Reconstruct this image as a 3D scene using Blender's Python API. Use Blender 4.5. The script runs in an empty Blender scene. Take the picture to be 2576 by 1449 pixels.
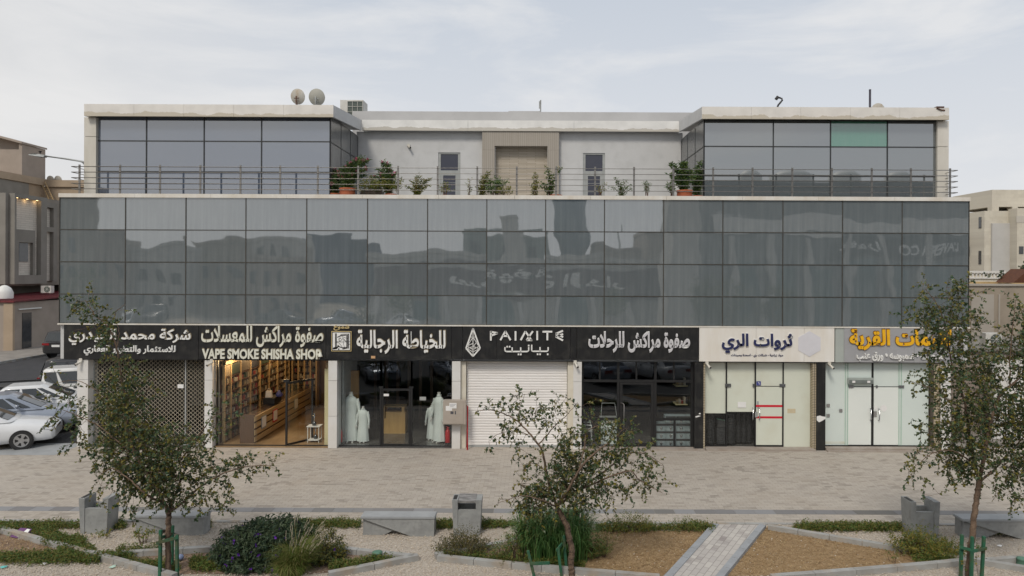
import bpy, bmesh, math, random
from mathutils import Vector, Matrix, noise as mnoise
R = math.radians
sc = bpy.context.scene
col = sc.collection
rnd = random.Random(7)

# ------------------------------------------------------------------ camera, sky, sun, exposure
F, CX, CY, HC, ROLL = 1717.0, 1346.0, 680.0, 6.0, 0.0044     # focal length and principal point in 2576-px units
cd = bpy.data.cameras.new('camera'); cam = bpy.data.objects.new('camera', cd); col.objects.link(cam)
cam.location = (0, 0, HC); cam.rotation_euler = (R(90), -ROLL, 0)
cd.sensor_width = 36; cd.lens = F / 2576 * 36
cd.shift_x = (1288 - CX) / 2576; cd.shift_y = (CY - 724.5) / 2576
cd.clip_start = .1; cd.clip_end = 2000
sc.camera = cam
SUN_EL, SUN_AZ = 48, 200            # behind the camera, a little to the right
world = bpy.data.worlds.new('World'); sc.world = world; world.use_nodes = True
nt = world.node_tree; nt.nodes.clear()
def wn(t, **k):
    n = nt.nodes.new(t)
    for a, b in k.items(): setattr(n, a, b)
    return n
sky = wn('ShaderNodeTexSky', sky_type='NISHITA', sun_disc=False, sun_elevation=R(SUN_EL), sun_rotation=R(SUN_AZ), air_density=1.0, dust_density=3.0, ozone_density=1.0)
tc = wn('ShaderNodeTexCoord'); mp = wn('ShaderNodeMapping'); mp.inputs['Scale'].default_value = (1.0, 1.0, 4.2)
mp.inputs['Location'].default_value = (1.15, .2, .42)
n1 = wn('ShaderNodeTexNoise'); n1.inputs['Scale'].default_value = 2.6; n1.inputs['Detail'].default_value = 9; n1.inputs['Roughness'].default_value = .58
n1.inputs['Distortion'].default_value = .35
r1 = wn('ShaderNodeValToRGB'); r1.color_ramp.elements[0].position = .48; r1.color_ramp.elements[1].position = .66
r1.color_ramp.elements[0].color = (0, 0, 0, 1)
hs = wn('ShaderNodeMix', data_type='RGBA'); hs.inputs[0].default_value = .84
hs.inputs[7].default_value = (5.5, 6.0, 6.7, 1)
sp = wn('ShaderNodeSeparateXYZ'); rz = wn('ShaderNodeMapRange'); rz.inputs[1].default_value = .0; rz.inputs[2].default_value = .45
rz.inputs[3].default_value = 1; rz.inputs[4].default_value = 0
hz = wn('ShaderNodeMix', data_type='RGBA'); hz.inputs[7].default_value = (7.15, 7.2, 7.35, 1)
ml = wn('ShaderNodeMath', operation='MULTIPLY'); ml.inputs[1].default_value = .6
cl = wn('ShaderNodeMix', data_type='RGBA'); cl.inputs[7].default_value = (7.75, 7.7, 7.65, 1)
bg = wn('ShaderNodeBackground'); bg.inputs['Strength'].default_value = .1
wo = wn('ShaderNodeOutputWorld')
L = nt.links.new
L(tc.outputs['Generated'], mp.inputs[0]); L(mp.outputs[0], n1.inputs['Vector']); L(n1.outputs['Fac'], r1.inputs[0])
L(sky.outputs[0], hs.inputs[6]); L(tc.outputs['Generated'], sp.inputs[0]); L(sp.outputs['Z'], rz.inputs[0])
L(rz.outputs[0], hz.inputs[0]); L(hs.outputs[2], hz.inputs[6])
L(r1.outputs[0], ml.inputs[0]); L(ml.outputs[0], cl.inputs[0]); wr = wn('ShaderNodeMapRange'); wr.inputs[1].default_value = -.25; wr.inputs[2].default_value = -.62; wr.inputs[3].default_value = 0; wr.inputs[4].default_value = .75
wm = wn('ShaderNodeMix', data_type='RGBA'); wm.inputs[7].default_value = (6.9, 6.85, 6.8, 1)
L(sp.outputs['X'], wr.inputs[0]); L(wr.outputs[0], wm.inputs[0]); L(hz.outputs[2], wm.inputs[6]); L(wm.outputs[2], cl.inputs[6])
L(cl.outputs[2], bg.inputs[0]); L(bg.outputs[0], wo.inputs[0])
sd = bpy.data.lights.new('sun', 'SUN'); sd.energy = 1.7; sd.angle = R(14); sd.color = (1, .93, .83)
so = bpy.data.objects.new('sun', sd); col.objects.link(so)
so.rotation_euler = (R(90 - SUN_EL), 0, R(180 - SUN_AZ))      # light travels towards +Y, away from the camera
sc.view_settings.view_transform = 'Standard'; sc.view_settings.look = 'None'; sc.view_settings.gamma = 1; sc.view_settings.exposure = .13
sc.cycles.max_bounces = 8; sc.cycles.transparent_max_bounces = 12; sc.cycles.caustics_reflective = False; sc.cycles.caustics_refractive = False

# ------------------------------------------------------------------ photo-to-world helpers
CA, SA = math.cos(ROLL), math.sin(ROLL)
def uv(px, py):
    u, v = px - CX, py - CY
    return u * CA + v * SA, -u * SA + v * CA
def W(px, py, Y):
    u, v = uv(px, py); return Vector((u * Y / F, Y, HC - v * Y / F))
def WX(px, Y, py=680): return uv(px, py)[0] * Y / F
def WZ(py, Y, px=1346): return HC - uv(px, py)[1] * Y / F
def G(px, py, z=0):
    u, v = uv(px, py); Y = (HC - z) * F / v
    return Vector((u * Y / F, Y, z))

# ------------------------------------------------------------------ mesh builder
class MB:
    def __init__(s): s.v = []; s.f = []; s.sm = []
    def add(s, vs, fs, smooth=False):
        b = len(s.v); s.v += [tuple(p) for p in vs]
        s.f += [tuple(i + b for i in f) for f in fs]; s.sm += [smooth] * len(fs)
        return s
    def box(s, x0, x1, y0, y1, z0, z1):
        return s.add([(x0,y0,z0),(x1,y0,z0),(x1,y1,z0),(x0,y1,z0),(x0,y0,z1),(x1,y0,z1),(x1,y1,z1),(x0,y1,z1)],
                     [(0,3,2,1),(4,5,6,7),(0,1,5,4),(1,2,6,5),(2,3,7,6),(3,0,4,7)])
    def obox(s, c, ax, ay, az, hx, hy, hz):
        c = Vector(c); vs = []
        for k in (-1, 1):
            for a, b in ((-1,-1),(1,-1),(1,1),(-1,1)):
                vs.append(c + ax * (a*hx) + ay * (b*hy) + az * (k*hz))
        return s.add(vs, [(0,3,2,1),(4,5,6,7),(0,1,5,4),(1,2,6,5),(2,3,7,6),(3,0,4,7)])
    def bar(s, p, q, w, h, up=Vector((0,0,1))):
        p, q = Vector(p), Vector(q); ax = (q - p).normalized(); ay = up.cross(ax)
        if ay.length < 1e-4: ay = Vector((1,0,0))
        ay.normalize(); az = ax.cross(ay)
        return s.obox((p+q)/2, ax, ay, az, (q-p).length/2, w/2, h/2)
    def quad(s, a, b, c, d): return s.add([a,b,c,d], [(0,1,2,3)])
    def poly(s, pts): return s.add(pts, [tuple(range(len(pts)))])
    def prism(s, pts, d):                       # planar polygon pushed along vector d
        n = len(pts); d = Vector(d); pts = [Vector(p) for p in pts]
        fs = [tuple(range(n))[::-1], tuple(range(n, 2*n))] + [(i, (i+1)%n, n+(i+1)%n, n+i) for i in range(n)]
        return s.add(pts + [p + d for p in pts], fs)
    def tube(s, pts, rs, n=8, caps=True, smooth=True):
        pts = [Vector(p) for p in pts]
        if not isinstance(rs, (list, tuple)): rs = [rs] * len(pts)
        vs = []; up = None
        for i, p in enumerate(pts):
            t = (pts[min(i+1, len(pts)-1)] - pts[max(i-1, 0)])
            if t.length < 1e-6: t = Vector((0,0,1))
            t.normalize()
            if up is None: up = Vector((1,0,0)) if abs(t.x) < .8 else Vector((0,1,0))
            a = t.cross(up); 
            if a.length < 1e-4: a = t.orthogonal()
            a.normalize(); b = t.cross(a); up = b.cross(t)
            for k in range(n):
                g = 2*math.pi*k/n; vs.append(p + (a*math.cos(g) + b*math.sin(g)) * rs[i])
        fs = []
        for i in range(len(pts)-1):
            for k in range(n): fs.append((i*n+k, i*n+(k+1)%n, (i+1)*n+(k+1)%n, (i+1)*n+k))
        s.add(vs, fs, smooth)
        if caps: s.add(vs[:n], [tuple(range(n))[::-1]]); s.add(vs[-n:], [tuple(range(n))])
        return s
    def lathe(s, prof, c=(0,0,0), n=20, sx=1, sy=1, smooth=True, mod=None):
        vs = []; c = Vector(c)
        for (r, z) in prof:
            for k in range(n):
                g = 2*math.pi*k/n; m = mod(g, z) if mod else 1
                vs.append(c + Vector((r*sx*m*math.cos(g), r*sy*m*math.sin(g), z)))
        fs = [(i*n+k, i*n+(k+1)%n, (i+1)*n+(k+1)%n, (i+1)*n+k) for i in range(len(prof)-1) for k in range(n)]
        s.add(vs, fs, smooth)
        s.add(vs[:n], [tuple(range(n))[::-1]]); s.add(vs[-n:], [tuple(range(n))])
        return s
    def mesh(s, name):
        me = bpy.data.meshes.new(name); me.from_pydata(s.v, [], s.f)
        me.polygons.foreach_set('use_smooth', s.sm); me.update(); return me
    def build(s, name, mat, parent=None, loc=None, bevel=0):
        me = s.mesh(name)
        if bevel:
            bm = bmesh.new(); bm.from_mesh(me)
            bmesh.ops.remove_doubles(bm, verts=bm.verts, dist=1e-5)
            bmesh.ops.bevel(bm, geom=[e for e in bm.edges if e.calc_face_angle(0) > .5], offset=bevel, segments=2, affect='EDGES', clamp_overlap=True)
            bm.to_mesh(me); bm.free()
        me.materials.append(mat)
        return link(name, me, parent, loc)
def link(name, me, parent=None, loc=None):
    o = bpy.data.objects.new(name, me); col.objects.link(o)
    if loc is not None: o.location = loc
    if parent: adopt(o, parent)
    return o
def base_of(p):
    v = Vector(p.location)
    while p.parent: p = p.parent; v = v + Vector(p.location)
    return v
def adopt(o, parent):                # shapes drawn in world coordinates hang under an unrotated parent
    r = parent
    while r.parent: r = r.parent
    o.parent = parent
    if not r.get('_local'): o.location = Vector(o.location) - base_of(parent)
def tag(o, label=None, cat=None, group=None, kind=None):
    if label: o['label'] = label
    if cat: o['category'] = cat
    if group: o['group'] = group
    if kind: o['kind'] = kind
    return o
LOCALS = []
def thing(name, label, cat, loc=(0,0,0), rz=0, group=None, local=False):
    o = bpy.data.objects.new(name, None); col.objects.link(o); o.location = loc; o.rotation_euler = (0,0,rz)
    o.empty_display_size = .2
    if local: o['_local'] = 1; LOCALS.append(o)      # its parts are drawn round its own origin
    return tag(o, label, cat, group)
def dup(root, loc, rz=None, label=None, group=None):
    def cp(o, parent):
        c = o.copy(); col.objects.link(c); c.parent = parent
        for ch in list(o.children): cp(ch, c)
        return c
    r = cp(root, None); r.location = loc
    if rz is not None: r.rotation_euler = (0,0,rz)
    if label: r['label'] = label
    if group: r['group'] = group
    return r

# ------------------------------------------------------------------ materials
def nodes(name):
    m = bpy.data.materials.new(name); m.use_nodes = True; t = m.node_tree; t.nodes.clear()
    out = t.nodes.new('ShaderNodeOutputMaterial'); return m, t, out
def nd(t, typ, ins=None, **k):
    n = t.nodes.new(typ)
    for a, b in k.items(): setattr(n, a, b)
    for a, b in (ins or {}).items(): n.inputs[a].default_value = b
    return n
def c4(c): return (c[0], c[1], c[2], 1)
def ramp(t, pts):
    n = t.nodes.new('ShaderNodeValToRGB'); e = n.color_ramp.elements
    while len(e) < len(pts): e.new(.5)
    for i, (p, c) in enumerate(pts): e[i].position = p; e[i].color = c4(c)
    return n
def M(name, c1, c2=None, scale=4, rough=.8, bump=0, bscale=None, metal=0, spec=.5, stretch=(1,1,1), lo=.35, hi=.65, c3=None, s3=30, a3=.5, coat=0, detail=6):
    """plain procedural surface: two colours mixed by noise, optional fine speckle, optional bump"""
    m, t, out = nodes(name); l = t.links.new
    b = nd(t, 'ShaderNodeBsdfPrincipled', {'Roughness': rough, 'Metallic': metal, 'Specular IOR Level': spec, 'Coat Weight': coat})
    tc = nd(t, 'ShaderNodeTexCoord'); mp = nd(t, 'ShaderNodeMapping'); mp.inputs['Scale'].default_value = stretch
    l(tc.outputs['Object'], mp.inputs[0])
    n = nd(t, 'ShaderNodeTexNoise', {'Scale': scale, 'Detail': detail, 'Roughness': .6}); l(mp.outputs[0], n.inputs['Vector'])
    rp = ramp(t, [(lo, c1), (hi, c2 or tuple(x*.88 for x in c1))]); l(n.outputs['Fac'], rp.inputs[0]); last = rp.outputs[0]
    if c3:
        n3 = nd(t, 'ShaderNodeTexNoise', {'Scale': s3, 'Detail': 3}); l(tc.outputs['Object'], n3.inputs['Vector'])
        r3 = ramp(t, [(.5, (0,0,0)), (.68, (a3,a3,a3))]); l(n3.outputs['Fac'], r3.inputs[0])
        mx = nd(t, 'ShaderNodeMix', data_type='RGBA'); mx.inputs[7].default_value = c4(c3)
        l(r3.outputs[0], mx.inputs[0]); l(last, mx.inputs[6]); last = mx.outputs[2]
    l(last, b.inputs['Base Color'])
    if bump:
        nb = nd(t, 'ShaderNodeTexNoise', {'Scale': bscale or scale*6, 'Detail': 6}); l(tc.outputs['Object'], nb.inputs['Vector'])
        bp = nd(t, 'ShaderNodeBump', {'Strength': bump, 'Distance': .02}); l(nb.outputs['Fac'], bp.inputs['Height']); l(bp.outputs[0], b.inputs['Normal'])
    l(b.outputs[0], out.inputs[0]); return m
def M_island(name, cols, rough=.6, trans=0, spec=.4):
    """each loose piece (leaf, blade, pebble, box) takes its own colour"""
    m, t, out = nodes(name); l = t.links.new
    g = nd(t, 'ShaderNodeNewGeometry'); k = len(cols)
    rp = ramp(t, [(i/k, c) for i, c in enumerate(cols)]); rp.color_ramp.interpolation = 'CONSTANT' if k > 6 else 'LINEAR'
    l(g.outputs['Random Per Island'], rp.inputs[0])
    b = nd(t, 'ShaderNodeBsdfPrincipled', {'Roughness': rough, 'Specular IOR Level': spec}); l(rp.outputs[0], b.inputs['Base Color']); last = b.outputs[0]
    if trans:
        tr = nd(t, 'ShaderNodeBsdfTranslucent'); l(rp.outputs[0], tr.inputs[0])
        mx = nd(t, 'ShaderNodeMixShader', {0: trans}); l(last, mx.inputs[1]); l(tr.outputs[0], mx.inputs[2]); last = mx.outputs[0]
    l(last, out.inputs[0]); return m
def M_glow(name, c, s):
    m, t, out = nodes(name); e = nd(t, 'ShaderNodeEmission', {'Strength': s}); e.inputs[0].default_value = c4(c); t.links.new(e.outputs[0], out.inputs[0]); return m
def M_facade(name, base, ior, dust, dustc, warp=.35, wscale=.8):
    """coated facade glass: dark, strongly mirroring, slightly warped, with dried dust runs"""
    m, t, out = nodes(name); l = t.links.new
    tc = nd(t, 'ShaderNodeTexCoord'); oi = nd(t, 'ShaderNodeObjectInfo')
    mp = nd(t, 'ShaderNodeMapping'); mp.inputs['Scale'].default_value = (3.2, 3.2, .22); l(tc.outputs['Object'], mp.inputs[0])
    n = nd(t, 'ShaderNodeTexNoise', {'Scale': 1.6, 'Detail': 11, 'Roughness': .62}); l(mp.outputs[0], n.inputs['Vector'])
    rp = ramp(t, [(.36, (0,0,0)), (.5, (.35,.35,.35)), (.74, (1,1,1))]); l(n.outputs['Fac'], rp.inputs[0])
    big = nd(t, 'ShaderNodeTexNoise', {'Scale': .9, 'Detail': 5}); l(tc.outputs['Object'], big.inputs['Vector'])
    mm = nd(t, 'ShaderNodeMath', operation='MULTIPLY'); l(rp.outputs[0], mm.inputs[0]); l(big.outputs['Fac'], mm.inputs[1])
    m2 = nd(t, 'ShaderNodeMath', {1: dust}, operation='MULTIPLY'); l(mm.outputs[0], m2.inputs[0])
    mix = nd(t, 'ShaderNodeMix', data_type='RGBA'); mix.inputs[6].default_value = c4(base); mix.inputs[7].default_value = c4(dustc); l(m2.outputs[0], mix.inputs[0])
    b = nd(t, 'ShaderNodeBsdfPrincipled', {'Roughness': .02, 'IOR': ior}); l(mix.outputs[2], b.inputs['Base Color'])
    off = nd(t, 'ShaderNodeVectorMath', operation='MULTIPLY_ADD'); off.inputs[1].default_value = (1, 1, 1)
    sc_ = nd(t, 'ShaderNodeMath', {1: 50.0}, operation='MULTIPLY'); l(oi.outputs['Random'], sc_.inputs[0])
    l(tc.outputs['Object'], off.inputs[0]); l(sc_.outputs[0], off.inputs[2])
    wv = nd(t, 'ShaderNodeTexNoise', {'Scale': wscale, 'Detail': 1.5, 'Roughness': .35}); l(off.outputs[0], wv.inputs['Vector'])
    bp = nd(t, 'ShaderNodeBump', {'Strength': 1, 'Distance': .012 * warp}); l(wv.outputs['Fac'], bp.inputs['Height']); l(bp.outputs[0], b.inputs['Normal'])
    l(b.outputs[0], out.inputs[0]); return m
def M_pane(name, tint=(.8,.85,.83), f=.09):
    m, t, out = nodes(name); l = t.links.new
    tr = nd(t, 'ShaderNodeBsdfTransparent'); tr.inputs[0].default_value = c4(tint)
    gl = nd(t, 'ShaderNodeBsdfGlossy', {'Roughness': .015}); gl.inputs[0].default_value = (.9,.95,1,1)
    lw = nd(t, 'ShaderNodeFresnel', {'IOR': 1.6}); a0 = nd(t, 'ShaderNodeMath', {1: f}, operation='ADD'); l(lw.outputs[0], a0.inputs[0])
    ge = nd(t, 'ShaderNodeNewGeometry'); iv = nd(t, 'ShaderNodeMath', {0: 1.0}, operation='SUBTRACT'); l(ge.outputs['Backfacing'], iv.inputs[1])
    ad = nd(t, 'ShaderNodeMath', operation='MULTIPLY'); l(a0.outputs[0], ad.inputs[0]); l(iv.outputs[0], ad.inputs[1])
    mx = nd(t, 'ShaderNodeMixShader'); l(ad.outputs[0], mx.inputs[0]); l(tr.outputs[0], mx.inputs[1]); l(gl.outputs[0], mx.inputs[2])
    l(mx.outputs[0], out.inputs[0]); return m
def M_brick(name, c1, c2, cm, bw, rh, mortar=.012, rough=.85, bias=-.5, dirt=None, rot=0, off=.5, plane='XY', dark=None, dlo=.5, dhi=.72, bump=.3):
    m, t, out = nodes(name); l = t.links.new
    tc = nd(t, 'ShaderNodeTexCoord'); mp = nd(t, 'ShaderNodeMapping')
    mp.inputs['Rotation'].default_value = (0, 0, rot) if plane == 'XY' else (R(90), 0, 0) if plane == 'XZ' else (R(90), 0, R(90))
    if plane == 'XZ': mp.inputs['Rotation'].default_value = (R(-90), 0, 0)
    if plane == 'YZ':
        sx = nd(t, 'ShaderNodeSeparateXYZ'); cx = nd(t, 'ShaderNodeCombineXYZ'); l(tc.outputs['Object'], sx.inputs[0])
        l(sx.outputs['Y'], cx.inputs['X']); l(sx.outputs['Z'], cx.inputs['Y']); vec = cx.outputs[0]
    elif plane == 'XZ':
        sx = nd(t, 'ShaderNodeSeparateXYZ'); cx = nd(t, 'ShaderNodeCombineXYZ'); l(tc.outputs['Object'], sx.inputs[0])
        l(sx.outputs['X'], cx.inputs['X']); l(sx.outputs['Z'], cx.inputs['Y']); vec = cx.outputs[0]
    else: l(tc.outputs['Object'], mp.inputs[0]); vec = mp.outputs[0]
    br = nd(t, 'ShaderNodeTexBrick', {'Scale': 1, 'Mortar Size': mortar*.5, 'Mortar Smooth': .2, 'Bias': bias, 'Brick Width': bw, 'Row Height': rh}, offset=off)
    br.inputs['Color1'].default_value = c4(c1); br.inputs['Color2'].default_value = c4(c2); br.inputs['Mortar'].default_value = c4(cm)
    l(vec, br.inputs['Vector']); last = br.outputs['Color']
    if dark:                                     # a few odd stones in another colour
        ns = nd(t, 'ShaderNodeVectorMath', operation='DIVIDE'); ns.inputs[1].default_value = (bw, rh, 1); l(vec, ns.inputs[0])
        sx2 = nd(t, 'ShaderNodeSeparateXYZ'); l(ns.outputs[0], sx2.inputs[0])
        fy = nd(t, 'ShaderNodeMath', operation='FLOOR'); l(sx2.outputs['Y'], fy.inputs[0])
        md = nd(t, 'ShaderNodeMath', {1: 2.0}, operation='FLOORED_MODULO'); l(fy.outputs[0], md.inputs[0])
        hf = nd(t, 'ShaderNodeMath', {1: off, 2: 0}, operation='MULTIPLY_ADD'); l(md.outputs[0], hf.inputs[0]); hf.inputs[1].default_value = -off
        l(sx2.outputs['X'], hf.inputs[2])
        fx = nd(t, 'ShaderNodeMath', operation='FLOOR'); l(hf.outputs[0], fx.inputs[0])
        cb = nd(t, 'ShaderNodeCombineXYZ'); l(fx.outputs[0], cb.inputs[0]); l(fy.outputs[0], cb.inputs[1])
        wn_ = nd(t, 'ShaderNodeTexWhiteNoise', noise_dimensions='2D'); l(cb.outputs[0], wn_.inputs['Vector'])
        big = nd(t, 'ShaderNodeTexNoise', {'Scale': .9, 'Detail': 6, 'Roughness': .7}); l(vec, big.inputs['Vector'])
        sm = nd(t, 'ShaderNodeMath', operation='ADD'); l(wn_.outputs['Value'], sm.inputs[0]); l(big.outputs['Fac'], sm.inputs[1])
        st = nd(t, 'ShaderNodeMapRange', {1: 1.22, 2: 1.55, 3: 0.0, 4: .62}); l(sm.outputs[0], st.inputs[0])
        mx = nd(t, 'ShaderNodeMix', data_type='RGBA'); l(st.outputs[0], mx.inputs[0]); l(last, mx.inputs[6]); mx.inputs[7].default_value = c4(dark); last = mx.outputs[2]
    if dirt:
        n = nd(t, 'ShaderNodeTexNoise', {'Scale': .8, 'Detail': 7, 'Roughness': .65}); l(vec, n.inputs['Vector'])
        rp = ramp(t, [(dlo, (0,0,0)), (dhi, (.6,.6,.6))]); l(n.outputs['Fac'], rp.inputs[0])
        mx = nd(t, 'ShaderNodeMix', data_type='RGBA'); l(rp.outputs[0], mx.inputs[0]); l(last, mx.inputs[6]); mx.inputs[7].default_value = c4(dirt); last = mx.outputs[2]
    b = nd(t, 'ShaderNodeBsdfPrincipled', {'Roughness': rough, 'Specular IOR Level': .3}); l(last, b.inputs['Base Color'])
    if bump:
        bp = nd(t, 'ShaderNodeBump', {'Strength': bump, 'Distance': .01}); bp.invert = True; l(br.outputs['Fac'], bp.inputs['Height']); l(bp.outputs[0], b.inputs['Normal'])
    l(b.outputs[0], out.inputs[0]); return m
def M_stain(name, c, cs, edge_z, amp, rough=.6, streak=None):
    """painted panel whose lower part carries a ragged wash of old dirt, height edge_z +- amp (object Z)"""
    m, t, out = nodes(name); l = t.links.new
    tc = nd(t, 'ShaderNodeTexCoord'); sx = nd(t, 'ShaderNodeSeparateXYZ'); l(tc.outputs['Object'], sx.inputs[0])
    mp = nd(t, 'ShaderNodeMapping'); mp.inputs['Scale'].default_value = (1, 1, .12); l(tc.outputs['Object'], mp.inputs[0])
    n = nd(t, 'ShaderNodeTexNoise', {'Scale': 1.1, 'Detail': 9, 'Roughness': .62}); l(mp.outputs[0], n.inputs['Vector'])
    ma = nd(t, 'ShaderNodeMath', {1: amp*2}, operation='MULTIPLY'); l(n.outputs['Fac'], ma.inputs[0])
    sb = nd(t, 'ShaderNodeMath', operation='SUBTRACT'); l(ma.outputs[0], sb.inputs[0]); l(sx.outputs['Z'], sb.inputs[1])
    mr = nd(t, 'ShaderNodeMapRange', {1: amp - edge_z - .012, 2: amp - edge_z + .012, 3: 0.0, 4: 1.0}); l(sb.outputs[0], mr.inputs[0])
    n2 = nd(t, 'ShaderNodeTexNoise', {'Scale': 2, 'Detail': 6}); l(tc.outputs['Object'], n2.inputs['Vector'])
    rp = ramp(t, [(.4, c), (.7, tuple(x*.86 for x in c))]); l(n2.outputs['Fac'], rp.inputs[0])
    mx = nd(t, 'ShaderNodeMix', data_type='RGBA'); l(mr.outputs[0], mx.inputs[0]); l(rp.outputs[0], mx.inputs[6]); mx.inputs[7].default_value = c4(cs)
    b = nd(t, 'ShaderNodeBsdfPrincipled', {'Roughness': rough}); l(mx.outputs[2], b.inputs['Base Color']); l(b.outputs[0], out.inputs[0]); return m

m_white = M('white_panel', (.66,.63,.57), (.56,.53,.46), 1.5, .5, stretch=(1,1,.3))
m_fascia = M_stain('fascia_panel', (.74,.71,.66), (.53,.48,.39), 11.36, .24, .5)
m_fascia_back = M_stain('fascia_panel_back', (.78,.77,.74), (.52,.49,.43), 11.66, .2, .5)
m_wall = M('grey_render', (.565,.565,.56), (.525,.525,.52), 1.2, .85, .15, 60, c3=(.40,.40,.39), s3=3, a3=.25)
m_parapet = M('parapet_render', (.52,.515,.51), (.46,.455,.45), .8, .85, .15, 50)
m_coping = M('coping_metal', (.72,.70,.65), (.62,.57,.49), 2, .45, stretch=(1,1,.4))
m_mull = M('mullion', (.05,.055,.055), (.035,.035,.035), 6, .45, metal=.3)
m_facade = M_facade('facade_glass', (.120,.142,.152), 2.72, .8, (.245,.27,.275), .8, .7)
m_wing_l = M_facade('wing_glass_left', (.075,.097,.14), 3.0, .12, (.15,.16,.17), .12, .35)
m_wing_r = M_facade('wing_glass_right', (.095,.112,.12), 3.1, .12, (.16,.17,.17), .12, .35)
m_wing_green = M_facade('wing_glass_green', (.075,.235,.17), 2.4, .3, (.2,.3,.26), .12, .35)
m_side = M('side_cladding', (.16,.165,.165), (.13,.13,.13), 2, .25, spec=.8)
m_steel = M('brushed_steel', (.30,.285,.26), (.23,.215,.20), 20, .35, metal=.85)
m_black = M('black_panel', (.012,.012,.013), (.02,.02,.02), 3, .35, stretch=(4,4,.5), c3=(.06,.057,.05), s3=4, a3=.35)
m_black2 = M('black_frame', (.012,.012,.013), (.02,.02,.02), 8, .4)
m_sign_white = M('cream_sign', (.76,.735,.69), (.69,.645,.57), 1.2, .5, stretch=(2,2,.5))
m_sign_grey = M('grey_sign', (.34,.34,.35), (.31,.31,.315), 2, .5)
m_greenish = M('greenish_filler', (.38,.41,.38), (.35,.38,.36), 3, .6)
m_letter = M('white_letter', (.80,.80,.78), (.72,.71,.68), 6, .45)
m_letter_cream = M('cream_letter', (.72,.72,.63), (.66,.65,.55), 6, .45)
m_letter_rim = M('letter_edge', (.30,.25,.16), (.22,.18,.12), 6, .5)
m_letter_gold = M('gold_letter', (.62,.49,.24), (.55,.42,.2), 6, .45)
m_letter_yellow = M('yellow_letter', (.83,.47,.02), (.78,.40,.01), 4, .35)
m_letter_brown = M('brown_edge', (.16,.06,.015), (.12,.04,.01), 4, .5)
m_navy = M('navy_letter', (.025,.03,.10), (.02,.025,.08), 4, .4)
m_pillar = M('pillar_tile', (.68,.67,.65), (.62,.60,.56), 1.5, .45)
m_cream = M('cream_paint', (.66,.62,.53), (.58,.53,.43), 2, .7)
m_shutter = M('shutter_slat', (.80,.78,.76), (.72,.69,.66), 1.2, .45, stretch=(.4,1,2))
m_lattice = M('lattice_wire', (.56,.51,.40), (.46,.41,.31), 10, .5)
m_pane = M_pane('shop_glass', (.95,.965,.96), .03)
m_pane_thin = M_pane('clear_glass', (.97,.98,.975), .0)
m_frost_c = M('frosted_cream', (.66,.68,.58), (.61,.64,.55), .7, .12, spec=.5, c3=(.58,.56,.44), s3=1.4, a3=.35)
m_frost_g = M('frosted_green', (.66,.72,.68), (.62,.69,.655), .7, .10, spec=.6)
m_frost_w = M('frosted_white', (.75,.78,.74), (.71,.745,.705), .8, .12, spec=.5)
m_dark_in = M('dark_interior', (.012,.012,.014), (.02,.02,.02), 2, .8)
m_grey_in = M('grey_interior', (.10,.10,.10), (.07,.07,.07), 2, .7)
m_floor_in = M('interior_tile', (.12,.115,.105), (.09,.085,.08), 2, .25)
m_wood_dark = M('dark_walnut', (.13,.075,.045), (.09,.05,.03), 3, .5, stretch=(8,8,.6))
m_wood_lt = M('light_oak', (.50,.36,.19), (.42,.29,.15), 3, .5, stretch=(.6,.6,10))
m_wood_or = M('orange_wood', (.42,.23,.07), (.36,.19,.05), 3, .45, stretch=(8,8,.5))
m_wood_desk = M('beech_desk', (.60,.37,.13), (.52,.31,.10), 2, .45, stretch=(6,6,.6))
m_vape_floor = M('brown_floor', (.30,.20,.105), (.20,.13,.065), 1.2, .35, stretch=(3,.8,1))
m_cream_blind = M('cream_blind', (.62,.55,.33), (.56,.49,.28), 1.5, .7)
m_robe = M('white_robe', (.74,.78,.74), (.68,.72,.68), 3, .8)
m_skin = M('mannequin_white', (.72,.70,.66), (.66,.64,.6), 4, .5)
m_red = M('red_paint', (.55,.012,.018), (.42,.01,.015), 5, .35)
m_redtape = M('red_tape', (.62,.01,.03), (.55,.01,.03), 5, .4)
m_meter = M('meter_box_beige', (.40,.35,.30), (.36,.31,.26), 3, .55)
m_paper = M('paper', (.78,.77,.75), (.72,.71,.69), 6, .7)
m_ink = M('dark_ink', (.05,.05,.06), (.08,.08,.09), 20, .6)
m_terra = M('terracotta', (.50,.145,.06), (.42,.115,.05), 4, .7, .2, 40)
m_metalbox = M('grey_metal_box', (.34,.40,.41), (.28,.34,.35), 6, .35, metal=.2)
m_pot_black = M('black_plastic', (.028,.028,.03), (.045,.045,.045), 8, .5)
m_plastic_w = M('white_plastic', (.72,.72,.69), (.66,.66,.62), 4, .5)
m_blue_sign = M('blue_plate', (.06,.07,.27), (.05,.06,.22), 4, .4)
m_conc = M('bare_concrete', (.33,.335,.325), (.25,.255,.25), 3, .85, .3, 60, c3=(.19,.19,.185), s3=9, a3=.4)
m_conc_top = M('smooth_concrete', (.34,.35,.355), (.28,.29,.295), 2.2, .7, .15, 60)
m_kerb = M('kerb_stone', (.36,.36,.345), (.28,.27,.25), 3, .85, .3, 50, c3=(.34,.25,.16), s3=2, a3=.6)
m_green_stake = M('green_painted_wood', (.03,.14,.075), (.022,.10,.055), 6, .6, .3, 30, stretch=(1,1,.3), c3=(.14,.08,.03), s3=5, a3=.5)
m_bark = M('bark', (.22,.15,.10), (.12,.08,.055), 8, .9, .8, 40, stretch=(1,1,.35))
m_bark_dark = M('dark_twig', (.15,.10,.07), (.10,.065,.045), 8, .9)
m_leaf = M_island('tree_leaf', [(.036,.072,.036), (.054,.098,.044), (.076,.118,.050), (.098,.132,.052), (.12,.142,.046), (.20,.17,.032)], .42, .3, .45)
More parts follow.
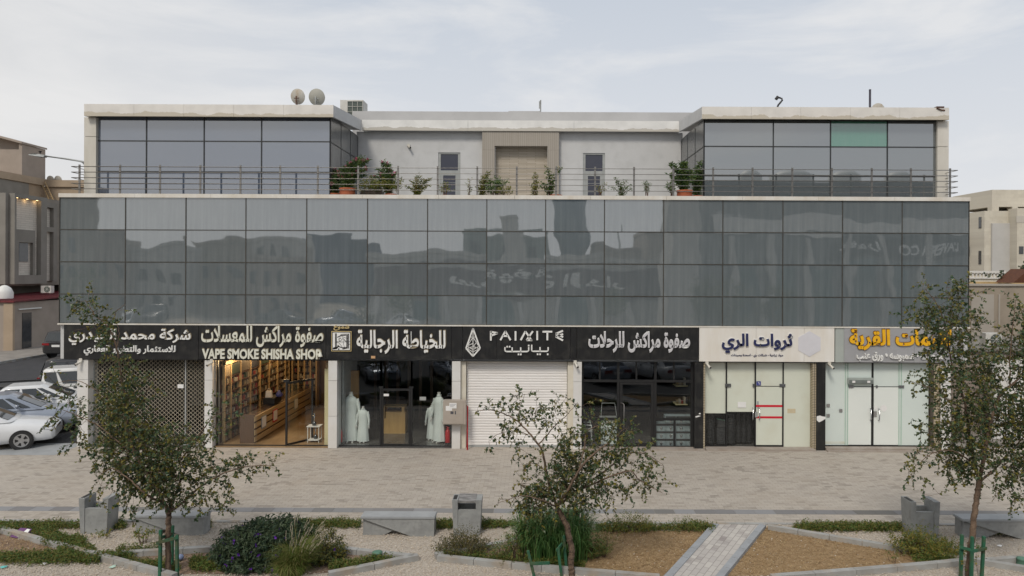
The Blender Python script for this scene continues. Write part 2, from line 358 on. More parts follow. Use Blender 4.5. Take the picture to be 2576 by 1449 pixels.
m_leaf_b = M_island('bush_leaf', [(.024,.050,.028), (.040,.070,.034), (.062,.088,.040)], .55, .15)
m_leaf_y = M_island('weed_leaf', [(.055,.105,.024), (.10,.155,.03), (.18,.19,.032), (.24,.19,.035)], .6, .2)
m_leaf_g = M_island('cover_leaf', [(.045,.10,.024), (.080,.145,.028), (.14,.175,.03), (.18,.15,.04)], .6, .2)
m_leaf_p = M_island('potted_leaf', [(.045,.10,.040), (.075,.14,.05), (.14,.19,.05)], .5, .2)
m_leaf_py = M_island('yellow_potted_leaf', [(.06,.11,.025), (.13,.17,.035), (.26,.23,.05)], .5, .25)
m_grass = M_island('reed_blade', [(.045,.13,.032), (.075,.175,.045), (.12,.21,.06)], .5, .25)
m_fount = M_island('fountain_blade', [(.10,.17,.028), (.15,.22,.04), (.27,.25,.09)], .5, .25)
m_plume = M_island('plume', [(.55,.48,.36), (.62,.56,.44), (.48,.42,.30)], .8, .3)
m_purple = M_island('purple_petal', [(.17,.05,.40), (.22,.07,.48), (.13,.03,.33)], .5, .3)
m_pink = M_island('pink_petal', [(.62,.14,.26), (.70,.25,.38), (.55,.10,.2)], .5, .3)
m_yellowfl = M_island('yellow_flower', [(.45,.36,.02), (.30,.28,.03), (.16,.2,.03)], .5, .3)
m_straw = M_island('dry_straw', [(.30,.19,.085), (.40,.26,.12), (.22,.13,.06), (.47,.34,.18)], .9, .1)
m_stone = M_island('pebble', [(.46,.40,.33), (.55,.49,.42), (.38,.32,.26), (.60,.55,.49), (.49,.41,.31)], .85)
m_goods = M_island('shelf_goods', [(.35,.30,.22), (.04,.04,.05), (.22,.04,.03), (.45,.42,.36), (.10,.08,.06), (.20,.15,.08), (.05,.07,.05), (.22,.18,.13), (.12,.10,.08), (.30,.27,.22)], .4)
m_rubber = M('tyre_rubber', (.018,.018,.019), (.028,.028,.028), 10, .8)
m_rim = M('alloy_rim', (.50,.51,.52), (.42,.43,.44), 6, .3, metal=.8)
m_carglass = M('car_glass', (.02,.025,.027), (.03,.035,.037), 2, .03, spec=.9)
m_headlamp = M('headlamp', (.45,.47,.48), (.25,.27,.28), 12, .08, spec=.8)
m_taillamp = M('tail_lamp', (.30,.01,.015), (.2,.008,.01), 6, .2)
m_chrome = M('chrome_trim', (.55,.56,.57), (.45,.46,.47), 8, .15, metal=.95)
m_lamp_warm = M_glow('warm_lamp', (1, .66, .30), 8)
m_beige = M('beige_render', (.40,.31,.22), (.35,.27,.19), 1, .85, .15, 40)
m_taupe = M('taupe_render', (.34,.285,.24), (.29,.245,.205), 1, .85, .15, 40)
m_villa = M('villa_grey', (.245,.228,.20), (.205,.19,.165), .8, .85, .1, 40)
m_villa_in = M('villa_brown_grey', (.26,.235,.20), (.21,.185,.155), 1, .85)
m_cladding = M_brick('stone_cladding', (.62,.57,.50), (.54,.50,.44), (.36,.33,.28), .9, .17, .02, plane='YZ', bias=-.1)
m_redroof = M('maroon_roof', (.15,.018,.022), (.10,.012,.016), 3, .6)
m_cream_house = M_brick('cream_block', (.60,.56,.47), (.55,.51,.43), (.50,.46,.39), .6, .3, .012, plane='XZ', bias=0, bump=.1, dirt=(.42,.38,.31))
m_cream_side = M_brick('cream_block_side', (.52,.49,.43), (.48,.45,.40), (.43,.40,.35), .6, .3, .012, plane='YZ', bias=0, bump=.1)
m_tan = M('tan_render', (.33,.28,.22), (.28,.235,.185), .6, .9, .15, 30, c3=(.22,.18,.14), s3=1.2, a3=.4)
m_tan_lt = M('patched_render', (.38,.345,.30), (.34,.305,.26), .8, .9)
m_ochre = M('ochre_paint', (.58,.42,.20), (.52,.37,.18), 1, .8)
m_win = M('dark_window', (.03,.033,.036), (.045,.047,.05), 3, .08, spec=.8)
m_alu = M('grey_aluminium', (.36,.37,.36), (.30,.31,.30), 6, .5)
m_doorglass = M('navy_tinted_glass', (.035,.038,.058), (.045,.047,.065), 1, .12, spec=.6)
m_textile = M_brick('ribbed_stone', (.38,.345,.30), (.35,.315,.27), (.29,.26,.22), .075, .9, .02, plane='XZ', bias=0, off=0, bump=.3)
m_slat = M_brick('split_stone', (.52,.46,.38), (.40,.35,.28), (.24,.20,.15), .7, .055, .012, plane='XZ', bias=0, bump=.4)
m_ac = M('ac_casing', (.62,.61,.57), (.52,.50,.45), 3, .6)
m_grille = M('ac_coil', (.09,.11,.095), (.06,.075,.065), 30, .5, stretch=(6,6,1))
m_rust = M('rust', (.12,.045,.02), (.08,.03,.015), 8, .9)
m_dish = M('dish_paint', (.52,.50,.45), (.44,.41,.35), 3, .6, c3=(.34,.22,.10), s3=4, a3=.5)
m_dish_g = M('dish_paint_grey', (.40,.39,.34), (.36,.35,.30), 3, .6)
m_paver = M_brick('plaza_paver', (.44,.396,.342), (.385,.345,.30), (.28,.245,.20), .235, .118, .010, bias=-.1, dark=(.225,.198,.168), dirt=(.33,.275,.215), dlo=.47, dhi=.9)
m_path = M_brick('path_paver', (.50,.47,.43), (.41,.38,.355), (.24,.22,.20), .30, .15, .012, bias=-.1, dark=(.21,.18,.175))
m_drain = M('drain_slab', (.23,.23,.235), (.15,.145,.145), 2.5, .8, .3, 60, stretch=(1,6,1))
m_asphalt = M('asphalt', (.030,.030,.033), (.042,.041,.043), 1.2, .9, .4, 90)
m_asphalt_far = M('street_asphalt', (.10,.098,.095), (.075,.073,.07), .3, .9, .2, 60)
m_sand = M('sandy_ground', (.36,.31,.25), (.29,.25,.20), .4, .95, .3, 30)
m_gravel = M('gravel_bed', (.50,.445,.375), (.37,.315,.255), 22, .95, .9, 45, c3=(.25,.21,.17), s3=38, a3=.75, lo=.4, hi=.62)
m_soil = M('brown_soil', (.165,.105,.07), (.25,.17,.115), 5, .95, .8, 40, c3=(.36,.29,.22), s3=26, a3=.7)
m_mulch = M('dry_mulch', (.235,.150,.070), (.325,.215,.11), 7, .95, .9, 50, c3=(.42,.30,.17), s3=55, a3=.7)
m_redtrack = M('red_track', (.20,.02,.045), (.16,.018,.035), 4, .8)
m_sidewalk = M('side_pavement', (.27,.245,.215), (.20,.18,.16), 1, .9, .3, 30)
m_green_plastic = M('green_valve', (.10,.21,.15), (.08,.17,.12), 6, .6)
m_bollard = M('ochre_bollard', (.30,.23,.10), (.22,.17,.08), 5, .7)

# ------------------------------------------------------------------ Arabic and Latin lettering
TB = {}
for ch, b, n in [('ا',0xFE8D,2),('ب',0xFE8F,4),('ة',0xFE93,2),('ت',0xFE95,4),('ث',0xFE99,4),('ج',0xFE9D,4),('ح',0xFEA1,4),('خ',0xFEA5,4),('د',0xFEA9,2),('ر',0xFEAD,2),('ز',0xFEAF,2),('س',0xFEB1,4),('ش',0xFEB5,4),('ص',0xFEB9,4),('ط',0xFEC1,4),('ع',0xFEC9,4),('ف',0xFED1,4),('ق',0xFED5,4),('ك',0xFED9,4),('ل',0xFEDD,4),('م',0xFEE1,4),('ن',0xFEE5,4),('ه',0xFEE9,4),('و',0xFEED,2),('ي',0xFEF1,4),('\ufefb',0xFEFB,2)]:
    TB[ch] = [b+i for i in range(n)]
def shape(s):
    s = s.replace('لا', '\ufefb'); out = []
    for i, c in enumerate(s):
        if c not in TB: out.append(c); continue
        pv = i > 0 and len(TB.get(s[i-1], [])) == 4
        nx = i+1 < len(s) and s[i+1] in TB and len(TB[c]) == 4
        out.append(chr(TB[c][(3 if nx else 1) if pv else (2 if nx else 0)]))
    return ''.join(reversed(out)) if any(c in TB for c in s) else s
def text_mesh(s, bold=.02, depth=.03):
    cu = bpy.data.curves.new('lettering', 'FONT'); cu.body = shape(s); cu.offset = bold; cu.extrude = .5; cu.resolution_u = 3
    o = bpy.data.objects.new('lettering', cu); col.objects.link(o); bpy.context.view_layer.update()
    me = bpy.data.meshes.new_from_object(o); bpy.data.objects.remove(o); bpy.data.curves.remove(cu)
    return me
def lettering(s, x0, x1, z0, z1, y, depth, mat, parent, name='lettering', bold=.02, face=-1):
    """fits the word into x0..x1, z0..z1 on the plane y, standing out by depth towards the street (face -1)"""
    me = text_mesh(s, bold); vs = [v.co.copy() for v in me.vertices]
    a, b = min(v.x for v in vs), max(v.x for v in vs); c, d = min(v.y for v in vs), max(v.y for v in vs)
    for v, q in zip(me.vertices, vs):
        fx = (q.x-a)/(b-a)
        if face > 0: fx = 1 - fx
        v.co = (x0 + fx*(x1-x0), y + face*(depth*(q.z > 0)), z0 + (q.y-c)/(d-c)*(z1-z0))
    me.materials.clear(); me.materials.append(mat); me.update()
    return link(name, me, parent)

# ------------------------------------------------------------------ the ground
D = 22.9                       # depth of the curtain wall
YB, YF = 16.15, 13.22          # planter: back and front edge
def sheet(name, pts, z, mat, kind='structure'):
    o = MB().poly([(p[0], p[1], z) for p in pts]).build(name, mat); o['kind'] = kind; return o
def rect(x0, x1, y0, y1): return [(x0,y0),(x1,y0),(x1,y1),(x0,y1)]
sheet('ground', rect(-900, 900, -900, 900), -.02, m_sand)
sheet('side_street', rect(-33.6, -15.0, 22.35, 140), -.012, m_asphalt)
sheet('street', rect(-120, 120, -9, 12.9), -.012, m_asphalt_far)
sheet('side_alley', rect(14.6, 60, 22.35, 60), -.012, m_sidewalk)
sheet('plaza_pavement', rect(-60, 60, YB+.1, D+.4), 0, m_paver)
sheet('cycle_track', rect(-60, 60, 12.9, YF-.10), -.004, m_redtrack)
sheet('gravel_bed', rect(-60, 60, YF, YB), -.006, m_gravel)
b = MB(); b.box(-60, -33.6, 22.3, 140, -.4, .15); tag(b.build('side_pavement', m_sidewalk), kind='structure')
b = MB()
for k in range(50): b.box(-33.6, -33.42, 23+k*1.5+.01, 23+(k+1)*1.5-.01, -.3, .14)
tag(b.build('street_kerb', m_kerb), kind='structure')
b = MB()
for k in range(80):
    b.box(-40+k+.006, -40+k+.994, YB, YB+.1, -.2, .022)
    b.box(-40+k+.006, -40+k+.994, YF-.1, YF, -.2, .035)
tag(b.build('planter_edging', m_kerb), kind='structure')
b = MB(); rr = random.Random(3)                      # slotted stone channel across the plaza
for k in range(150):
    x = -36 + k*.5; b.box(x+.004, x+.496, 16.86, 17.16, -.1, .006)
ch = b.build('drain_channel', M_island('drain_stone', [(.22,.22,.22),(.26,.26,.265),(.18,.175,.175),(.235,.23,.225),(.14,.135,.125),(.25,.25,.255)], .85))
tag(ch, kind='structure')

def kerb(pts, h=.11, w=.13):
    b = MB()
    for (p, q) in zip(pts[:-1], pts[1:]):
        p, q = Vector(p), Vector(q); p.z = q.z = 0; n = max(1, round((q-p).length/.75))
        for i in range(n):
            a = p.lerp(q, i/n); c = p.lerp(q, (i+1)/n); dd = (c-a).normalized()*.005
            a = a + dd; c = c - dd; b.bar((a.x,a.y,h/2-.05), (c.x,c.y,h/2-.05), w, h+.1)
    return b
def kerb_px(*pts): return [G(x, y, .1) for x, y in pts]
kb = MB()
KL = [kerb_px((-40,1315),(110,1357),(238,1391)), kerb_px((238,1391),(412,1437),(440,1444)), kerb_px((262,1391),(560,1373),(640,1369)), kerb_px((800,1370),(900,1382),(1040,1397)),
      kerb_px((826,1440),(940,1418),(1052,1395)), kerb_px((1094,1393),(1200,1375),(1300,1356)), kerb_px((1101,1397),(1288,1416),(1440,1430),(1660,1448)),
      kerb_px((1932,1321),(2254,1374),(2440,1403)), kerb_px((1940,1448),(2150,1432),(2352,1415),(2440,1406)), kerb_px((2446,1404),(2610,1431)), kerb_px((2485,1407),(2620,1395))]
for pts in KL:
    q = kerb(pts); kb.add(q.v, q.f)
tag(kb.build('planter_kerb', m_kerb), kind='structure')
def bed(name, px, z, mat): sheet(name, [G(x, y, z) for x, y in px], z, mat)
bed('soil_bed', [(-60,1312),(110,1357),(238,1391),(200,1400),(60,1400),(-60,1412)], .002, m_soil)
bed('soil_bed', [(262,1391),(560,1373),(640,1369),(700,1369),(800,1370),(1040,1397),(826,1440),(780,1444),(440,1444)], .002, m_soil)
bed('soil_bed', [(1094,1394),(1300,1356),(1500,1330),(1500,1434),(1288,1416)], .002, m_soil)
bed('soil_bed', [(2450,1405),(2620,1395),(2620,1431)], .002, m_soil)
bed('mulch_bed', [(1440,1334),(1785,1336),(1667,1449),(1440,1430)], .006, m_mulch)
bed('mulch_bed', [(1932,1322),(2440,1404),(2352,1415),(1940,1448),(1824,1449)], .006, m_mulch)
# the slanting path with its edging stones
pL0, pL1, pR0, pR1 = G(1801,1318,.07), G(1676,1456,.07), G(1919,1320,.07), G(1806,1456,.07)
pd = (pL1-pL0).normalized(); ang = math.atan2(pd.y, pd.x)
b = MB(); b.prism([(pL0.x,pL0.y,-.1),(pR0.x,pR0.y,-.1),(pR1.x,pR1.y,-.1),(pL1.x,pL1.y,-.1)], (0,0,.165))
m_path_r = M_brick('path_paver_turned', (.50,.47,.43), (.42,.39,.365), (.24,.22,.20), .30, .125, .012, bias=-.1, dark=(.21,.18,.175), rot=-ang, dirt=(.36,.33,.29), dlo=.55, dhi=.9)
tag(b.build('path', m_path_r), kind='structure')
b = MB()
for p, q in ((pL0, pL1), (pR0, pR1)):
    n = 6
    for i in range(n):
        a = p.lerp(q, i/n+.002); c = p.lerp(q, (i+1)/n-.002); b.bar((a.x,a.y,0), (c.x,c.y,0), .15, .17)
tag(b.build('path_edging', M('path_edging_stone', (.33,.345,.36), (.27,.28,.29), 3, .85, .3, 50)), kind='structure')

# ------------------------------------------------------------------ the shop building
bld = thing('shop_building', 'long two storey shop building with grey mirror glass front and two glazed roof wings', 'building', (0, D, 0))
X0, X1 = WX(150, D), WX(2437, D)
ZS, ZG0, ZG1, ZT = 2.96, 4.16, 8.39, 8.51
PX = [150,315,467,618,771,924,1075,1224,1372,1520,1669,1818,1969,2119,2269,2437]
ZR = [ZG0, 5.14, 6.22, 7.30, ZG1]
fx = [WX(p, D) for p in PX]
cw = MB()
for x in fx[1:-1]: cw.box(x-.016, x+.016, D-.006, D+.05, ZG0, ZG1)
for z in ZR[1:-1]: cw.box(X0, X1, D-.0035, D+.05, z-.015, z+.015)
cw.box(X0-.02, X0, D-.005, D+9, ZG0, ZG1); cw.box(X1, X1+.02, D-.005, D+9, ZG0, ZG1)
cwo = cw.build('curtain_wall', M('mullion_brown', (.060,.056,.048), (.04,.037,.031), 8, .5), bld)
rr = random.Random(11)
for i in range(15):
    for j in range(4):
        x0, x1, z0, z1 = fx[i]+.0155, fx[i+1]-.0155, ZR[j]+.0145, ZR[j+1]-.0145
        cx_, cz_ = (x0+x1)/2, (z0+z1)/2
        b = MB(); b.box(x0-cx_, x1-cx_, 0, .03, z0-cz_, z1-cz_)
        o = b.build('glass_panel', m_facade, cwo, (cx_, D+.006, cz_))
        o.rotation_euler = (R(rr.uniform(-.22,.22)), 0, R(rr.uniform(-.2,.2)))
b = MB()                                                   # walls of the lower block
b.box(X0, X1, D+.06, D+.3, ZS, ZG1); b.box(X0, X0+.25, D+.3, D+14, ZS, ZG1); b.box(X1-.25, X1, D+.3, D+14, ZS, ZG1)
XL, XR = WX(195, D, 1000), WX(2392, D, 1000)
b.box(XL, XL+.2, D+.3, D+14, 0, ZS); b.box(XR-.2, XR, D+.3, D+14, 0, ZS); b.box(X0, X1, D+14, D+14.2, 0, ZG1)
b.build('wall', m_wall, bld)
b = MB(); b.box(X0+.25, X1-.25, D+.3, D+14, 8.1, 8.36); b.build('terrace_slab', m_conc_top, bld)
b = MB()
for k in range(12):
    a, c = X0-.02+(X1-X0+.04)*k/12, X0-.02+(X1-X0+.04)*(k+1)/12
    b.box(a+.003, c-.003, D-.05, D+.42, 8.38, ZT)
b.box(X0-.02, X0+.3, D+.42, D+14, 8.38, ZT); b.box(X1-.3, X1+.02, D+.42, D+14, 8.38, ZT)
b.build('coping', m_coping, bld)
b = MB(); b.box(X0-.02, X1+.02, D-.075, D+.06, 4.115, 4.155); b.build('ledge_trim', m_coping, bld)
b = MB(); b.box(X0+.1, X1-.1, D-.02, D+.3, ZS-.02, ZS); b.build('soffit', m_black2, bld)

# roof wings
YW, YFA = D+.88, D+.55        # wing glass, wing fascia front
YBK = 27.5                    # back wall of the terrace
def wing(pxs, pyrows, colpx, fpx, mats, inner, green=None):
    xs = [WX(p, YW) for p in pxs]; zs = [WZ(p, YW, pxs[0]) for p in pyrows]; zs[-1] = 8.36
    w = MB()
    for x in xs: w.box(x-.018, x+.018, YW-.012, YW+.06, zs[-1], zs[0])
    for z in zs[:-1]: w.box(xs[0], xs[-1], YW-.009, YW+.05, z-.018, z+.018)
    side = xs[-1] if inner > 0 else xs[0]
    for t in (.0, .36, .7, 1.0):
        y = YW + t*(YBK-YW); w.box(side-.012, side+.012, y-.012, y+.012, zs[-1], zs[0])
    w.box(side-.011, side+.011, YW, YBK, zs[1]-.018, zs[1]+.018)
    wo = w.build('wing_frame', m_mull, bld)
    for i in range(len(xs)-1):
        for j in range(len(zs)-1):
            x0, x1, z1, z0 = xs[i]+.018, xs[i+1]-.018, zs[j]-.018, zs[j+1]+.018
            cx_, cz_ = (x0+x1)/2, (z0+z1)/2; bb = MB(); bb.box(x0-cx_, x1-cx_, 0, .03, z0-cz_, z1-cz_)
            g = green == (i, j)
            o = bb.build('glass_panel', m_wing_green if g else mats, wo, (cx_, YW+.008, cz_)); o.rotation_euler = (R(rr.uniform(-.05,.05)), 0, R(rr.uniform(-.05,.05)))
            if g: o['label'] = 'green tinted glass panel'
    d = -1 if inner > 0 else 1
    bb = MB()
    bb.box(min(side, side+d*.05), max(side, side+d*.05), YW+.03, YBK, 8.36, zs[0]+.05); bb.build('side_cladding', m_side, bld)
    # column, fascia and roof
    c0, c1 = WX(colpx[0], YW-.1), WX(colpx[1], YW-.1); zj = WZ(350 if inner > 0 else 366, YW)
    bb = MB(); bb.box(c0, c1, YW-.12, YW+.3, 8.36, zj-.008); bb.box(c0, c1, YW-.12, YW+.3, zj+.008, 11.24); bb.build('column', m_white, bld)
    f0, f1 = WX(fpx[0], YFA), WX(fpx[1], YFA); z0, z1, zb0, zb1 = 11.235, 11.65, 11.55, 11.97
    xi, xo = (f1, f0) if inner > 0 else (f0, f1)
    bb = MB(); n = 5
    for k in range(n):
        a, c = f0+(f1-f0)*k/n, f0+(f1-f0)*(k+1)/n
        bb.box(a+.003, c-.003, YFA, YFA+.08, z0, z1)
    bb.build('fascia', m_fascia, bld)
    th = .08*(1 if inner < 0 else -1)
    bb = MB(); bb.prism([(xi,YFA+.004,z0),(xi,YBK-.25,zb0),(xi,YBK-.25,zb1),(xi,YFA+.004,z1-.004)], (th,0,0)); bb.build('fascia', m_wall, bld)
    bb = MB(); tho = -.08*(1 if inner < 0 else -1)
    bb.prism([(xo,YFA+.004,z0),(xo,D+13,z0+.7),(xo,D+13,z1+.7),(xo,YFA+.004,z1-.004)], (tho,0,0)); bb.build('fascia', m_white, bld)
    bb = MB()                                                # soffit and roof deck, tilted up towards the back
    a, c = min(xi+th, xo+tho), max(xi+th, xo+tho)
    bb.prism([(a,YFA+.09,z0+.02),(a,YBK-.26,zb0+.02),(a,YBK-.26,zb0+.10),(a,YFA+.09,z0+.10)], (c-a,0,0)); bb.build('soffit', m_black2, bld)
    bb = MB(); bb.prism([(a,YFA+.09,z1-.10),(a,YBK-.26,zb1-.10),(a,YBK-.26,zb1-.03),(a,YFA+.09,z1-.03)], (c-a,0,0)); bb.build('roof', m_conc_top, bld)
    bb = MB(); bb.box(min(xs[0],xs[-1]), max(xs[0],xs[-1]), YW+.06, YW+.1, 8.36, 11.24); bb.build('backing_wall', m_black2, bld)
wing([243,367,512,656.5,829], [290,354,431,505], (211,241), (209.5,837), m_wing_l, 1)
wing([1770,1944,2088,2231,2353], [302.5,368,442,505], (2356,2384.5), (1764,2386), m_wing_r, -1, green=(2,0))

# the back wall of the terrace, its eaves, doors and niche
xa, xb = WX(829, YW)-.05, WX(1770, YW)+.05
na, nb = WX(1243, YBK), WX(1376, YBK); nz = WZ(367, YBK, 1300)
d1, d2 = (WX(1101,YBK), WX(1157,YBK)), (WX(1465.5,YBK), WX(1521,YBK)); dz = WZ(383.5, YBK, 1130)
b = MB(); zt = 11.56
segs = [xa, d1[0], d1[1], na, nb, d2[0], d2[1], xb]
b.box(segs[0], segs[1], YBK, YBK+.25, 8.36, zt); b.box(segs[2], segs[3], YBK, YBK+.25, 8.36, zt); b.box(d1[0], d1[1], YBK, YBK+.25, dz, zt); b.build('terrace_wall', m_wall, bld)
b = MB(); b.box(segs[4], segs[5], YBK, YBK+.25, 8.36, zt); b.box(segs[6], segs[7], YBK, YBK+.25, 8.36, zt); b.box(d2[0], d2[1], YBK, YBK+.25, dz, zt); b.build('terrace_wall', m_wall, bld)
b = MB(); n = 3; ea, eb = WX(909, 27.2), WX(1709, 27.2)
for k in range(n): b.box(ea+(eb-ea)*k/n+.004, ea+(eb-ea)*(k+1)/n-.004, YBK-.3, YBK-.2, 11.55, 11.97)
b.build('fascia', m_fascia_back, bld)
b = MB(); b.box(ea, eb, YBK-.2, YBK+.02, 11.57, 11.62); b.build('soffit', m_wall, bld)
b = MB(); b.box(WX(885, 28.3), WX(1760, 28.3), 28.3, 28.6, 11.4, 12.57); b.box(WX(1277,28.9), WX(1358,28.9), 28.9, 30, 12.3, 12.74); b.build('parapet', m_parapet, bld)
b = MB(); b.box(ea, eb, YBK+.02, 28.3, 11.7, 11.93); b.build('roof', m_conc_top, bld)
b = MB(); oa, ob = WX(1211.5, 27.25), WX(1405, 27.25); zn = WZ(329, 27.25, 1300); zi = WZ(367, 27.25, 1300); ia, ib = WX(1243,27.25), WX(1376,27.25)
b.box(oa, ia, 27.25, YBK+.05, 8.36, zn); b.box(ib, ob, 27.25, YBK+.05, 8.36, zn); b.box(ia, ib, 27.25, YBK+.05, zi, zn); b.build('niche_surround', m_textile, bld)
b = MB(); b.box(ia, ib, YBK+.12, YBK+.2, 8.36, zi+.05); b.build('niche_panel', m_slat, bld)
for (p, q) in (d1, d2):
    b = MB(); w = q-p; y0 = YBK+.03
    b.box(p, p+.1, y0, y0+.12, 8.36, dz); b.box(q-.1, q, y0, y0+.12, 8.36, dz); zz = dz-.06-.66
    b.box(p+.1, q-.1, y0, y0+.12, dz-.06, dz); b.box(p+.1, q-.1, y0, y0+.12, zz-.13, zz)
    b.box(p+.1, p+.2, y0+.01, y0+.10, 8.36, zz-.13); b.box(q-.2, q-.1, y0+.01, y0+.10, 8.36, zz-.13)
    b.box(p+.2, q-.2, y0+.01, y0+.10, zz-.2, zz-.13); b.box(p+.2, q-.2, y0+.01, y0+.10, 8.75, 8.87)
    dr = b.build('terrace_door', m_alu, bld)
    b = MB(); b.box(p+.1, q-.1, y0+.03, y0+.06, zz, dz-.06); b.build('pane', m_doorglass, dr)
    b = MB(); b.box(p+.2, q-.2, y0+.03, y0+.06, 8.36, zz-.2); b.build('pane', m_doorglass, dr)
    b = MB()
    for k in range(3): b.box(p+.2, q-.2, y0+.02, y0+.028, 9.17+k*.34, 9.185+k*.34)
    b.build('glazing_bar', m_alu, dr)

# the shop fronts
YS = D + .22
def sx(p): return WX(p, D, 1010)
def sz(py, px=1300): return WZ(py, YS, px)
for p, q, mt in ((195,222,m_pillar),(515,535,m_pillar),(826,848,m_pillar),(1137,1158,m_pillar),(1442,1463,m_pillar),(1747,1769,m_black),(2053.5,2076,m_black),(2366,2391,m_pillar)):
    b = MB(); zs = [0, 1.08, 2.27, ZS] if mt is m_pillar else [0, ZS]
    for a, c in zip(zs[:-1], zs[1:]): b.box(sx(p), sx(q), D-.02, D+.5, a+.005, c-.005)
    b.build('pillar', mt, bld)
b = MB(); b.prism([(sx(x_), D-.0205, WZ(y_, D, 2060)) for x_, y_ in ((2054,1047),(2062,1045),(2068,1047),(2076,1048),(2076,1053),(2068,1058),(2060,1062),(2054,1057))], (0,-.004,0)); b.build('torn_sticker', m_paper, bld)
b = MB(); b.prism([(sx(x_), D-.0205, WZ(y_, D, 1750)) for x_, y_ in ((1749,1047),(1757,1045),(1763,1046),(1758,1048),(1750,1050))], (0,-.004,0)); b.prism([(sx(x_), D-.0205, WZ(y_, D, 1750)) for x_, y_ in ((1757,1041),(1760,1038),(1763,1040),(1761,1042))], (0,-.004,0)); b.build('torn_sticker', m_paper, bld)
for p, q in ((1158,1171),(1428,1442)):
    b = MB(); b.box(sx(p), sx(q), D+.1, D+.5, 0, ZS); b.build('door_jamb', m_cream, bld)
m_trim = M_brick('gold_trim', (.50,.43,.31), (.45,.38,.26), (.12,.10,.08), .2, .055, .02, plane='XZ', off=0, bias=0)
for p, q in ((1769,1774),(2045,2053.5),(2349,2366)):
    b = MB(); b.box(sx(p), sx(q), D+.02, D+.4, 0, ZS); b.build('edge_trim', m_trim, bld)
b = MB(); b.box(sx(1172), sx(1427), YS+.07, YS+.09, 0, ZS)          # roller shutter with real slats
k = 0
while .09*k < ZS-.05:
    z = .05+.09*k; b.prism([(sx(1172),YS+.07,z),(sx(1172),YS+.07,z+.084),(sx(1172),YS+.052,z+.066),(sx(1172),YS+.052,z+.018)], (sx(1427)-sx(1172),0,0)); k += 1
rs = b.build('roller_shutter', m_shutter, bld)
b = MB(); b.box(sx(1172), sx(1427), YS+.03, YS+.07, 0, .05); b.box(sx(1293), sx(1318), YS+.045, YS+.05, .14, .19); b.build('bottom_rail', m_alu, rs)
b = MB(); xa_, xb_ = sx(222), sx(515); rows, cols = 44, 26; zh = ZS/rows    # expanding lattice gate
for r in range(rows+1):
    pts = []
    for c in range(cols*6+1):
        s_ = math.cos(2*math.pi*c/6) * (1 if r % 2 == 0 else -1)
        pts.append((xa_+(xb_-xa_)*c/(cols*6), YS+.05+.004*(r % 2), max(.01, r*zh + s_*zh*.48)))
    b.tube(pts, .0075, 4, caps=False, smooth=False)
lg = b.build('lattice_gate', m_lattice, bld)
b = MB()
for x in (xa_, (sx(455)), xb_-.03): b.box(x, x+.04, YS+.03, YS+.075, 0, ZS)
b.box(xa_, xb_, YS+.035, YS+.07, 0, .05); b.build('gate_rail', m_alu, lg)
b = MB(); b.box(sx(437), sx(452), YS+.02, YS+.045, 1.95, 2.08); b.build('notice', m_paper, lg)
# rooms behind the shop fronts
def room(p0, p1, depth, wm, fm, cm=None):
    x0, x1 = sx(p0), sx(p1); b = MB()
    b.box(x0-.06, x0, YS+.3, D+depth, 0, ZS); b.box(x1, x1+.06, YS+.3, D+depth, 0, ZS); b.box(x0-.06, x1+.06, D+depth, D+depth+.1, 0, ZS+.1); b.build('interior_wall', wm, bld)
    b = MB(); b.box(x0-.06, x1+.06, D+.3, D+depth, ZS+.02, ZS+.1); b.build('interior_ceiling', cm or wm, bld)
    b = MB(); b.box(x0-.1, x1+.1, D+.05, D+depth, .004, .02); b.build('interior_floor', fm, bld)
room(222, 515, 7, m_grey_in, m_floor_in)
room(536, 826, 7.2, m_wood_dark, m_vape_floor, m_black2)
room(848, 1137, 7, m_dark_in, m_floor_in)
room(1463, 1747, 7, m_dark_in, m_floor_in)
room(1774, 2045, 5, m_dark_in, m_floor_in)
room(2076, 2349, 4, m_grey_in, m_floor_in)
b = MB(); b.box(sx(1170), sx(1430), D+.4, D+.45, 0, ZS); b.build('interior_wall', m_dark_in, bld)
b = MB(); b.box(sx(1463), sx(1772), D-.12, D+.25, -.05, .05); b.box(sx(1775), sx(2048), D-.15, D+.25, -.05, .062); b.box(sx(2077), sx(2366), D-.22, D+.25, -.05, .035); b.box(sx(2077), sx(2366), D-.08, D+.25, .035, .09)
b.build('threshold_step', M('threshold_stone', (.36,.32,.28), (.29,.24,.20), 3, .7), bld)

def pane(p0, p1, py0, py1, mat, parent, y=YS, name='glass_pane', t=.012):
    b = MB(); b.box(sx(p0), sx(p1), y, y+t, max(.01, sz(py1)), sz(py0)); return b.build(name, mat, parent)
# vape shop: glass front, open glass door
b = MB(); b.box(sx(537), sx(715), YS-.02, YS+.03, 0, .05); b.box(sx(720), sx(826), YS-.02, YS+.03, 0, .05); b.box(sx(537), sx(541), YS-.02, YS+.04, 0, ZS)
sf = b.build('shop_window', m_black2, bld)
pane(541, 640, 905, 1124, m_pane_thin, sf); pane(762, 826, 905, 1124, m_pane_thin, sf)
hx, hy = sx(715), YS; ex, ey = sx(715)+.60, YS+.85; zd = 2.17
b = MB(); dv = Vector((ex-hx, ey-hy, 0)); q = lambda t, z: (hx+dv.x*t, hy+dv.y*t, z)
b.bar(q(0,.02), q(0,zd), .06, .06, Vector((0,1,0))); b.bar(q(1,.02), q(1,zd), .06, .06, Vector((0,1,0))); b.bar(q(.02,.05), q(.98,.05), .04, .07); b.bar(q(.02,zd-.03), q(.98,zd-.03), .04, .08)
b.bar((hx,hy,zd), (hx,hy,zd+.1), .2, .06, Vector((0,1,0)))
dr = b.build('door', m_black2, bld); dr['label'] = 'open black framed glass door'
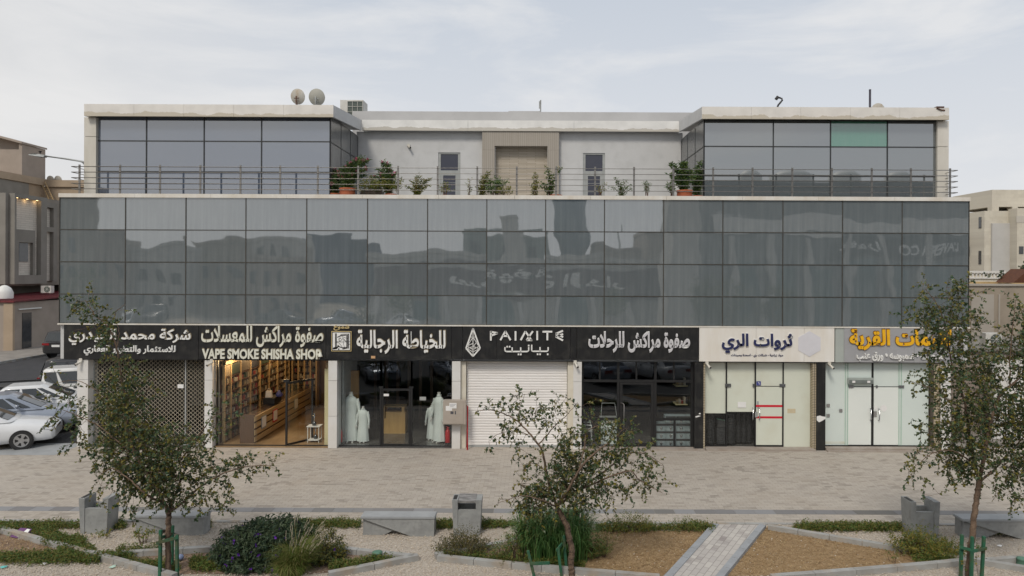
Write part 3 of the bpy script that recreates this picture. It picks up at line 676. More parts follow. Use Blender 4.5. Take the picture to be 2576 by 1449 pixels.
b = MB(); b.bar(q(.05,1.1), q(.95,1.1), .01, 2.0); b.build('pane', m_pane_thin, dr)
# tailor: glass front with framed door
b = MB(); b.box(sx(848), sx(952), YS-.02, YS+.03, 0, .05); b.box(sx(1034), sx(1137), YS-.02, YS+.03, 0, .05)
for p in (952, 1030): b.box(sx(p), sx(p+5), YS-.03, YS+.04, 0, 2.05)
b.box(sx(950), sx(960), YS-.035, YS+.045, 1.98, 2.05); b.box(sx(1026), sx(1037), YS-.035, YS+.045, 1.98, 2.05)
sf = b.build('shop_window', m_black2, bld)
pane(849, 952, 905, 1124, m_pane, sf); pane(1035, 1137, 905, 1124, m_pane, sf); pane(957, 1030, 905, 973, m_pane, sf)
b = MB(); b.box(sx(957.5), sx(1029.5), YS-.02, YS+.03, .02, .10); b.box(sx(957.5), sx(1029.5), YS-.02, YS+.03, 1.90, 1.975)
for p in (957.5, 1025.5): b.box(sx(p), sx(p+4), YS-.02, YS+.03, .10, 1.90)
dr = b.build('door', m_black2, bld); pane(961.5, 1025.5, 981, 1118, m_pane, dr, name='pane')
b = MB(); b.tube([(sx(966),YS-.06,.98),(sx(966),YS-.06,1.62)], .018, 8); b.build('handle', m_black2, dr)
b = MB(); b.box(sx(961.8), sx(975), YS-.024, YS-.021, 1.72, 1.80); b.build('sticker', m_paper, dr)
b = MB(); b.box(sx(1053), sx(1069), YS-.006, YS-.003, 1.58, 1.70); b.build('sticker', m_alu, sf)
# camping shop: black framed grid
b = MB(); zc = [(sz(917), .05), (sz(957), .05), (sz(1050), .05)]
for p in (1463, 1554, 1648, 1741): b.box(sx(p), sx(p+6), YS-.03, YS+.05, 0, ZS)
b.box(sx(1469), sx(1741), YS-.025, YS+.045, sz(960), sz(954)); b.box(sx(1469), sx(1554), YS-.025, YS+.045, sz(1056), sz(1050)); b.box(sx(1654), sx(1741), YS-.025, YS+.045, sz(1056), sz(1050))
b.box(sx(1469), sx(1554), YS-.025, YS+.045, 0, .07); b.box(sx(1654), sx(1741), YS-.025, YS+.045, 0, .07)
for p in (1508, 1601, 1696): b.box(sx(p), sx(p+4), YS-.02, YS+.04, sz(954), ZS)
for p in (1508, 1698): b.box(sx(p), sx(p+5), YS-.02, YS+.04, .07, sz(1056))
sf = b.build('shop_window', m_black2, bld)
for p, q_ in ((1469,1554),(1560,1648),(1654,1741)):
    pane(p, q_, 905, 954, m_pane, sf)
    if p != 1560: pane(p, q_, 960, 1050, m_pane, sf); pane(p, q_, 1056, 1124, m_pane, sf)
b = MB(); b.box(sx(1561), sx(1647.5), YS-.02, YS+.04, .03, .16); b.box(sx(1561), sx(1647.5), YS-.02, YS+.04, sz(966), sz(960.5))
for p in (1561, 1640.5): b.box(sx(p), sx(p+7), YS-.02, YS+.04, .16, sz(966))
dr = b.build('door', m_black2, bld); pane(1568, 1640.5, 966, 1114, m_pane, dr, name='pane')
b = MB(); b.tube([(sx(1563),YS-.03,1.52),(sx(1569),YS-.1,1.52),(sx(1571),YS-.1,1.48),(sx(1571),YS-.1,.72)], .02, 8); b.build('handle', m_steel, dr)
# irrigation shop: frosted glass, two doors, stacked pots showing below the blinds
b = MB()
for p in (1830, 1903.5, 1974): b.box(sx(p), sx(p+3.2), YS-.02, YS+.05, .06, ZS)
b.box(sx(1907), sx(1974), YS-.015, YS+.04, .062, .11); b.box(sx(1774), sx(2045), YS-.01, YS+.04, ZS-.04, ZS-.005); b.box(sx(1774), sx(1830), YS-.012, YS+.04, .062, .10)
sf = b.build('shop_window', m_black2, bld)
pane(1774, 1830, 1038, 1124, m_pane_thin, sf, y=YS+.02); pane(1833.5, 1903.5, 1034, 1124, m_pane_thin, sf, y=YS+.02)
pane(1774, 1830, 908, 1037.7, m_frost_c, sf, y=YS+.02); pane(1833.5, 1903.5, 908, 1033.7, m_frost_c, sf, y=YS+.02)
pane(1907, 1974, 908, 968, m_frost_c, sf, t=.02); pane(1977.5, 2044.5, 908, 1124, m_frost_c, sf, t=.02)
b = MB(); b.box(sx(1907.5), sx(1973.5), YS-.004, YS+.018, .12, sz(970)); dr = b.build('glass_door', m_frost_c, bld)
b = MB()
for py in (1018.5, 1047): b.box(sx(1907), sx(1976), YS-.009, YS-.0045, sz(py+2.6), sz(py-2.6))
b.build('barrier_tape', m_redtape, dr)
b = MB()
for p in (1898, 1914.5):
    b.tube([(sx(p),YS-.02,.98),(sx(p),YS-.08,1.0),(sx(p),YS-.08,1.36),(sx(p),YS-.02,1.38)], .017, 8)
b.build('handle', m_chrome, dr)
b = MB(); b.box(sx(1904), sx(1911), YS-.03, YS-.005, 1.06, 1.24); b.box(sx(1909), sx(1914), YS-.007, YS-.0045, 1.36, 1.6); b.build('lock', m_alu, dr)
b = MB()
for p in (1828, 1898, 1966): b.box(sx(p), sx(p+15 if p != 1898 else p+5), YS-.03, YS-.002, 2.09, 2.19)
b.build('hinge', m_chrome, sf)
b = MB(); b.box(sx(1861), sx(1882), YS+.002, YS+.0045+.008, 1.38, 1.57); b.build('notice', m_paper, sf)
b = MB(); b.box(sx(1987), sx(2007.5), YS-.004, YS-.001, 1.20, 1.35); b.build('notice', M('tan_paper', (.58,.50,.34), (.53,.45,.3), 8, .7), sf)
# pastry shop: pale green frosted glass
b = MB(); b.box(sx(2076), sx(2345), YS-.02, YS+.05, .095, .13)
b.box(sx(2200), sx(2206), YS+.02, YS+.05, .13, ZS)
sf = b.build('shop_window', m_black2, bld)
m_edgeg = M('glass_edge', (.42,.56,.48), (.38,.52,.44), 3, .15)
b = MB()
for p in (2133, 2327-58): b.box(sx(p), sx(p+1.6), YS-.02, YS+.03, .13, ZS); b.box(sx(p+6), sx(p+7.6), YS-.02, YS+.03, .13, ZS)
b.build('glass_edge', m_edgeg, sf)
pane(2076.5, 2140.4, 908, 1118, m_frost_g, sf, t=.02); pane(2140.6, 2200, 908, 968, m_frost_g, sf, t=.02); pane(2206, 2269, 908, 968, m_frost_g, sf, t=.02); pane(2269.3, 2345, 908, 1118, m_frost_g, sf, t=.02)
for p, q_ in ((2140.6,2199.5),(2206.5,2269)):
    b = MB(); b.box(sx(p), sx(q_), YS-.003, YS+.018, .14, sz(970)); dr = b.build('glass_door', m_frost_w, bld); h = 2197 if p < 2200 else 2218
    b = MB(); b.tube([(sx(h),YS-.02,.98),(sx(h),YS-.08,1.0),(sx(h),YS-.08,1.36),(sx(h),YS-.02,1.38)], .017, 8); b.build('handle', m_chrome, dr)
b = MB()
for p, w_ in ((2142,12),(2211,4),(2268,14)): b.box(sx(p), sx(p+w_), YS-.03, YS-.004, 2.07, 2.16)
for p, z in ((2086,1.42),(2086,1.08),(2118,1.25),(2205,1.10)): b.box(sx(p), sx(p+8), YS-.03, YS-.004, z, z+.10 if p < 2200 else z+.18)
b.build('hinge', m_chrome, sf)
b = MB(); b.lathe([(.0,0),(.115,0),(.115,.004)], n=20)
b.v = [(x+sx(2231), YS-.004-z, 1.38+y) for x, y, z in b.v]; b.box(sx(2209), sx(2215), YS-.007, YS-.0035, 1.32, 1.46); b.build('sticker', m_paper, sf)
b = MB(); b.box(sx(2076.5), sx(2133), YS-.004, YS-.001, .17, .25); b.build('hatch_line', M('dirty_band', (.56,.56,.45), (.60,.64,.58), 2, .4), sf)

# ------------------------------------------------------------------ shop signs
YSG = D - .06
def sign(label, px0, px1, py1, mat, joints=()):
    z0, z1 = WZ(py1, YSG, (px0+px1)/2), 4.112
    x0, x1 = WX(px0, YSG, 860), WX(px1, YSG, 860)
    t = thing('shop_sign', label, 'shop sign', ((x0+x1)/2, YSG, z0), group='signs over the shop fronts')
    b = MB(); xs = [x0+.003] + [WX(j, YSG, 860) for j in joints] + [x1-.003]
    for a, c in zip(xs[:-1], xs[1:]): b.box(a+.004, c-.004, YSG, YSG+.03, z0, z1)
    b.box(x0+.01, x1-.01, YSG+.03, YSG+.07, z0+.01, z1-.01)
    b.build('panel', mat, t); return t
def let(s, px0, px1, py0, py1, mat, t, bold=.02, rim=None, depth=.05, name='lettering'):
    px = (px0+px1)/2; a = (WX(px0,YSG,860), WX(px1,YSG,860), WZ(py1,YSG,px), WZ(py0,YSG,px))
    lettering(s, *a, YSG-.0006, depth, mat, t, name, bold)
    if rim: lettering(s, a[0]-.012, a[1]+.022, a[2]-.012, a[3]+.026, YSG-.0004, depth*.45, rim, t, 'letter_edge', bold+.018)
s1 = sign('black estate company sign over the lattice gate, behind the tree', 160, 499, 904, m_black, (282,))
let('شركة محمد الحيدري', 175, 481, 827, 868, m_letter, s1, .018, m_letter_rim); let('للاستثمار والتطوير العقاري', 213, 443, 868.5, 894, m_letter, s1, .016)
s2 = sign('black sign with cream English capitals under tall cream Arabic letters', 499, 820, 904, m_black, (543, 640, 736))
let('صفوة مراكش للمعسلات', 508, 814, 819, 873, m_letter_cream, s2, .018, m_letter_rim); let('VAPE SMOKE SHISHA SHOP', 510, 808, 878, 903, m_letter_cream, s2, .032, m_letter_rim)
s3 = sign('black tailor sign with a white square logo and large white Arabic letters', 820, 1136, 904, m_black, ())
let('للخياطة الرجالية', 898, 1121, 830, 890, m_letter, s3, .022, m_letter_rim); let('شموخ', 840, 879, 817.5, 831, m_letter_gold, s3, .025)
def P2(px, py, y=YSG): return W(px, py, y)
lx0, lx1, lz0, lz1 = WX(834.5,YSG,860), WX(884.5,YSG,860), WZ(883.5,YSG,860), WZ(833,YSG,860)
b = MB(); b.box(lx0, lx1, YSG-.04, YSG-.0005, lz0, lz1); lo = b.build('logo', m_letter_gold, s3)
b = MB(); b.box(lx0+.02, lx1-.02, YSG-.043, YSG-.0405, lz0+.02, lz1-.02); b.build('logo_border', m_black2, lo)
b = MB(); b.box(lx0+.045, lx1-.045, YSG-.046, YSG-.0435, lz0+.045, lz1-.045); b.build('logo_field', m_letter, lo)
b = MB()
def stroke(b, pts, w, dx, dy, s=1, y=YSG-.048):
    for (p, q_) in zip(pts[:-1], pts[1:]):
        b.bar(W(dx+p[0]*s, dy+p[1]*s, y), W(dx+q_[0]*s, dy+q_[1]*s, y), .004, w, Vector((0,1,0)).cross(Vector((1,0,0))) if False else Vector((0,0,1)))
zk = .2135*.6289                                    # the logo zoom: 2576 wide for 550 photo pixels
def L3(x, y): return W((1300+x*.2135)*.6289, (1290+y*.2135)*.6289, YSG-.048)
def strk(b, fn, pts, w):
    for p, q_ in zip(pts[:-1], pts[1:]):
        a, c = fn(*p), fn(*q_); d = (c-a); n = Vector((-d.z, 0, d.x)).normalized()*(w/2); e = d.normalized()*(w*.25)
        b.prism([a-n-e, c-n+e, c+n+e, a+n-e], (0,-.004,0))
for pts, w in (([(205,210),(205,470),(165,480),(160,495)],.05),([(435,215),(435,480)],.04),([(410,230),(410,480),(330,495)],.03),([(235,275),(300,245),(390,235)],.03),([(290,250),(300,222),(410,215)],.012),
               ([(265,290),(258,322),(270,325),(262,345),(285,352),(330,300)],.012),([(300,290),(275,296)],.02),([(330,285),(370,340),(470,360)],.010),([(345,300),(400,370),(470,420)],.010),([(215,355),(320,365),(420,360)],.010),
               ([(215,370),(260,380),(290,420),(320,450)],.010),([(340,320),(345,400),(365,460)],.010),([(320,265),(420,300)],.010),([(240,430),(270,455),(320,470),(400,470)],.03),([(165,490),(215,485),(255,440)],.04)):
    strk(b, L3, pts, w)
c = L3(258, 498); b.prism([c+Vector((.025*math.cos(g),0,.025*math.sin(g))) for g in [i*math.pi/4 for i in range(8)]], (0,-.004,0))
b.build('logo_drawing', m_black2, lo)
b = MB(); b.box(WX(934.5,YSG), WX(945,YSG), YSG-.004, YSG-.0005, WZ(903.5,YSG), WZ(897,YSG)); b.build('sticker', M('orange_sticker', (.62,.40,.20), (.5,.28,.15), 20, .6), s3)
tag((lambda o: o)(MB().box(WX(1136.3,D,860)+.004, WX(1163.7,D,860)-.004, D-.03, D+.05, WZ(904,D), 4.11).build('filler_panel', m_black, bld)))
s4 = sign('black sign with a white faceted diamond emblem and thin angular letters', 1164, 1434.5, 904, m_black, (1249.5, 1339.5))
def L4(x, y): return W((1840+x*.17469)*.6289, (1300+y*.17469)*.6289, YSG)
def strk2(b, pts, w):
    for p, q_ in zip(pts[:-1], pts[1:]):
        a, c = L4(*p), L4(*q_); d = (c-a); n = Vector((-d.z, 0, d.x)).normalized()*(w/2)
        b.prism([a-n, c-n, c+n, a+n], (0,-.045,0))
kw = .17469*.6289/75*1
b = MB()
for pts, w in (([(300,75),(140,530),(300,715),(462,530),(300,75)],32),([(300,100),(300,690)],16),([(250,275),(350,275)],12),([(300,275),(175,470)],14),([(300,275),(430,480)],14),([(390,375),(310,490)],14),([(170,475),(295,420)],14),
               ([(170,485),(300,560),(440,485)],14),([(165,540),(300,490),(440,540)],14),([(185,550),(300,615),(440,540)],12)): strk2(b, pts, w*kw)
b.build('emblem', m_letter, s4)
b = MB()
for pts in ([(708,355),(708,135)],[(700,152),(865,185),(715,240)],[(925,345),(1040,140),(1158,345)],[(985,250),(1095,250)],[(1272,355),(1272,140)],[(1390,345),(1498,145),(1640,350)],[(1668,140),(1525,345),(1655,345)],
            [(1768,345),(1768,135)],[(1890,152),(2112,152)],[(2000,165),(2000,348)],[(2358,130),(2190,200),(2360,275)],[(2360,205),(2190,262),(2358,352)]): strk2(b, pts, 40*kw)
b.build('lettering', m_letter, s4)
b = MB()
for pts in ([(1030,505),(1030,580),(1060,605),(1545,605),(1573,580),(1573,505)],[(1195,510),(1195,605)],[(1390,510),(1390,605)],[(1642,450),(1642,580),(1665,600),(1990,600),(2018,580),(2018,505)],[(1832,505),(1832,600)]): strk2(b, pts, 30*kw)
for x, y in ((1082,495),(1138,495),(1572,470),(1340,670),(1393,670),(1778,668),(1834,668),(2008,668)): strk2(b, [(x-18,y),(x+18,y)], 36*kw)
b.build('lettering', m_letter, s4)
MB().box(WX(1434.8,D,860)+.004, WX(1451,D,860)-.004, D-.03, D+.05, WZ(904,D), 4.11).build('filler_panel', m_black, bld)
s5 = sign('plain black sign with one line of grey Arabic letters over the camping shop', 1451, 1758.5, 905, m_black, (1545, 1636))
let('صفوة مراكش للرحلات', 1481, 1734, 835, 886.5, M('grey_letter', (.58,.57,.59), (.53,.52,.54), 5, .4), s5, .022, m_letter)
s6 = sign('cream sign with navy Arabic letters and a pale hexagon', 1758.7, 2099.5, 910, m_sign_white, (1902, 2023))
let('ثروات الري', 1815, 1993, 839, 888, m_navy, s6, .03, m_letter); let('مواد زراعية - شبكات ري - اسمدة ومبيدات', 1839, 1970, 890, 899, m_navy, s6, .022, depth=.012)
hc = W(2036, 865, YSG); b = MB(); b.prism([hc+Vector((.43*math.sin(g),0,.43*math.cos(g))) for g in [i*math.pi/3 for i in range(6)]], (0,-.012,0)); b.build('hexagon', M('pale_hexagon', (.64,.63,.66), (.60,.59,.62), 3, .6), s6)
MB().box(WX(2099.8,D,860)+.004, WX(2123,D,860)-.004, D-.04, D+.05, WZ(911,D,2100), 4.11).build('filler_panel', m_greenish, bld)
s7 = sign('grey sign with thick yellow Arabic letters beside the right-hand tree', 2123.3, 2424, 912, m_sign_grey, (2300,))
let('لقيمات القرية', 2136, 2392, 828, 881, m_letter_yellow, s7, .035, m_letter_brown); let('معجنات • سمبوسه • ورق عنب', 2154, 2372, 883, 909, m_letter, s7, .022)

# ------------------------------------------------------------------ railing, roof equipment
YR = D + .12
rail = thing('terrace_railing', 'steel railing of thin horizontal rails along the terrace edge', 'railing', (0, YR, ZT))
PP = [200,302,402.6,504,605,705,799.5,901,1001.5,1101,1200.6,1300,1398.8,1497,1595,1694,1794,1893,1993,2092.5,2193,2291.5,2390]
for p in PP:
    x = WX(p, YR, 450); b = MB(); b.box(x-.03, x+.03, YR-.012, YR+.012, ZT+.012, 9.5); b.box(x-.09, x+.09, YR-.07, YR+.07, ZT, ZT+.012); b.build('post', m_steel, rail)
ra, rb = WX(181, YR, 450), WX(2408, YR, 450); RZ = [9.43-.1875*k for k in range(5)]
for z in RZ:
    b = MB(); b.tube([(ra,YR-.03,z),(rb,YR-.03,z)], .014, 6); b.build('rail', m_steel, rail)
for p, xs_ in ((WX(217, D+.9, 450), ra), (WX(2373, D+.9, 450), rb)):
    b = MB(); b.box(p-.03, p+.03, D+.82, D+.9, 8.36, 9.5); b.build('post', m_steel, rail)
    for z in RZ:
        b = MB(); b.tube([(xs_,YR-.03,z),(p,D+.85,z)], .012, 6); b.build('rail', m_steel, rail)

def dish(px, py, r, Y, mat, label, zf, grp='satellite dishes on the flat roof', rust=False, tilt=12, turn=0):
    c = W(px, py, Y); t = thing('satellite_dish', label, 'satellite dish', (c.x, Y+.3, zf), group=grp)
    b = MB(); n = 8; vs = []; ax = Vector((math.sin(R(turn)), math.cos(R(turn)), math.sin(R(tilt)))).normalized(); u = ax.cross(Vector((0,0,1))).normalized(); v = u.cross(ax)
    rings = 5; N = 28
    for i in range(rings+1):
        q = i/rings
        for k in range(N):
            g = 2*math.pi*k/N; vs.append(c + (u*math.cos(g) + v*math.sin(g)*1.05)*(r*q+.001) + ax*(.16*r*(q*q-1)*1.6+.0))
    b.add(vs, [(i*N+k, i*N+(k+1)%N, (i+1)*N+(k+1)%N, (i+1)*N+k) for i in range(rings) for k in range(N)], True)
    b.add([p+ax*.02 for p in vs], [(i*N+k, (i+1)*N+k, (i+1)*N+(k+1)%N, i*N+(k+1)%N) for i in range(rings) for k in range(N)], True)
    b.tube([c+(u*math.cos(2*math.pi*k/N)+v*math.sin(2*math.pi*k/N)*1.05)*r+ax*.01 for k in range(N+1)], .012, 5, caps=False)
    b.build('reflector', mat, t)
    b = MB(); bk = c-ax*.12
    b.tube([(c.x,c.y-.16,zf),(c.x,c.y-.16,c.z-.02),bk], .022, 6); b.tube([bk+u*.1-v*.06, bk-u*.1-v*.06], .015, 5); b.tube([bk+u*.05-v*.16, bk-u*.05-v*.16], .015, 5); b.tube([bk-v*.2+u*.02, (c.x+.1, c.y-.25, zf)], .012, 5)
    b.build('mount', m_rust if rust else m_alu, t); return t
dish(749, 243, .26, 25, m_dish, 'rust stained satellite dish at the left of a pair on the roof', 11.7, rust=True, turn=6)
dish(797, 244.5, .285, 25.2, m_dish_g, 'clean grey satellite dish right of the rusty one', 11.75, turn=-4)
dish(2208, 279, .25, 24.6, m_dish, 'cream satellite dish half hidden by the right roof edge', 11.5)
def ac_unit(c, w, h, d, label, grp=None, side=0):
    t = thing('ac_unit', label, 'ac unit', c, group=grp); x, y, z = c
    b = MB(); b.box(x-w/2, x+w/2, y-d/2+.02, y+d/2, z+.04, z+h); b.box(x-w/2+.05, x-w/2+.15, y-d/2+.05, y+d/2-.05, z, z+.04); b.box(x+w/2-.15, x+w/2-.05, y-d/2+.05, y+d/2-.05, z, z+.04); b.build('casing', m_ac, t)
    b = MB(); n = 20; r = min(w, h)*.40; cx_ = x + (.12*w if side == 0 else 0); pts = [(cx_+r*math.cos(2*math.pi*k/n), y-d/2+.012, z+.04+(h-.04)/2+r*math.sin(2*math.pi*k/n)) for k in range(n)]
    b.prism(pts, (0, -.012, 0)); b.build('fan_opening', m_grille, t)
    b = MB()
    for k in range(4): a = math.pi*k/4; b.bar((cx_-r*math.cos(a), y-d/2-.006, z+.04+(h-.04)/2-r*math.sin(a)), (cx_+r*math.cos(a), y-d/2-.006, z+.04+(h-.04)/2+r*math.sin(a)), .01, .012)
    b.build('fan_guard', m_ac, t); return t
# the big roof unit: casing with a coil face
c = W(881, 278, 28.9); t = thing('ac_unit', 'cream rooftop ac unit with green coil behind the left wing', 'ac unit', (c.x, 28.9, 12.4))
x0, x1 = WX(853, 28.9), WX(911, 28.9); b = MB(); b.box(x0, x1, 28.95, 29.7, 12.4, 13.19); b.build('casing', m_ac, t)
xm = WX(872, 28.9); b = MB(); b.box(xm, x1-.02, 28.93, 28.949, 12.45, 13.13); b.build('coil', m_grille, t)
b = MB()
for k in range(4): x = xm+(x1-.02-xm)*k/3; b.box(x-.007, x+.007, 28.905, 28.93, 12.45, 13.13)
for k in range(4): z = 12.45+.68*k/3; b.box(xm, x1, 28.895, 28.905, z-.007, z+.007)
b.build('guard', m_ac, t)
def pole(px, py0, Y, zf, r, label, mat, extra=None):
    x = WX(px, Y, 260); z = WZ(py0, Y, px); b = MB(); b.tube([(x,Y,zf),(x,Y,z)], r, 8)
    if extra: b.box(x-.07, x-.03, Y-.03, Y+.03, z-.35, z-.05)
    o = b.build('antenna_pole', mat, None); return tag(o, label, 'pole')
pole(1360, 252, 28.8, 12.3, .03, 'short antenna pole over the middle parapet', m_alu, 1)
pole(2188.5, 225, 25, 11.5, .042, 'tall dark roof pole beside the half hidden dish', M('dark_pole', (.06,.055,.075), (.09,.085,.11), 8, .6))
pts = [W(x, y, 25) for x, y in ((1953,275),(1958,264),(1964,257),(1968,252),(1967,248),(1962,246),(1955,246))]
b = MB(); b.tube(pts, .035, 8); b.tube([W(1957,243,25), W(1952,250,25)], .06, 6); tag(b.build('vent_pipe', m_black2), 'black bent vent pipe on the right wing roof', 'pipe')
b = MB(); q = W(2366, 274, YFA); b.box(q.x-.14, q.x+.12, YFA-.02, YFA+.2, 11.65, 11.69); b.tube([q+Vector((-.14,-.02,.02)), q+Vector((.0,-.03,-.04)), q+Vector((.14,-.02,-.05))], .02, 5); tag(b.build('cable_bracket', m_rust), 'dark broken cable bracket on the right roof corner', 'bracket')

def camera_unit(c, label, aim=(0,-1,-.5), grp='small security cameras under the signs', mat=m_white):
    c = Vector(c); a = Vector(aim).normalized(); t = thing('security_camera', label, 'security camera', c, group=grp)
    b = MB(); b.box(c.x-.05, c.x+.05, c.y-.03, c.y+.03, c.z-.03, c.z+.06); b.tube([c, c+a*.06-Vector((0,0,.03))], .018, 6); b.build('bracket', mat, t)
    b = MB(); q = c-Vector((0,0,.05)); b.tube([q-a*.02, q+a*.20], .045, 10); b.build('housing', mat, t)
    b = MB(); b.tube([q+a*.2005, q+a*.212], .034, 10); b.build('lens', m_black2, t); return t
q = W(1028, 366, YBK-.05); camera_unit(q, 'white security camera on the grey terrace wall', (.6,-1,-.4), None)
for px, lb in ((204,'security camera on the leftmost pillar'),(533,'security camera on the pillar between the lattice gate and the vape shop'),(1447,'security camera on the pillar left of the camping shop'),(1778,'security camera over the irrigation shop trim'),(2086,'security camera beside the right black pillar')):
    camera_unit((WX(px,D-.05,905), D-.06, ZS-.03), 'small white '+lb, (.5 if px > 1000 else -.5,-1,-.6))
t = thing('floodlight', 'tiny cream floodlight at the end of the vape shop sign', 'floodlight', (WX(808,YSG,895), YSG-.1, 3.1)); x, y, z = t.location
b = MB(); b.tube([(x-.06,y+.1,z-.1),(x,y,z)], .015, 6); b.build('arm', m_alu, t); b = MB(); b.lathe([(.03,z+.14),(.075,z)], (x,y,0), 10); b.build('shade', m_letter_cream, t)
# meter box and red pipe
t = thing('meter_box', 'beige electricity meter cabinet with paper notices on the pillar', 'meter box', (WX(1145,D,1040), D-.3, 1.1))
mx0, mx1, mz0, mz1 = WX(1116,D-.3), WX(1173.5,D-.3), WZ(1069,D-.3), WZ(1009,D-.3)
b = MB(); b.box(mx0, mx1, D-.3, D-.03, mz0, mz1); b.build('cabinet', m_meter, t, bevel=.008)
b = MB(); b.box(mx0+.03, mx1-.09, D-.312, D-.3005, mz0+.03, mz1-.03); b.build('cabinet_door', m_meter, t)
b = MB(); b.box(mx0+.09, mx0+.30, D-.316, D-.3125, mz1-.33, mz1-.17); b.box(mx0+.21, mx0+.45, D-.319, D-.3165, mz1-.25, mz1-.07); b.build('notice', m_paper, t)
lettering('عداد الكهرباء', mx0+.225, mx0+.435, mz1-.15, mz1-.09, D-.3195, .001, m_ink, t, 'notice_text') if False else None
b = MB()
for k in range(3): b.box(mx0+.23, mx0+.43-.04*k, D-.3205, D-.3195, mz1-.12-.04*k, mz1-.112-.04*k)
b.build('notice_writing', m_navy, t)
b = MB(); b.box(mx0+.25, mx0+.35, D-.3145, D-.3122, mz1-.44, mz1-.35); b.box(mx0+.39, mx0+.43, D-.3145, D-.3122, mz1-.45, mz1-.34); b.build('emblem', m_ink, t)
b = MB(); b.tube([(WX(1178,D-.1),D-.12,0),(WX(1178,D-.1),D-.12,1.45),(WX(1174,D-.1),D-.06,1.47)], .026, 8); tag(b.build('riser_pipe', m_red), 'thin red riser pipe beside the white roller shutter', 'pipe')
b = MB(); b.box(WX(1903.5,YS), WX(1914.5,YS), YS-.028, YS-.0205, 2.14, 2.28); o = thing('number_plate', 'small blue house number plate on the irrigation shop', 'number plate', (WX(1909,YS), YS, 2.14)); b.build('plate', m_blue_sign, o)
lettering('٦', WX(1907.3,YS), WX(1911,YS), 2.165, 2.255, YS-.0283, .003, m_letter, o, 'number', .03)

# ------------------------------------------------------------------ things in the shops
# vape shop: shelves down the left wall and across the back, counter, lamps
fx0 = sx(537); xs1 = WX(563, YS+.2); ybk = D+7.1
shf = thing('display_shelving', 'tall oak shelving full of goods along the vape shop walls', 'shelving', (xs1-.2, D+3, .02))
yy = [YS+.35, 23.95, 24.75, 25.6, 26.5, 27.4, 28.3, 29.2, ybk-.35]
for y in yy: MB().box(fx0+.05, xs1, y-.03, y+.03, .02, 2.78).build('upright', m_wood_lt, shf)
for z in (.05, .42, .68, .94, 1.2, 1.46, 1.72, 1.98, 2.24): MB().box(fx0+.05, xs1-.02, yy[0]+.03, ybk-.1, z-.012, z+.012).build('shelf_board', m_wood_dark, shf)
MB().box(fx0+.04, xs1+.03, yy[0]-.03, ybk-.1, 2.70, 2.82).build('cornice', m_wood_lt, shf)
bx1 = WX(826, ybk); bs = thing('display_shelving', 'shelving across the back wall of the vape shop', 'shelving', ((xs1+bx1)/2, ybk-.2, .02))
for k in range(5): x = xs1+.1+(bx1-xs1-.5)*k/4; MB().box(x-.03, x+.03, ybk-.35, ybk-.02, .02, 2.8).build('upright', m_wood_lt, bs)
for k in range(9): z = .45+.27*k; MB().box(xs1+.1, bx1-.4, ybk-.33, ybk-.02, z-.012, z+.012).build('shelf_board', m_wood_dark, bs)
rr = random.Random(21); b = MB()
for i in range(8):
    for z in (.05, .42, .68, .94, 1.2, 1.46, 1.72, 1.98):
        y = yy[i]+.06
        while y < yy[i+1]-.1:
            w = rr.uniform(.05,.12); h = rr.uniform(.09,.2); x = xs1-rr.uniform(.03,.10)
            if rr.random() < .88: b.box(x-.14, x, y, y+w*.9, z+.0125, z+.0125+h)
            y += w
    b.box(xs1-.12, xs1-.02, yy[i]+.06, yy[i+1]-.06, 2.28, 2.66)
for k in range(8):
    z = .45+.27*k; x = xs1+.15
    while x < bx1-.5:
        w = rr.uniform(.05,.11)
        if rr.random() < .85: b.box(x, x+w*.9, ybk-.3, ybk-.18, z+.0125, z+.0125+rr.uniform(.09,.19))
        x += w
tag(b.build('merchandise', m_goods), 'small boxes and bottles packed on the vape shop shelves', 'merchandise', kind='stuff')
cx1, cx0 = WX(643, YS+.3), WX(605, YS+.3); cy0, cy1 = YS+.3, D+6.4
ct = thing('shop_counter', 'long wooden counter with slatted front inside the vape shop', 'counter', (cx0, cy0, .02))
MB().box(cx0, cx1-.02, cy0, cy0+.04, .02, 1.0).build('end_panel', m_wood_dark, ct)
for k in range(4):
    z = .06+.235*k; MB().box(cx1-.04, cx1, cy0+.0, cy1, z, z+.165).build('front_board', m_wood_lt, ct)
MB().box(cx0+.02, cx1-.05, cy0+.05, cy1, .02, .92).build('carcass', m_wood_dark, ct)
MB().box(cx0, cx1, cy0+.01, cy1, .965, .985).build('glass_top', m_pane_thin, ct)
for k, (y, mt) in enumerate(((23.95, m_alu), (25.0, m_redtape), (27.2, m_alu))):
    o = MB().box(cx1+.002, cx1+.02, y, y+.42, .38, .82).build('poster', mt, ct); MB().box(cx1+.021, cx1+.026, y+.03, y+.39, .43, .79).build('poster_sheet', m_paper, o)
b = MB(); b.box(cx0+.05, cx1-.05, 25.3, 26.0, .99, 1.22); tag(b.build('till', m_black2, None, bevel=.01), 'black till box standing on the vape shop counter', 'till')
b = MB(); bx_, by_ = cx0+.2, 25.42; b.prism([(bx_-.12,by_,1.221),(bx_+.12,by_,1.221),(bx_+.10,by_,1.46),(bx_-.10,by_,1.46)], (0,.1,0)); b.tube([(bx_-.05,by_+.05,1.45),(bx_-.04,by_+.05,1.54),(bx_+.04,by_+.05,1.54),(bx_+.05,by_+.05,1.45)], .008, 5); tag(b.build('paper_bag', m_paper), 'white paper bag on the till', 'bag')
b = MB(); b.lathe([(.04,1.221),(.12,1.25),(.13,1.33),(.06,1.42),(.05,1.47)], (bx_+.36,by_+.1,0), 10, mod=lambda g, z: 1+.15*math.sin(3*g+z*20)); tag(b.build('plastic_bag', m_blue_sign), 'crumpled blue plastic bag on the till', 'bag')
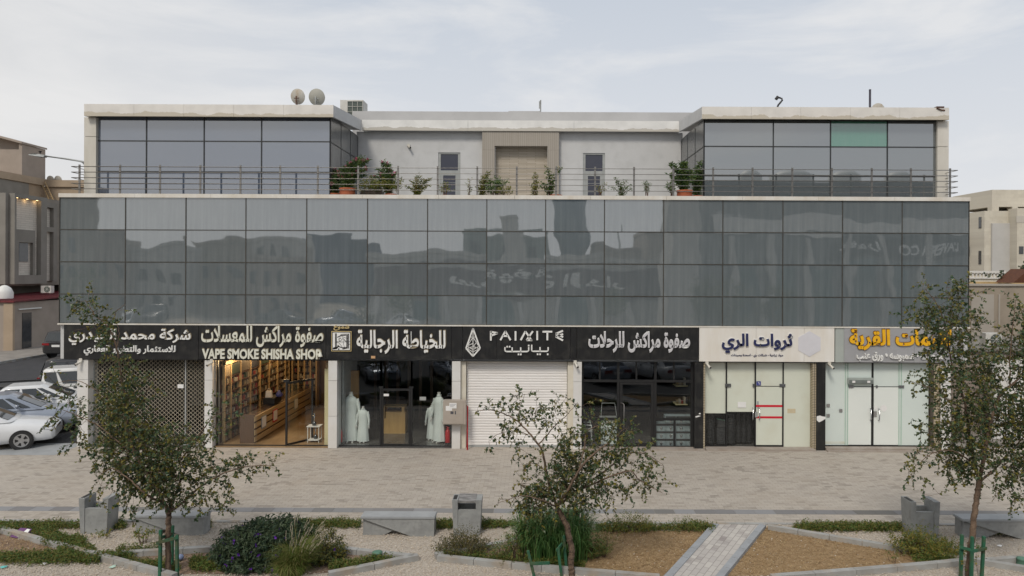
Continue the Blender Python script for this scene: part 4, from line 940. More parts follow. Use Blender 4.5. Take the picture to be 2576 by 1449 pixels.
for i, (y, x) in enumerate(((23.8, -10.3), (25.6, -10.2), (27.6, -10.1), (24.6, -8.2), (27.0, -8.2))):
    o = thing('ceiling_lamp', 'warm ceiling spot lighting the vape shop', 'lamp', (x, y, 2.9), group='ceiling spots in the vape shop')
    MB().lathe([(.09,2.88),(.09,2.98)], (x,y,0), 12).build('housing', m_alu, o); MB().lathe([(.075,2.868),(.075,2.879)], (x,y,0), 12).build('bulb', m_lamp_warm, o)
    ld = bpy.data.lights.new('lamp_light', 'POINT'); ld.energy = 30; ld.color = (1,.66,.33); ld.shadow_soft_size = .12
    lo_ = bpy.data.objects.new('lamp_light', ld); col.objects.link(lo_); lo_.location = (x, y, 2.75); adopt(lo_, o)
b = MB(); b.box(sx(809), sx(825), YS+.1, YS+.35, .02, 2.62); tag(b.build('roller_banner', m_cream_blind), 'tall cream panel just inside the right end of the vape shop', 'panel')
b = MB(); b.box(sx(807), sx(826), YS+.3, YS+.9, 2.64, 2.80); tag(b.build('display_box', m_wood_lt), 'lit wooden box above the cream panel', 'box')
tx0, tx1, ty = WX(777, YS+.5), WX(806, YS+.5), YS+.42
t = thing('side_table', 'small white side table holding a hookah inside the vape shop', 'table', ((tx0+tx1)/2, ty, .02))
MB().box(tx0-.03, tx1+.03, ty-.02, ty+.34, .56, .585).build('table_top', m_plastic_w, t); MB().box(tx0, tx1, ty, ty+.32, .09, .11).build('shelf', m_plastic_w, t)
for x in (tx0, tx1-.02):
    for y in (ty, ty+.3): MB().box(x, x+.02, y, y+.02, .02, .56).build('leg', m_plastic_w, t)
def hookah(x, y, z, label):
    o = thing('hookah', label, 'hookah', (x, y, z))
    MB().lathe([(.05,z),(.075,z+.03),(.07,z+.09),(.025,z+.15)], (x,y,0), 14).build('base', m_carglass, o)
    MB().lathe([(.018,z+.15),(.018,z+.24),(.03,z+.26),(.015,z+.28),(.02,z+.36),(.012,z+.38)], (x,y,0), 10).build('stem', m_chrome, o)
    MB().lathe([(.012,z+.33),(.075,z+.345),(.075,z+.35),(.012,z+.36)], (x,y,0), 14).build('tray', m_chrome, o)
    MB().lathe([(.012,z+.38),(.03,z+.40),(.03,z+.44)], (x,y,0), 10).build('bowl', m_chrome, o)
hookah((tx0+tx1)/2, ty+.12, .586, 'silver hookah on top of the white side table'); hookah((tx0+tx1)/2+.02, ty+.2, .111, 'dark hookah on the lower shelf of the side table')
# tailor shop
MB_ = MB().box(WX(880, D+1.5), WX(905, D+1.5), D+1.4, D+1.5, .02, 2.4); tag(MB_.build('wall_panel', m_wood_or), 'upright orange wood panel behind the adult mannequin', 'panel')
b = MB().box(sx(1133), sx(1136.5), YS+.4, YS+1.4, .02, 2.35); tag(b.build('wall_panel', m_wood_or), 'narrow orange wood panel by the right end of the tailor window', 'panel')
b = MB()
for k in range(6): b.box(sx(855)+.1+.45*k, sx(855)+.22+.45*k, D+4.4, D+4.45, .02, 2.6)
tag(b.build('slatted_screen', m_wood_dark), 'dark slatted wood screen at the back of the tailor shop', 'screen')
b = MB().box(sx(849.5), sx(854), YS+.3, YS+2, .02, 2.9); tag(b.build('side_lining', m_alu), 'pale lining at the left end of the tailor window', 'panel')
yd = 24.9; dx0, dx1 = WX(962, yd), WX(1021, yd)
t = thing('sales_desk', 'beech sales desk seen through the tailor door', 'desk', ((dx0+dx1)/2, yd, .02)); MB().box(dx0, dx1, yd, yd+.5, .02, .80).build('front', m_wood_desk, t)
b = MB(); b.box(dx0+.02, dx1-.02, yd-.01, yd+.5, .985, 1.0); b.box(dx0+.03, dx0+.13, yd-.005, yd+.45, .80, .985); b.box(dx1-.13, dx1-.03, yd-.005, yd+.45, .80, .985); b.build('upper_shelf', m_wood_desk, t)
def mannequin(px, py_foot, Y, H, label, adult=True, turn=0, width=1):
    p = W(px, 700, Y); x0, z0 = p.x, .02; s = H/1.60
    t = thing('mannequin', label, 'mannequin', (x0, Y, z0), R(turn), 'headless mannequins in the tailor window', local=True)
    prof = [(.265,.05),(.255,.2),(.225,.6),(.195,.95),(.20,1.12),(.215,1.25),(.20,1.36),(.155,1.42),(.085,1.47),(.07,1.50)]
    k = 7; b = MB(); b.lathe([(r*s*width, z*s) for r, z in prof], (0,0,0), 42, 1, .62, mod=lambda g, z: 1+.055*math.sin(k*g+1.3)*max(0, 1-z/(1.15*s))**.7)
    for sd_ in (-1, 1):
        b.tube([(sd_*.185*s*width,0,1.37*s),(sd_*.235*s*width,-.01,1.22*s),(sd_*.275*s*width,-.02,1.0*s),(sd_*.285*s*width,-.06*s,.78*s)], [.075*s,.072*s,.058*s,.052*s], 12)
    b.build('robe', m_robe, t)
    b = MB(); b.tube([(0,0,1.47*s),(0,-.005,1.54*s),(0,-.01,1.60*s)], [.066*s,.055*s,.058*s], 14)
    b.build('neck', m_skin, t)
    b = MB(); b.lathe([(.078*s,1.485*s),(.074*s,1.53*s)], n=16); b.box(-.012*s, .012*s, -.155*s, -.10*s, 1.0*s, 1.46*s) if adult is None else None; b.build('collar', m_robe, t)
    for sd_ in (-1, 1):
        b = MB(); hx_ = sd_*.288*s*width; hy_ = -.065*s
        b.tube([(hx_,hy_,.80*s),(hx_,hy_-.01,.75*s),(hx_-.004*sd_,hy_-.02*s,.70*s)], [.026*s,.038*s,.036*s], 10)
        for f_, (dx_, ln) in enumerate(((-.024,.07),(-.008,.085),(.009,.08),(.025,.06))):
            b.tube([(hx_+dx_*s,hy_-.02*s,.705*s),(hx_+dx_*1.15*s,hy_-.032*s,(.70-ln*.55)*s),(hx_+dx_*1.1*s,hy_-.028*s,(.70-ln)*s)], [.0095*s,.0085*s,.006*s], 6)
        b.tube([(hx_-sd_*.03*s,hy_-.02*s,.745*s),(hx_-sd_*.052*s,hy_-.035*s,.71*s),(hx_-sd_*.05*s,hy_-.045*s,.68*s)], [.011*s,.010*s,.007*s], 6)
        b.build('hand', m_skin, t)
    b = MB(); b.tube([(-.08*s,-.05,.03),(-.085*s,-.2*s,.02)], [.04*s,.03*s], 8); b.tube([(.08*s,-.05,.03),(.085*s,-.2*s,.02)], [.04*s,.03*s], 8); b.build('foot', m_skin, t)
mannequin(884, 0, YS+.62, 1.72, 'headless adult mannequin in a long white robe, leftmost in the tailor window', turn=4)
mannequin(915, 0, YS+.55, 1.23, 'headless child mannequin in a white robe right of the left adult', turn=-3)
mannequin(1106, 0, YS+.62, 1.72, 'headless adult mannequin in a white robe behind the meter box', turn=-38, width=.95)
mannequin(1089, 0, YS+.95, 1.26, 'headless child mannequin half hidden behind the right adult', turn=-20)
def extinguisher(px, Y, label):
    x = WX(px, Y, 1100); o = thing('fire_extinguisher', label, 'fire extinguisher', (x, Y, .02))
    MB().lathe([(.085,.07),(.09,.09),(.09,.43),(.06,.50),(.025,.53)], (x,Y,0), 16).build('cylinder', m_red, o); MB().lathe([(.10,.02),(.095,.075)], (x,Y,0), 16).build('foot', m_black2, o)
    b = MB(); b.tube([(x,Y,.53),(x,Y,.58)], .025, 8); b.tube([(x-.07,Y,.62),(x+.04,Y,.58)], .012, 6); b.tube([(x-.07,Y,.55),(x+.04,Y,.57)], .01, 6); b.build('valve', m_red, o)
    MB().tube([(x+.03,Y-.02,.56),(x+.10,Y-.04,.5),(x+.11,Y-.05,.25)], .012, 6).build('hose', m_black2, o)
extinguisher(857, YS+.35, 'red fire extinguisher beside the left adult mannequin'); extinguisher(1126.5, YS+.35, 'red fire extinguisher below the meter box')
b = MB(); b.box(WX(852,YS+.3), WX(860,YS+.3), YS+.32, YS+.42, 1.42, 1.68); tag(b.build('wall_unit', m_alu), 'small grey unit on the left side of the tailor window', 'box')
# camping shop
def crate(x, y, z, label, grp='grey metal crates stacked in the camping shop window'):
    o = thing('metal_crate', label, 'crate', (x, y, z), group=grp, local=True)
    b = MB(); b.box(-.19,.19,-.15,.15,.0,.255); b.build('body', m_metalbox, o, bevel=.006)
    b = MB(); b.box(-.17,.17,-.158,-.151,.165,.235); b.build('slot', m_black2, o)
    b = MB(); b.tube([(-.05,-.155,.13),(-.04,-.18,.08),(.04,-.18,.08),(.05,-.155,.13)], .009, 6); b.box(-.02,.02,-.165,-.151,.02,.14); b.build('clasp', m_chrome, o); return o
cr = None; xs_ = [WX(p, YS+.35, 1100) for p in (1661, 1685, 1711, 1735)]
CL = [['bottom crate of the leftmost metal stack','second crate of the leftmost metal stack','top crate of the leftmost metal stack'],['bottom crate of the second metal stack','second crate of the second metal stack','third crate of the second metal stack','fourth crate of the second metal stack'],
      ['bottom crate of the third metal stack','second crate of the third metal stack','third crate of the third metal stack','fourth crate of the third metal stack'],['bottom crate of the stack by the black pillar','second crate of the stack by the black pillar','third crate of the stack by the black pillar','fourth crate of the stack by the black pillar']]
for i, cl_ in enumerate(CL):
    for j, lb in enumerate(cl_):
        loc = (xs_[i], YS+.35, .03+j*.257)
        if cr is None: cr = crate(*loc, lb)
        else: dup(cr, loc, label=lb)
t = thing('shop_rack', 'pale shelf rack behind the crates in the camping shop', 'rack', (WX(1735,YS+1), YS+1, .02))
MB().box(WX(1733,YS+1), WX(1741,YS+1), YS+1, YS+1.06, .02, 2.6).build('post', m_cream_blind, t)
for z in (1.3, 1.95): MB().box(WX(1698,YS+1), WX(1741,YS+1), YS+.8, YS+1.3, z, z+.03).build('shelf', m_cream_blind, t)
b = MB(); rr = random.Random(4)
for k in range(6): x = WX(1701+6*k, YS+1); b.box(x, x+.07, YS+.85, YS+1, 1.331, 1.331+rr.uniform(.1,.25)); b.box(x, x+.07, YS+.85, YS+1, 1.981, 1.981+rr.uniform(.1,.3))
tag(b.build('merchandise', m_goods), 'small goods on the camping shop rack', 'merchandise', kind='stuff')
fx_ = (WX(1511,YS+.5,1100), WX(1552,YS+.5,1100)); t = thing('glass_counter', 'white framed glass display counter in the camping shop', 'counter', (fx_[0], YS+.5, .02))
MB().box(fx_[0], fx_[1], YS+.45, YS+.95, .02, .84).build('cabinet', m_robe, t); b = MB()
b.box(fx_[0]-.01, fx_[1]+.01, YS+.42, YS+.97, .84, .88)
for x in fx_: b.bar((x,YS+.46,.88), (x+(.06 if x < fx_[0]+.1 else -.06),YS+.7,1.38), .014, .014)
b.bar((fx_[0]+.06,YS+.7,1.38), (fx_[1]-.06,YS+.7,1.38), .025, .025); b.build('frame', m_alu, t)
t = thing('plastic_chair', 'white plastic armchair at the left of the camping shop window', 'chair', (WX(1475,YS+.6,1080), YS+.75, .02)); x, y, z = t.location
MB().box(x-.23, x+.2, y-.22, y+.22, .42, .45).build('seat', m_plastic_w, t); MB().prism([(x-.24,y-.2,.45),(x-.20,y-.2,.45),(x-.30,y-.2,.88),(x-.34,y-.2,.88)], (0,.4,0)).build('backrest', m_plastic_w, t)
for sy_ in (-.22, .20): MB().tube([(x-.28,y+sy_,.66),(x+.17,y+sy_,.64),(x+.2,y+sy_,.45)], .02, 6).build('armrest', m_plastic_w, t)
for sx_ in (-.2, .17):
    for sy_ in (-.2, .2): MB().tube([(x+sx_,y+sy_,.42),(x+sx_*1.2,y+sy_*1.1,.02)], [.025,.018], 6).build('leg', m_plastic_w, t)
# irrigation shop: stacked black pots
def pot_stack(px, n, label, sq=False, y=YS+.38, r=.15):
    x = WX(px, y, 1090); o = thing('pot_stack', label, 'pot stack', (x, y, .06), group='stacks of black plant pots')
    for k in range(n):
        z = .06+k*.055; b = MB(); nn = 4 if sq else 16
        b.lathe([(r*.82,z),(r*.97,z+.05),(r*1.05,z+.051),(r*1.05,z+.068),(r*.95,z+.068)], (x,y,0), nn, smooth=not sq); b.build('pot', m_pot_black, o)
for px, n, lb, q_ in ((1786,20,'tall stack of black pots at the left edge of the irrigation shop',0),(1838,19,'stack of ribbed round black pots in the middle of the irrigation shop',0),(1857,20,'stack of black pots right of the ribbed middle stack',0),(1871,20,'slim stack of black pots second from the red taped door',0),(1884,20,'slim stack of black pots nearest the red taped door',0)):
    pot_stack(px, n, lb, q_, y=YS+(.38 if px < 1845 else .55), r=.15 if px < 1845 else .10)
x = WX(1813, YS+.4, 1090); o = thing('pot_stack', 'square black crates with a green lid between two pot stacks', 'pot stack', (x, YS+.45, .06), group='stacks of black plant pots')
for k in range(8): z = .06+k*.07; MB().box(x-.15-.002*k, x+.15+.002*k, YS+.3, YS+.55, z, z+.06).build('pot', m_pot_black, o)
MB().box(x-.13, x+.13, YS+.32, YS+.55, .63, .90).build('crate', m_pot_black, o); MB().prism([(x-.15,YS+.31,.901),(x+.13,YS+.31,.86),(x+.13,YS+.31,.88),(x-.15,YS+.31,.94)], (0,.25,0)).build('lid', m_green_plastic, o)
t = thing('air_curtain', 'grey air curtain unit above the pastry shop door', 'air curtain', (WX(2166,YS), YS-.06, 2.22)); xa1, xb1 = WX(2135,YS-.1), WX(2198,YS-.1)
MB().box(xa1, xb1, YS-.13, YS-.021, 2.22, 2.42).build('casing', M('air_grey', (.36,.40,.37), (.32,.35,.33), 4, .4), t, bevel=.01)
MB().box(xa1+.02, xb1-.02, YS-.137, YS-.1305, 2.235, 2.35).build('front_grille', M('air_dark', (.17,.19,.18), (.14,.16,.15), 4, .4), t)
b = MB(); b.box(xa1+.12, xa1+.22, YS-.142, YS-.1375, 2.26, 2.33); b.box(xb1-.22, xb1-.12, YS-.142, YS-.1375, 2.26, 2.33); b.build('vent', m_paper, t)

# ------------------------------------------------------------------ vegetation helpers
def rv(r): 
    while True:
        v = Vector((r.uniform(-1,1), r.uniform(-1,1), r.uniform(-1,1)))
        if .05 < v.length < 1: return v
def leaf(b, p, d, n, ln, wd, r):
    d = d.normalized(); s = d.cross(n)
    if s.length < 1e-3: s = d.orthogonal()
    s.normalize(); u = s.cross(d); q = len(b.v)
    m = p + d*ln*.42; f = u*(wd*.22)
    for v in (p, m+s*wd*.5+f, p+d*ln-u*ln*.12, m-s*wd*.5+f): b.v.append((v.x, v.y, v.z))
    b.f.append((q, q+1, q+2)); b.f.append((q, q+2, q+3)); b.sm += [False, False]
def sprig(b, p, d, L, r, ln=.05, wd=.038, step=.024, droop=.5):
    """a leafy shoot; returns its axis"""
    pts = [p.copy()]; q = p.copy(); dd = d.normalized(); n = max(4, int(L/step))
    for i in range(n):
        dd = (dd + Vector((0,0,-droop*.10)) + rv(r)*.12).normalized(); q = q + dd*(L/n); pts.append(q.copy())
        o = rv(r); o = (o - dd*o.dot(dd)); o.normalize()
        ld = (o*.9 + dd*.5 + Vector((0,0,-.3))).normalized(); k = r.uniform(.5, 1.35)
        leaf(b, q, ld, rv(r), ln*k, wd*k, r)
    return pts
def catmull(P, n=5):
    out = []
    for i in range(len(P)-1):
        a, b_, c, d = P[max(i-1,0)], P[i], P[i+1], P[min(i+2,len(P)-1)]
        for k in range(n):
            t = k/n; out.append(.5*((2*b_) + (c-a)*t + (2*a-5*b_+4*c-d)*t*t + (3*b_-a-3*c+d)*t**3))
    out.append(P[-1]); return out
def tree(name, label, Y, base, limbs, clumps, seed, dens=24, group=None, leafmat=None, ln=.062, cat='tree'):
    r = random.Random(seed); bp = W(base[0], base[1], Y); bp.z = 0
    t = thing(name, label, cat, (bp.x, Y, 0), group=group); tr = MB(); at = []
    for i, (P, r0, r1) in enumerate(limbs):
        pts = [W(p[0], p[1], Y + (p[2] if len(p) > 2 else 0)) for p in P]
        if i == 0: pts = [Vector((pts[0].x, Y, -.05))] + pts
        pts = catmull(pts, 6); n = len(pts)
        rad = [(r0+(r1-r0)*k/(n-1))*(1+.035*math.sin(k*1.1+i)) for k in range(n)]
        if i == 0: rad[0] *= 1.35
        tr.tube([p+rv(r)*.012*(k > 1) for k, p in enumerate(pts)], rad, 9 if r0 > .03 else 6)
        if i > 0: at += [(p, .5) for p in pts[3:]]
        else: at += [(pts[-1], .5)]
    trunk = tr.build('trunk', m_bark, t)
    cr, tw = MB(), MB(); mpp = Y/F; S = []
    for (px, py, rx, ry, dn) in clumps:
        n = max(2, int(dens*dn*math.pi*rx*ry*mpp*mpp))
        for k in range(n):
            v = rv(r); v = v*(1 if r.random() < .75 else 1.12)
            S.append(W(px+v.x*rx, py+v.z*ry, Y+v.y*min(max(rx,ry),150)*mpp*.9))
    A = [a[0] for a in at]
    S.sort(key=lambda p: min((p-a).length_squared for a in A))
    for p in S:
        a = min(A, key=lambda q: (p-q).length_squared); d = p-a
        if d.length > .05:
            mid = a.lerp(p, .5) + Vector((0,0,-.06*d.length)) + rv(r)*.05*d.length
            w = min(.012, .0035+.006*d.length); tw.tube([a, mid, p], [w, w*.75, w*.5], 4, caps=False, smooth=False)
        dr = (d.normalized() if d.length > .02 else rv(r)) + rv(r)*.6
        ax = sprig(cr, p, dr, r.uniform(.12,.34), r, ln, ln*.80, .024, .6)
        A.append(p); A.append(ax[len(ax)//2]); tw.tube([ax[0], ax[len(ax)//2], ax[-1]], [.0035,.003,.002], 3, caps=False, smooth=False)
    cr.build('crown', leafmat or m_leaf, t); tw.build('twigs', m_bark_dark, t); return t
def shrub(name, label, Y, blobs, seed, leafmat, dens=60, ln=.05, wd=.018, cat='shrub', group=None, L=(.12,.25), flower=None, nfl=0, fsize=.03, upright=.6, zb=0, stems=True):
    """low bush: shoots rising from a root area through blobs given in photo units"""
    r = random.Random(seed); mpp = Y/F; c = W(blobs[0][0], 700, Y); t = thing(name, label, cat, (c.x, Y, zb), group=group); b, st = MB(), MB(); fl = MB()
    root = Vector((c.x, Y, zb))
    for (px, py, rx, ry, dn) in blobs:
        cc = W(px, py, Y); n = int(dens*dn*math.pi*rx*ry*mpp*mpp)
        rt = Vector((cc.x, Y, zb))
        for k in range(n):
            v = rv(r); v = v.normalized()*(v.length**.45) if r.random() < .6 else v
            p = Vector((cc.x+v.x*rx*mpp, Y+v.y*min(rx,120)*mpp*.85, cc.z+v.z*ry*mpp))
            if p.z < zb+.02: p.z = zb+.02+r.uniform(0,.05)
            d = (Vector((v.x, v.y, abs(v.z)*.4)) + Vector((0,0,upright)) + rv(r)*.5)
            sprig(b, p, d, r.uniform(*L), r, ln, wd, .020, .3)
            if stems and k % 4 == 0: q0 = rt+Vector((v.x*rx*mpp*.35, v.y*.1, 0)); st.tube([q0, q0.lerp(p,.5)+rv(r)*.02, p], [.006,.005,.003], 4, caps=False, smooth=False)
            if flower and r.random() < nfl and v.z > -.3:
                q = p + Vector((v.x*.07, v.y*.1-.05, .09)); 
                for m in range(5): leaf(fl, q, rv(r)+Vector((0,-.4,.3)), rv(r), fsize*r.uniform(.8,1.2), fsize*.9, r)
    b.build('foliage', leafmat, t)
    if st.v: st.build('stems', m_bark_dark, t)
    if fl.v: fl.build('flowers', flower, t)['kind'] = 'stuff'
    return t
def blades(b, c, n, h, spread, r, w=.012, lean=.5, rad=.1, seg=5):
    for k in range(n):
        a = r.uniform(0, 2*math.pi); q = rad*math.sqrt(r.random()); p = Vector((c[0]+q*math.cos(a), c[1]+q*math.sin(a), c[2])); a2 = a + r.uniform(-.8,.8)
        H = h*r.uniform(.55,1.1); out = spread*r.uniform(.2,1.1); s = Vector((-math.sin(a2), math.cos(a2), 0)); i0 = len(b.v); ww = w*r.uniform(.6,1.2)
        for j in range(seg+1):
            t = j/seg; x = p + Vector((math.cos(a2), math.sin(a2), 0))*(out*t**1.8) + Vector((0,0,H*(t - lean*.55*t**3.2)))
            wv = s*(ww*.5*(1-t)**.6 if j else ww*.35); b.v.append(tuple(x-wv)); b.v.append(tuple(x+wv))
        for j in range(seg): q0 = i0+2*j; b.f.append((q0,q0+1,q0+3,q0+2)); b.sm.append(True)

# ------------------------------------------------------------------ the three street trees
def T1(x, y, d=0): return (125.8+.434*x, 723.2+.434*y, d)
def C1(x, y, rx, ry, n): return (125.8+.434*x, 723.2+.434*y, rx*.434, ry*.434, n)
YT = 13.42
tree('street_tree', 'tall leafy street tree in front of the lattice gate', YT, (423,1446),
  [([(423,1440),(423,1400),(422,1352),(424,1310),(425,1288)], .062,.052),
   ([T1(690,1300),T1(640,1210,-.1),T1(560,1080,-.15),T1(480,930,-.1),T1(440,760,.05),T1(425,600,.1),T1(405,470,.1),T1(385,340,.05),T1(330,220),T1(270,170),T1(205,75)], .042,.007),
   ([T1(690,1300),T1(720,1220,.2),T1(760,1100,.4),T1(740,960,.5),T1(780,840,.4)], .036,.010),
   ([T1(695,1300),T1(780,1240,.1),T1(880,1150,0),T1(1000,1080,-.1),T1(1130,1040,-.15),T1(1290,1030,-.2)], .028,.006),
   ([T1(660,1250),T1(560,1200,-.4),T1(460,1110,-.5),T1(360,1050,-.4),T1(300,1080,-.4)], .024,.007),
   ([T1(520,1000,-.1),T1(400,900,-.2),T1(280,800,-.1),T1(150,740),T1(60,700,.1)], .020,.005),
   ([T1(435,700),T1(300,620,.2),T1(160,540,.3),T1(20,560,.3)], .014,.004),
   ([T1(760,1000,.4),T1(860,860,.2),T1(940,760),T1(1040,700,-.1)], .020,.005),
   ([T1(390,340),T1(400,250,.05),T1(375,160,.1),T1(430,100,.1)], .010,.004),
   ([T1(450,780),T1(540,640,.2),T1(600,540,.25)], .016,.005)],
  [C1(430,780,190,150,1.35),C1(470,960,210,130,1.35),C1(640,1000,190,150,1.25),C1(610,1130,190,110,1.2),C1(760,900,180,110,.9),C1(410,640,140,110,1.0),C1(500,560,150,70,.5),C1(410,500,90,90,.9),
   C1(385,390,75,50,.8),C1(330,270,60,70,1.1),C1(280,190,60,45,1.3),C1(195,110,75,35,1.1),C1(130,80,50,30,.9),C1(230,50,40,25,.7),C1(400,120,45,20,.6),C1(130,250,45,18,.8),C1(390,215,30,45,.4),
   C1(110,690,110,70,.45),C1(40,760,60,60,.5),C1(180,800,60,110,.6),C1(90,590,110,45,.25),C1(30,520,60,60,.2),C1(85,930,35,40,.35),
   C1(285,1000,55,110,.7),C1(300,1130,45,40,.6),C1(470,1200,70,100,.5),C1(490,1330,30,50,.25),C1(320,1260,18,40,.5),
   C1(960,800,80,60,.6),C1(1030,700,70,60,.3),C1(940,650,30,40,.3),C1(900,1050,110,90,.9),C1(1040,1060,90,50,.9),C1(1130,1030,80,45,.9),C1(1250,1040,70,28,.9),C1(1110,1000,30,30,.8),C1(1010,1160,60,60,.4),C1(850,1200,120,75,.8),C1(990,1260,45,55,.5),C1(700,1230,160,60,.6),C1(870,1290,40,35,.4),C1(560,1090,230,60,.8)], 31, 142, 'street trees in the planter')
def T2(x, y, d=0): return (1163.4+.349*x, 943.4+.349*y, d)
def C2(x, y, rx, ry, n): return (1163.4+.349*x, 943.4+.349*y, rx*.349, ry*.349, n)
tree('street_tree', 'open street tree with a crooked trunk in front of the white shutter', YT, (1438,1446),
  [([(1438,1440),(1436,1410),(1439,1385),(1432,1355),(1426,1325),(1414,1300),(1400,1278)], .066,.058),
   ([T2(680,955),T2(640,830,.1),T2(605,700,.1),T2(580,570),T2(540,490,-.1),T2(480,420,-.1),T2(390,330),T2(300,280,.1),T2(190,250,.1),T2(110,260,.1)], .032,.006),
   ([T2(548,500),T2(620,420,.1),T2(690,340,.15),T2(750,290,.1),T2(830,200)], .015,.004),
   ([T2(680,955),T2(740,860,-.2),T2(810,740,-.3),T2(890,620,-.3),T2(980,540,-.2),T2(1080,470),T2(1170,380,.1)], .036,.007),
   ([T2(700,930),T2(820,850,.2),T2(960,740,.35),T2(1080,650,.4),T2(1180,580,.3),T2(1290,560,.2),T2(1440,640,.1)], .028,.005),
   ([T2(860,820,.2),T2(1000,760,0),T2(1200,690,-.2),T2(1260,740,-.2),T2(1350,800,-.2),T2(1440,850,-.2)], .020,.005),
   ([T2(680,950),T2(560,900,-.3),T2(460,870,-.4),T2(380,880,-.3),T2(260,920,-.3)], .018,.004),
   ([T2(840,690,-.3),T2(880,520,-.2),T2(900,410,-.1),T2(1020,350),T2(1140,320)], .016,.004),
   ([T2(400,330),T2(410,240,.1),T2(430,190,.1),T2(450,140,.1)], .009,.004),
   ([T2(470,430),T2(360,400,.1),T2(250,430,.1),T2(190,480,.1)], .010,.003),
   ([T2(600,690),T2(530,640,-.1),T2(450,650,-.2),T2(430,780,-.2)], .010,.004)],
  [C2(120,250,40,25,.8),C2(210,240,50,35,1.0),C2(300,215,60,35,1.0),C2(385,150,30,30,.9),C2(450,140,35,30,1.1),C2(340,290,90,40,.9),C2(460,280,70,50,.8),C2(560,280,60,70,.7),C2(600,340,50,50,.9),C2(690,220,55,35,.7),C2(690,300,70,60,.7),C2(790,190,60,25,.7),C2(820,240,40,40,.7),C2(915,215,55,25,.7),
   C2(280,400,70,50,.8),C2(210,460,45,25,.9),C2(195,520,15,30,.8),C2(380,400,60,40,.7),C2(420,460,60,40,.6),C2(580,470,40,40,.5),C2(430,550,60,28,.8),C2(590,540,30,25,.4),
   C2(760,450,90,70,.9),C2(720,520,80,60,.9),C2(850,400,60,50,.8),C2(960,370,90,50,.9),C2(1070,340,70,35,.9),C2(1140,325,25,20,.9),C2(1190,390,45,45,1.1),C2(1110,440,90,60,1.0),C2(1040,500,90,50,.9),
   C2(900,580,100,80,1.2),C2(760,620,140,80,.9),C2(1050,600,110,80,.8),C2(1200,560,80,50,.8),C2(1320,560,60,50,.9),C2(1370,620,60,35,.9),C2(1430,640,30,15,.9),C2(1310,690,30,30,.5),C2(1180,660,70,60,.7),
   C2(1240,750,60,35,.9),C2(1340,750,70,35,1.0),C2(1350,820,60,35,1.0),C2(1430,810,40,50,1.0),C2(520,620,45,50,.6),C2(440,650,30,70,.6),C2(420,760,40,60,.6),
   C2(820,740,170,90,1.25),C2(640,760,130,90,1.0),C2(700,860,160,70,1.2),C2(520,850,120,80,1.2),C2(430,880,70,60,.9),C2(330,880,50,22,.9),C2(270,925,35,18,.6),C2(560,950,140,60,1.0),C2(850,860,120,90,1.0),C2(980,780,90,90,.9),C2(1080,830,90,70,.7),C2(950,930,70,60,.6),C2(1040,960,50,30,.5),C2(790,980,60,30,.6),C2(480,960,60,60,.7),C2(1050,1020,20,25,.6),C2(1160,800,50,50,.4),C2(1200,870,20,15,.4),C2(640,640,60,60,.5)], 47, 160, 'street trees in the planter')
def T3(x, y, d=0): return (2201.2+.5309*x, 679.2+.5309*y, d)
def C3(x, y, rx, ry, n): return (2201.2+.5309*x, 679.2+.5309*y, rx*.5309, ry*.5309, n)
tree('street_tree', 'dense street tree at the right edge hiding the end of the yellow lettered sign', YT, (2435,1446),
  [([(2436,1440),(2440,1400),(2446,1340),(2452,1290),(2459,1240),(2462,1208)], .066,.052),
   ([T3(492,995),T3(460,860,.1),T3(440,720,.1),T3(420,610,.1),T3(395,520),T3(365,460),T3(350,360),T3(330,260),T3(300,170),T3(240,90)], .032,.006),
   ([T3(495,990),T3(525,830,-.2),T3(560,680,-.2),T3(600,580,-.1),T3(670,525),T3(740,430,.1),T3(760,330)], .042,.010),
   ([T3(500,1000),T3(560,950,.3),T3(640,860,.5),T3(720,780,.5),T3(800,740,.4)], .026,.008),
   ([T3(430,660),T3(350,620,-.2),T3(270,560,-.3),T3(200,540,-.3)], .014,.004),
   ([T3(470,920),T3(380,860,-.3),T3(290,860,-.4),T3(190,930,-.4)], .018,.004),
   ([T3(340,300),T3(400,200,.1),T3(420,120,.1)], .012,.004),
   ([T3(640,545),T3(640,400,-.1),T3(655,250,-.1),T3(670,130,-.1)], .016,.004)],
  [C3(400,95,70,40,1.2),C3(460,110,50,15,.9),C3(340,190,95,80,1.1),C3(340,290,100,70,1.2),C3(235,80,35,50,.9),C3(255,150,30,50,.9),C3(190,210,55,35,1.0),C3(250,240,60,50,.9),C3(480,210,50,15,.8),C3(440,240,60,60,.8),
   C3(660,160,55,25,.8),C3(640,270,40,60,.6),C3(700,230,40,60,.7),C3(300,390,80,60,1.0),C3(400,380,90,70,1.0),C3(450,470,150,90,1.0),C3(600,420,120,110,1.1),C3(680,350,70,90,.9),C3(260,500,70,40,.9),C3(210,540,45,25,.9),C3(270,560,50,30,.7),
   C3(370,600,110,80,1.0),C3(560,620,150,110,1.3),C3(660,740,110,120,1.2),C3(460,760,150,100,1.25),C3(360,720,90,80,.8),C3(260,770,60,45,.9),C3(300,850,80,60,.9),C3(210,900,50,40,.7),C3(180,960,45,40,.6),C3(235,1030,20,25,.5),C3(290,1050,15,22,.5),
   C3(380,930,80,60,.8),C3(375,1010,20,35,.5),C3(560,900,160,80,1.2),C3(680,930,80,110,1.0),C3(590,1040,70,40,.5),C3(660,1090,60,50,.6),C3(500,1010,60,40,.4),C3(760,560,110,220,1.0),C3(780,850,110,160,1.0),C3(760,300,80,120,.7),C3(440,880,110,60,1.0)], 59, 124, 'street trees in the planter')
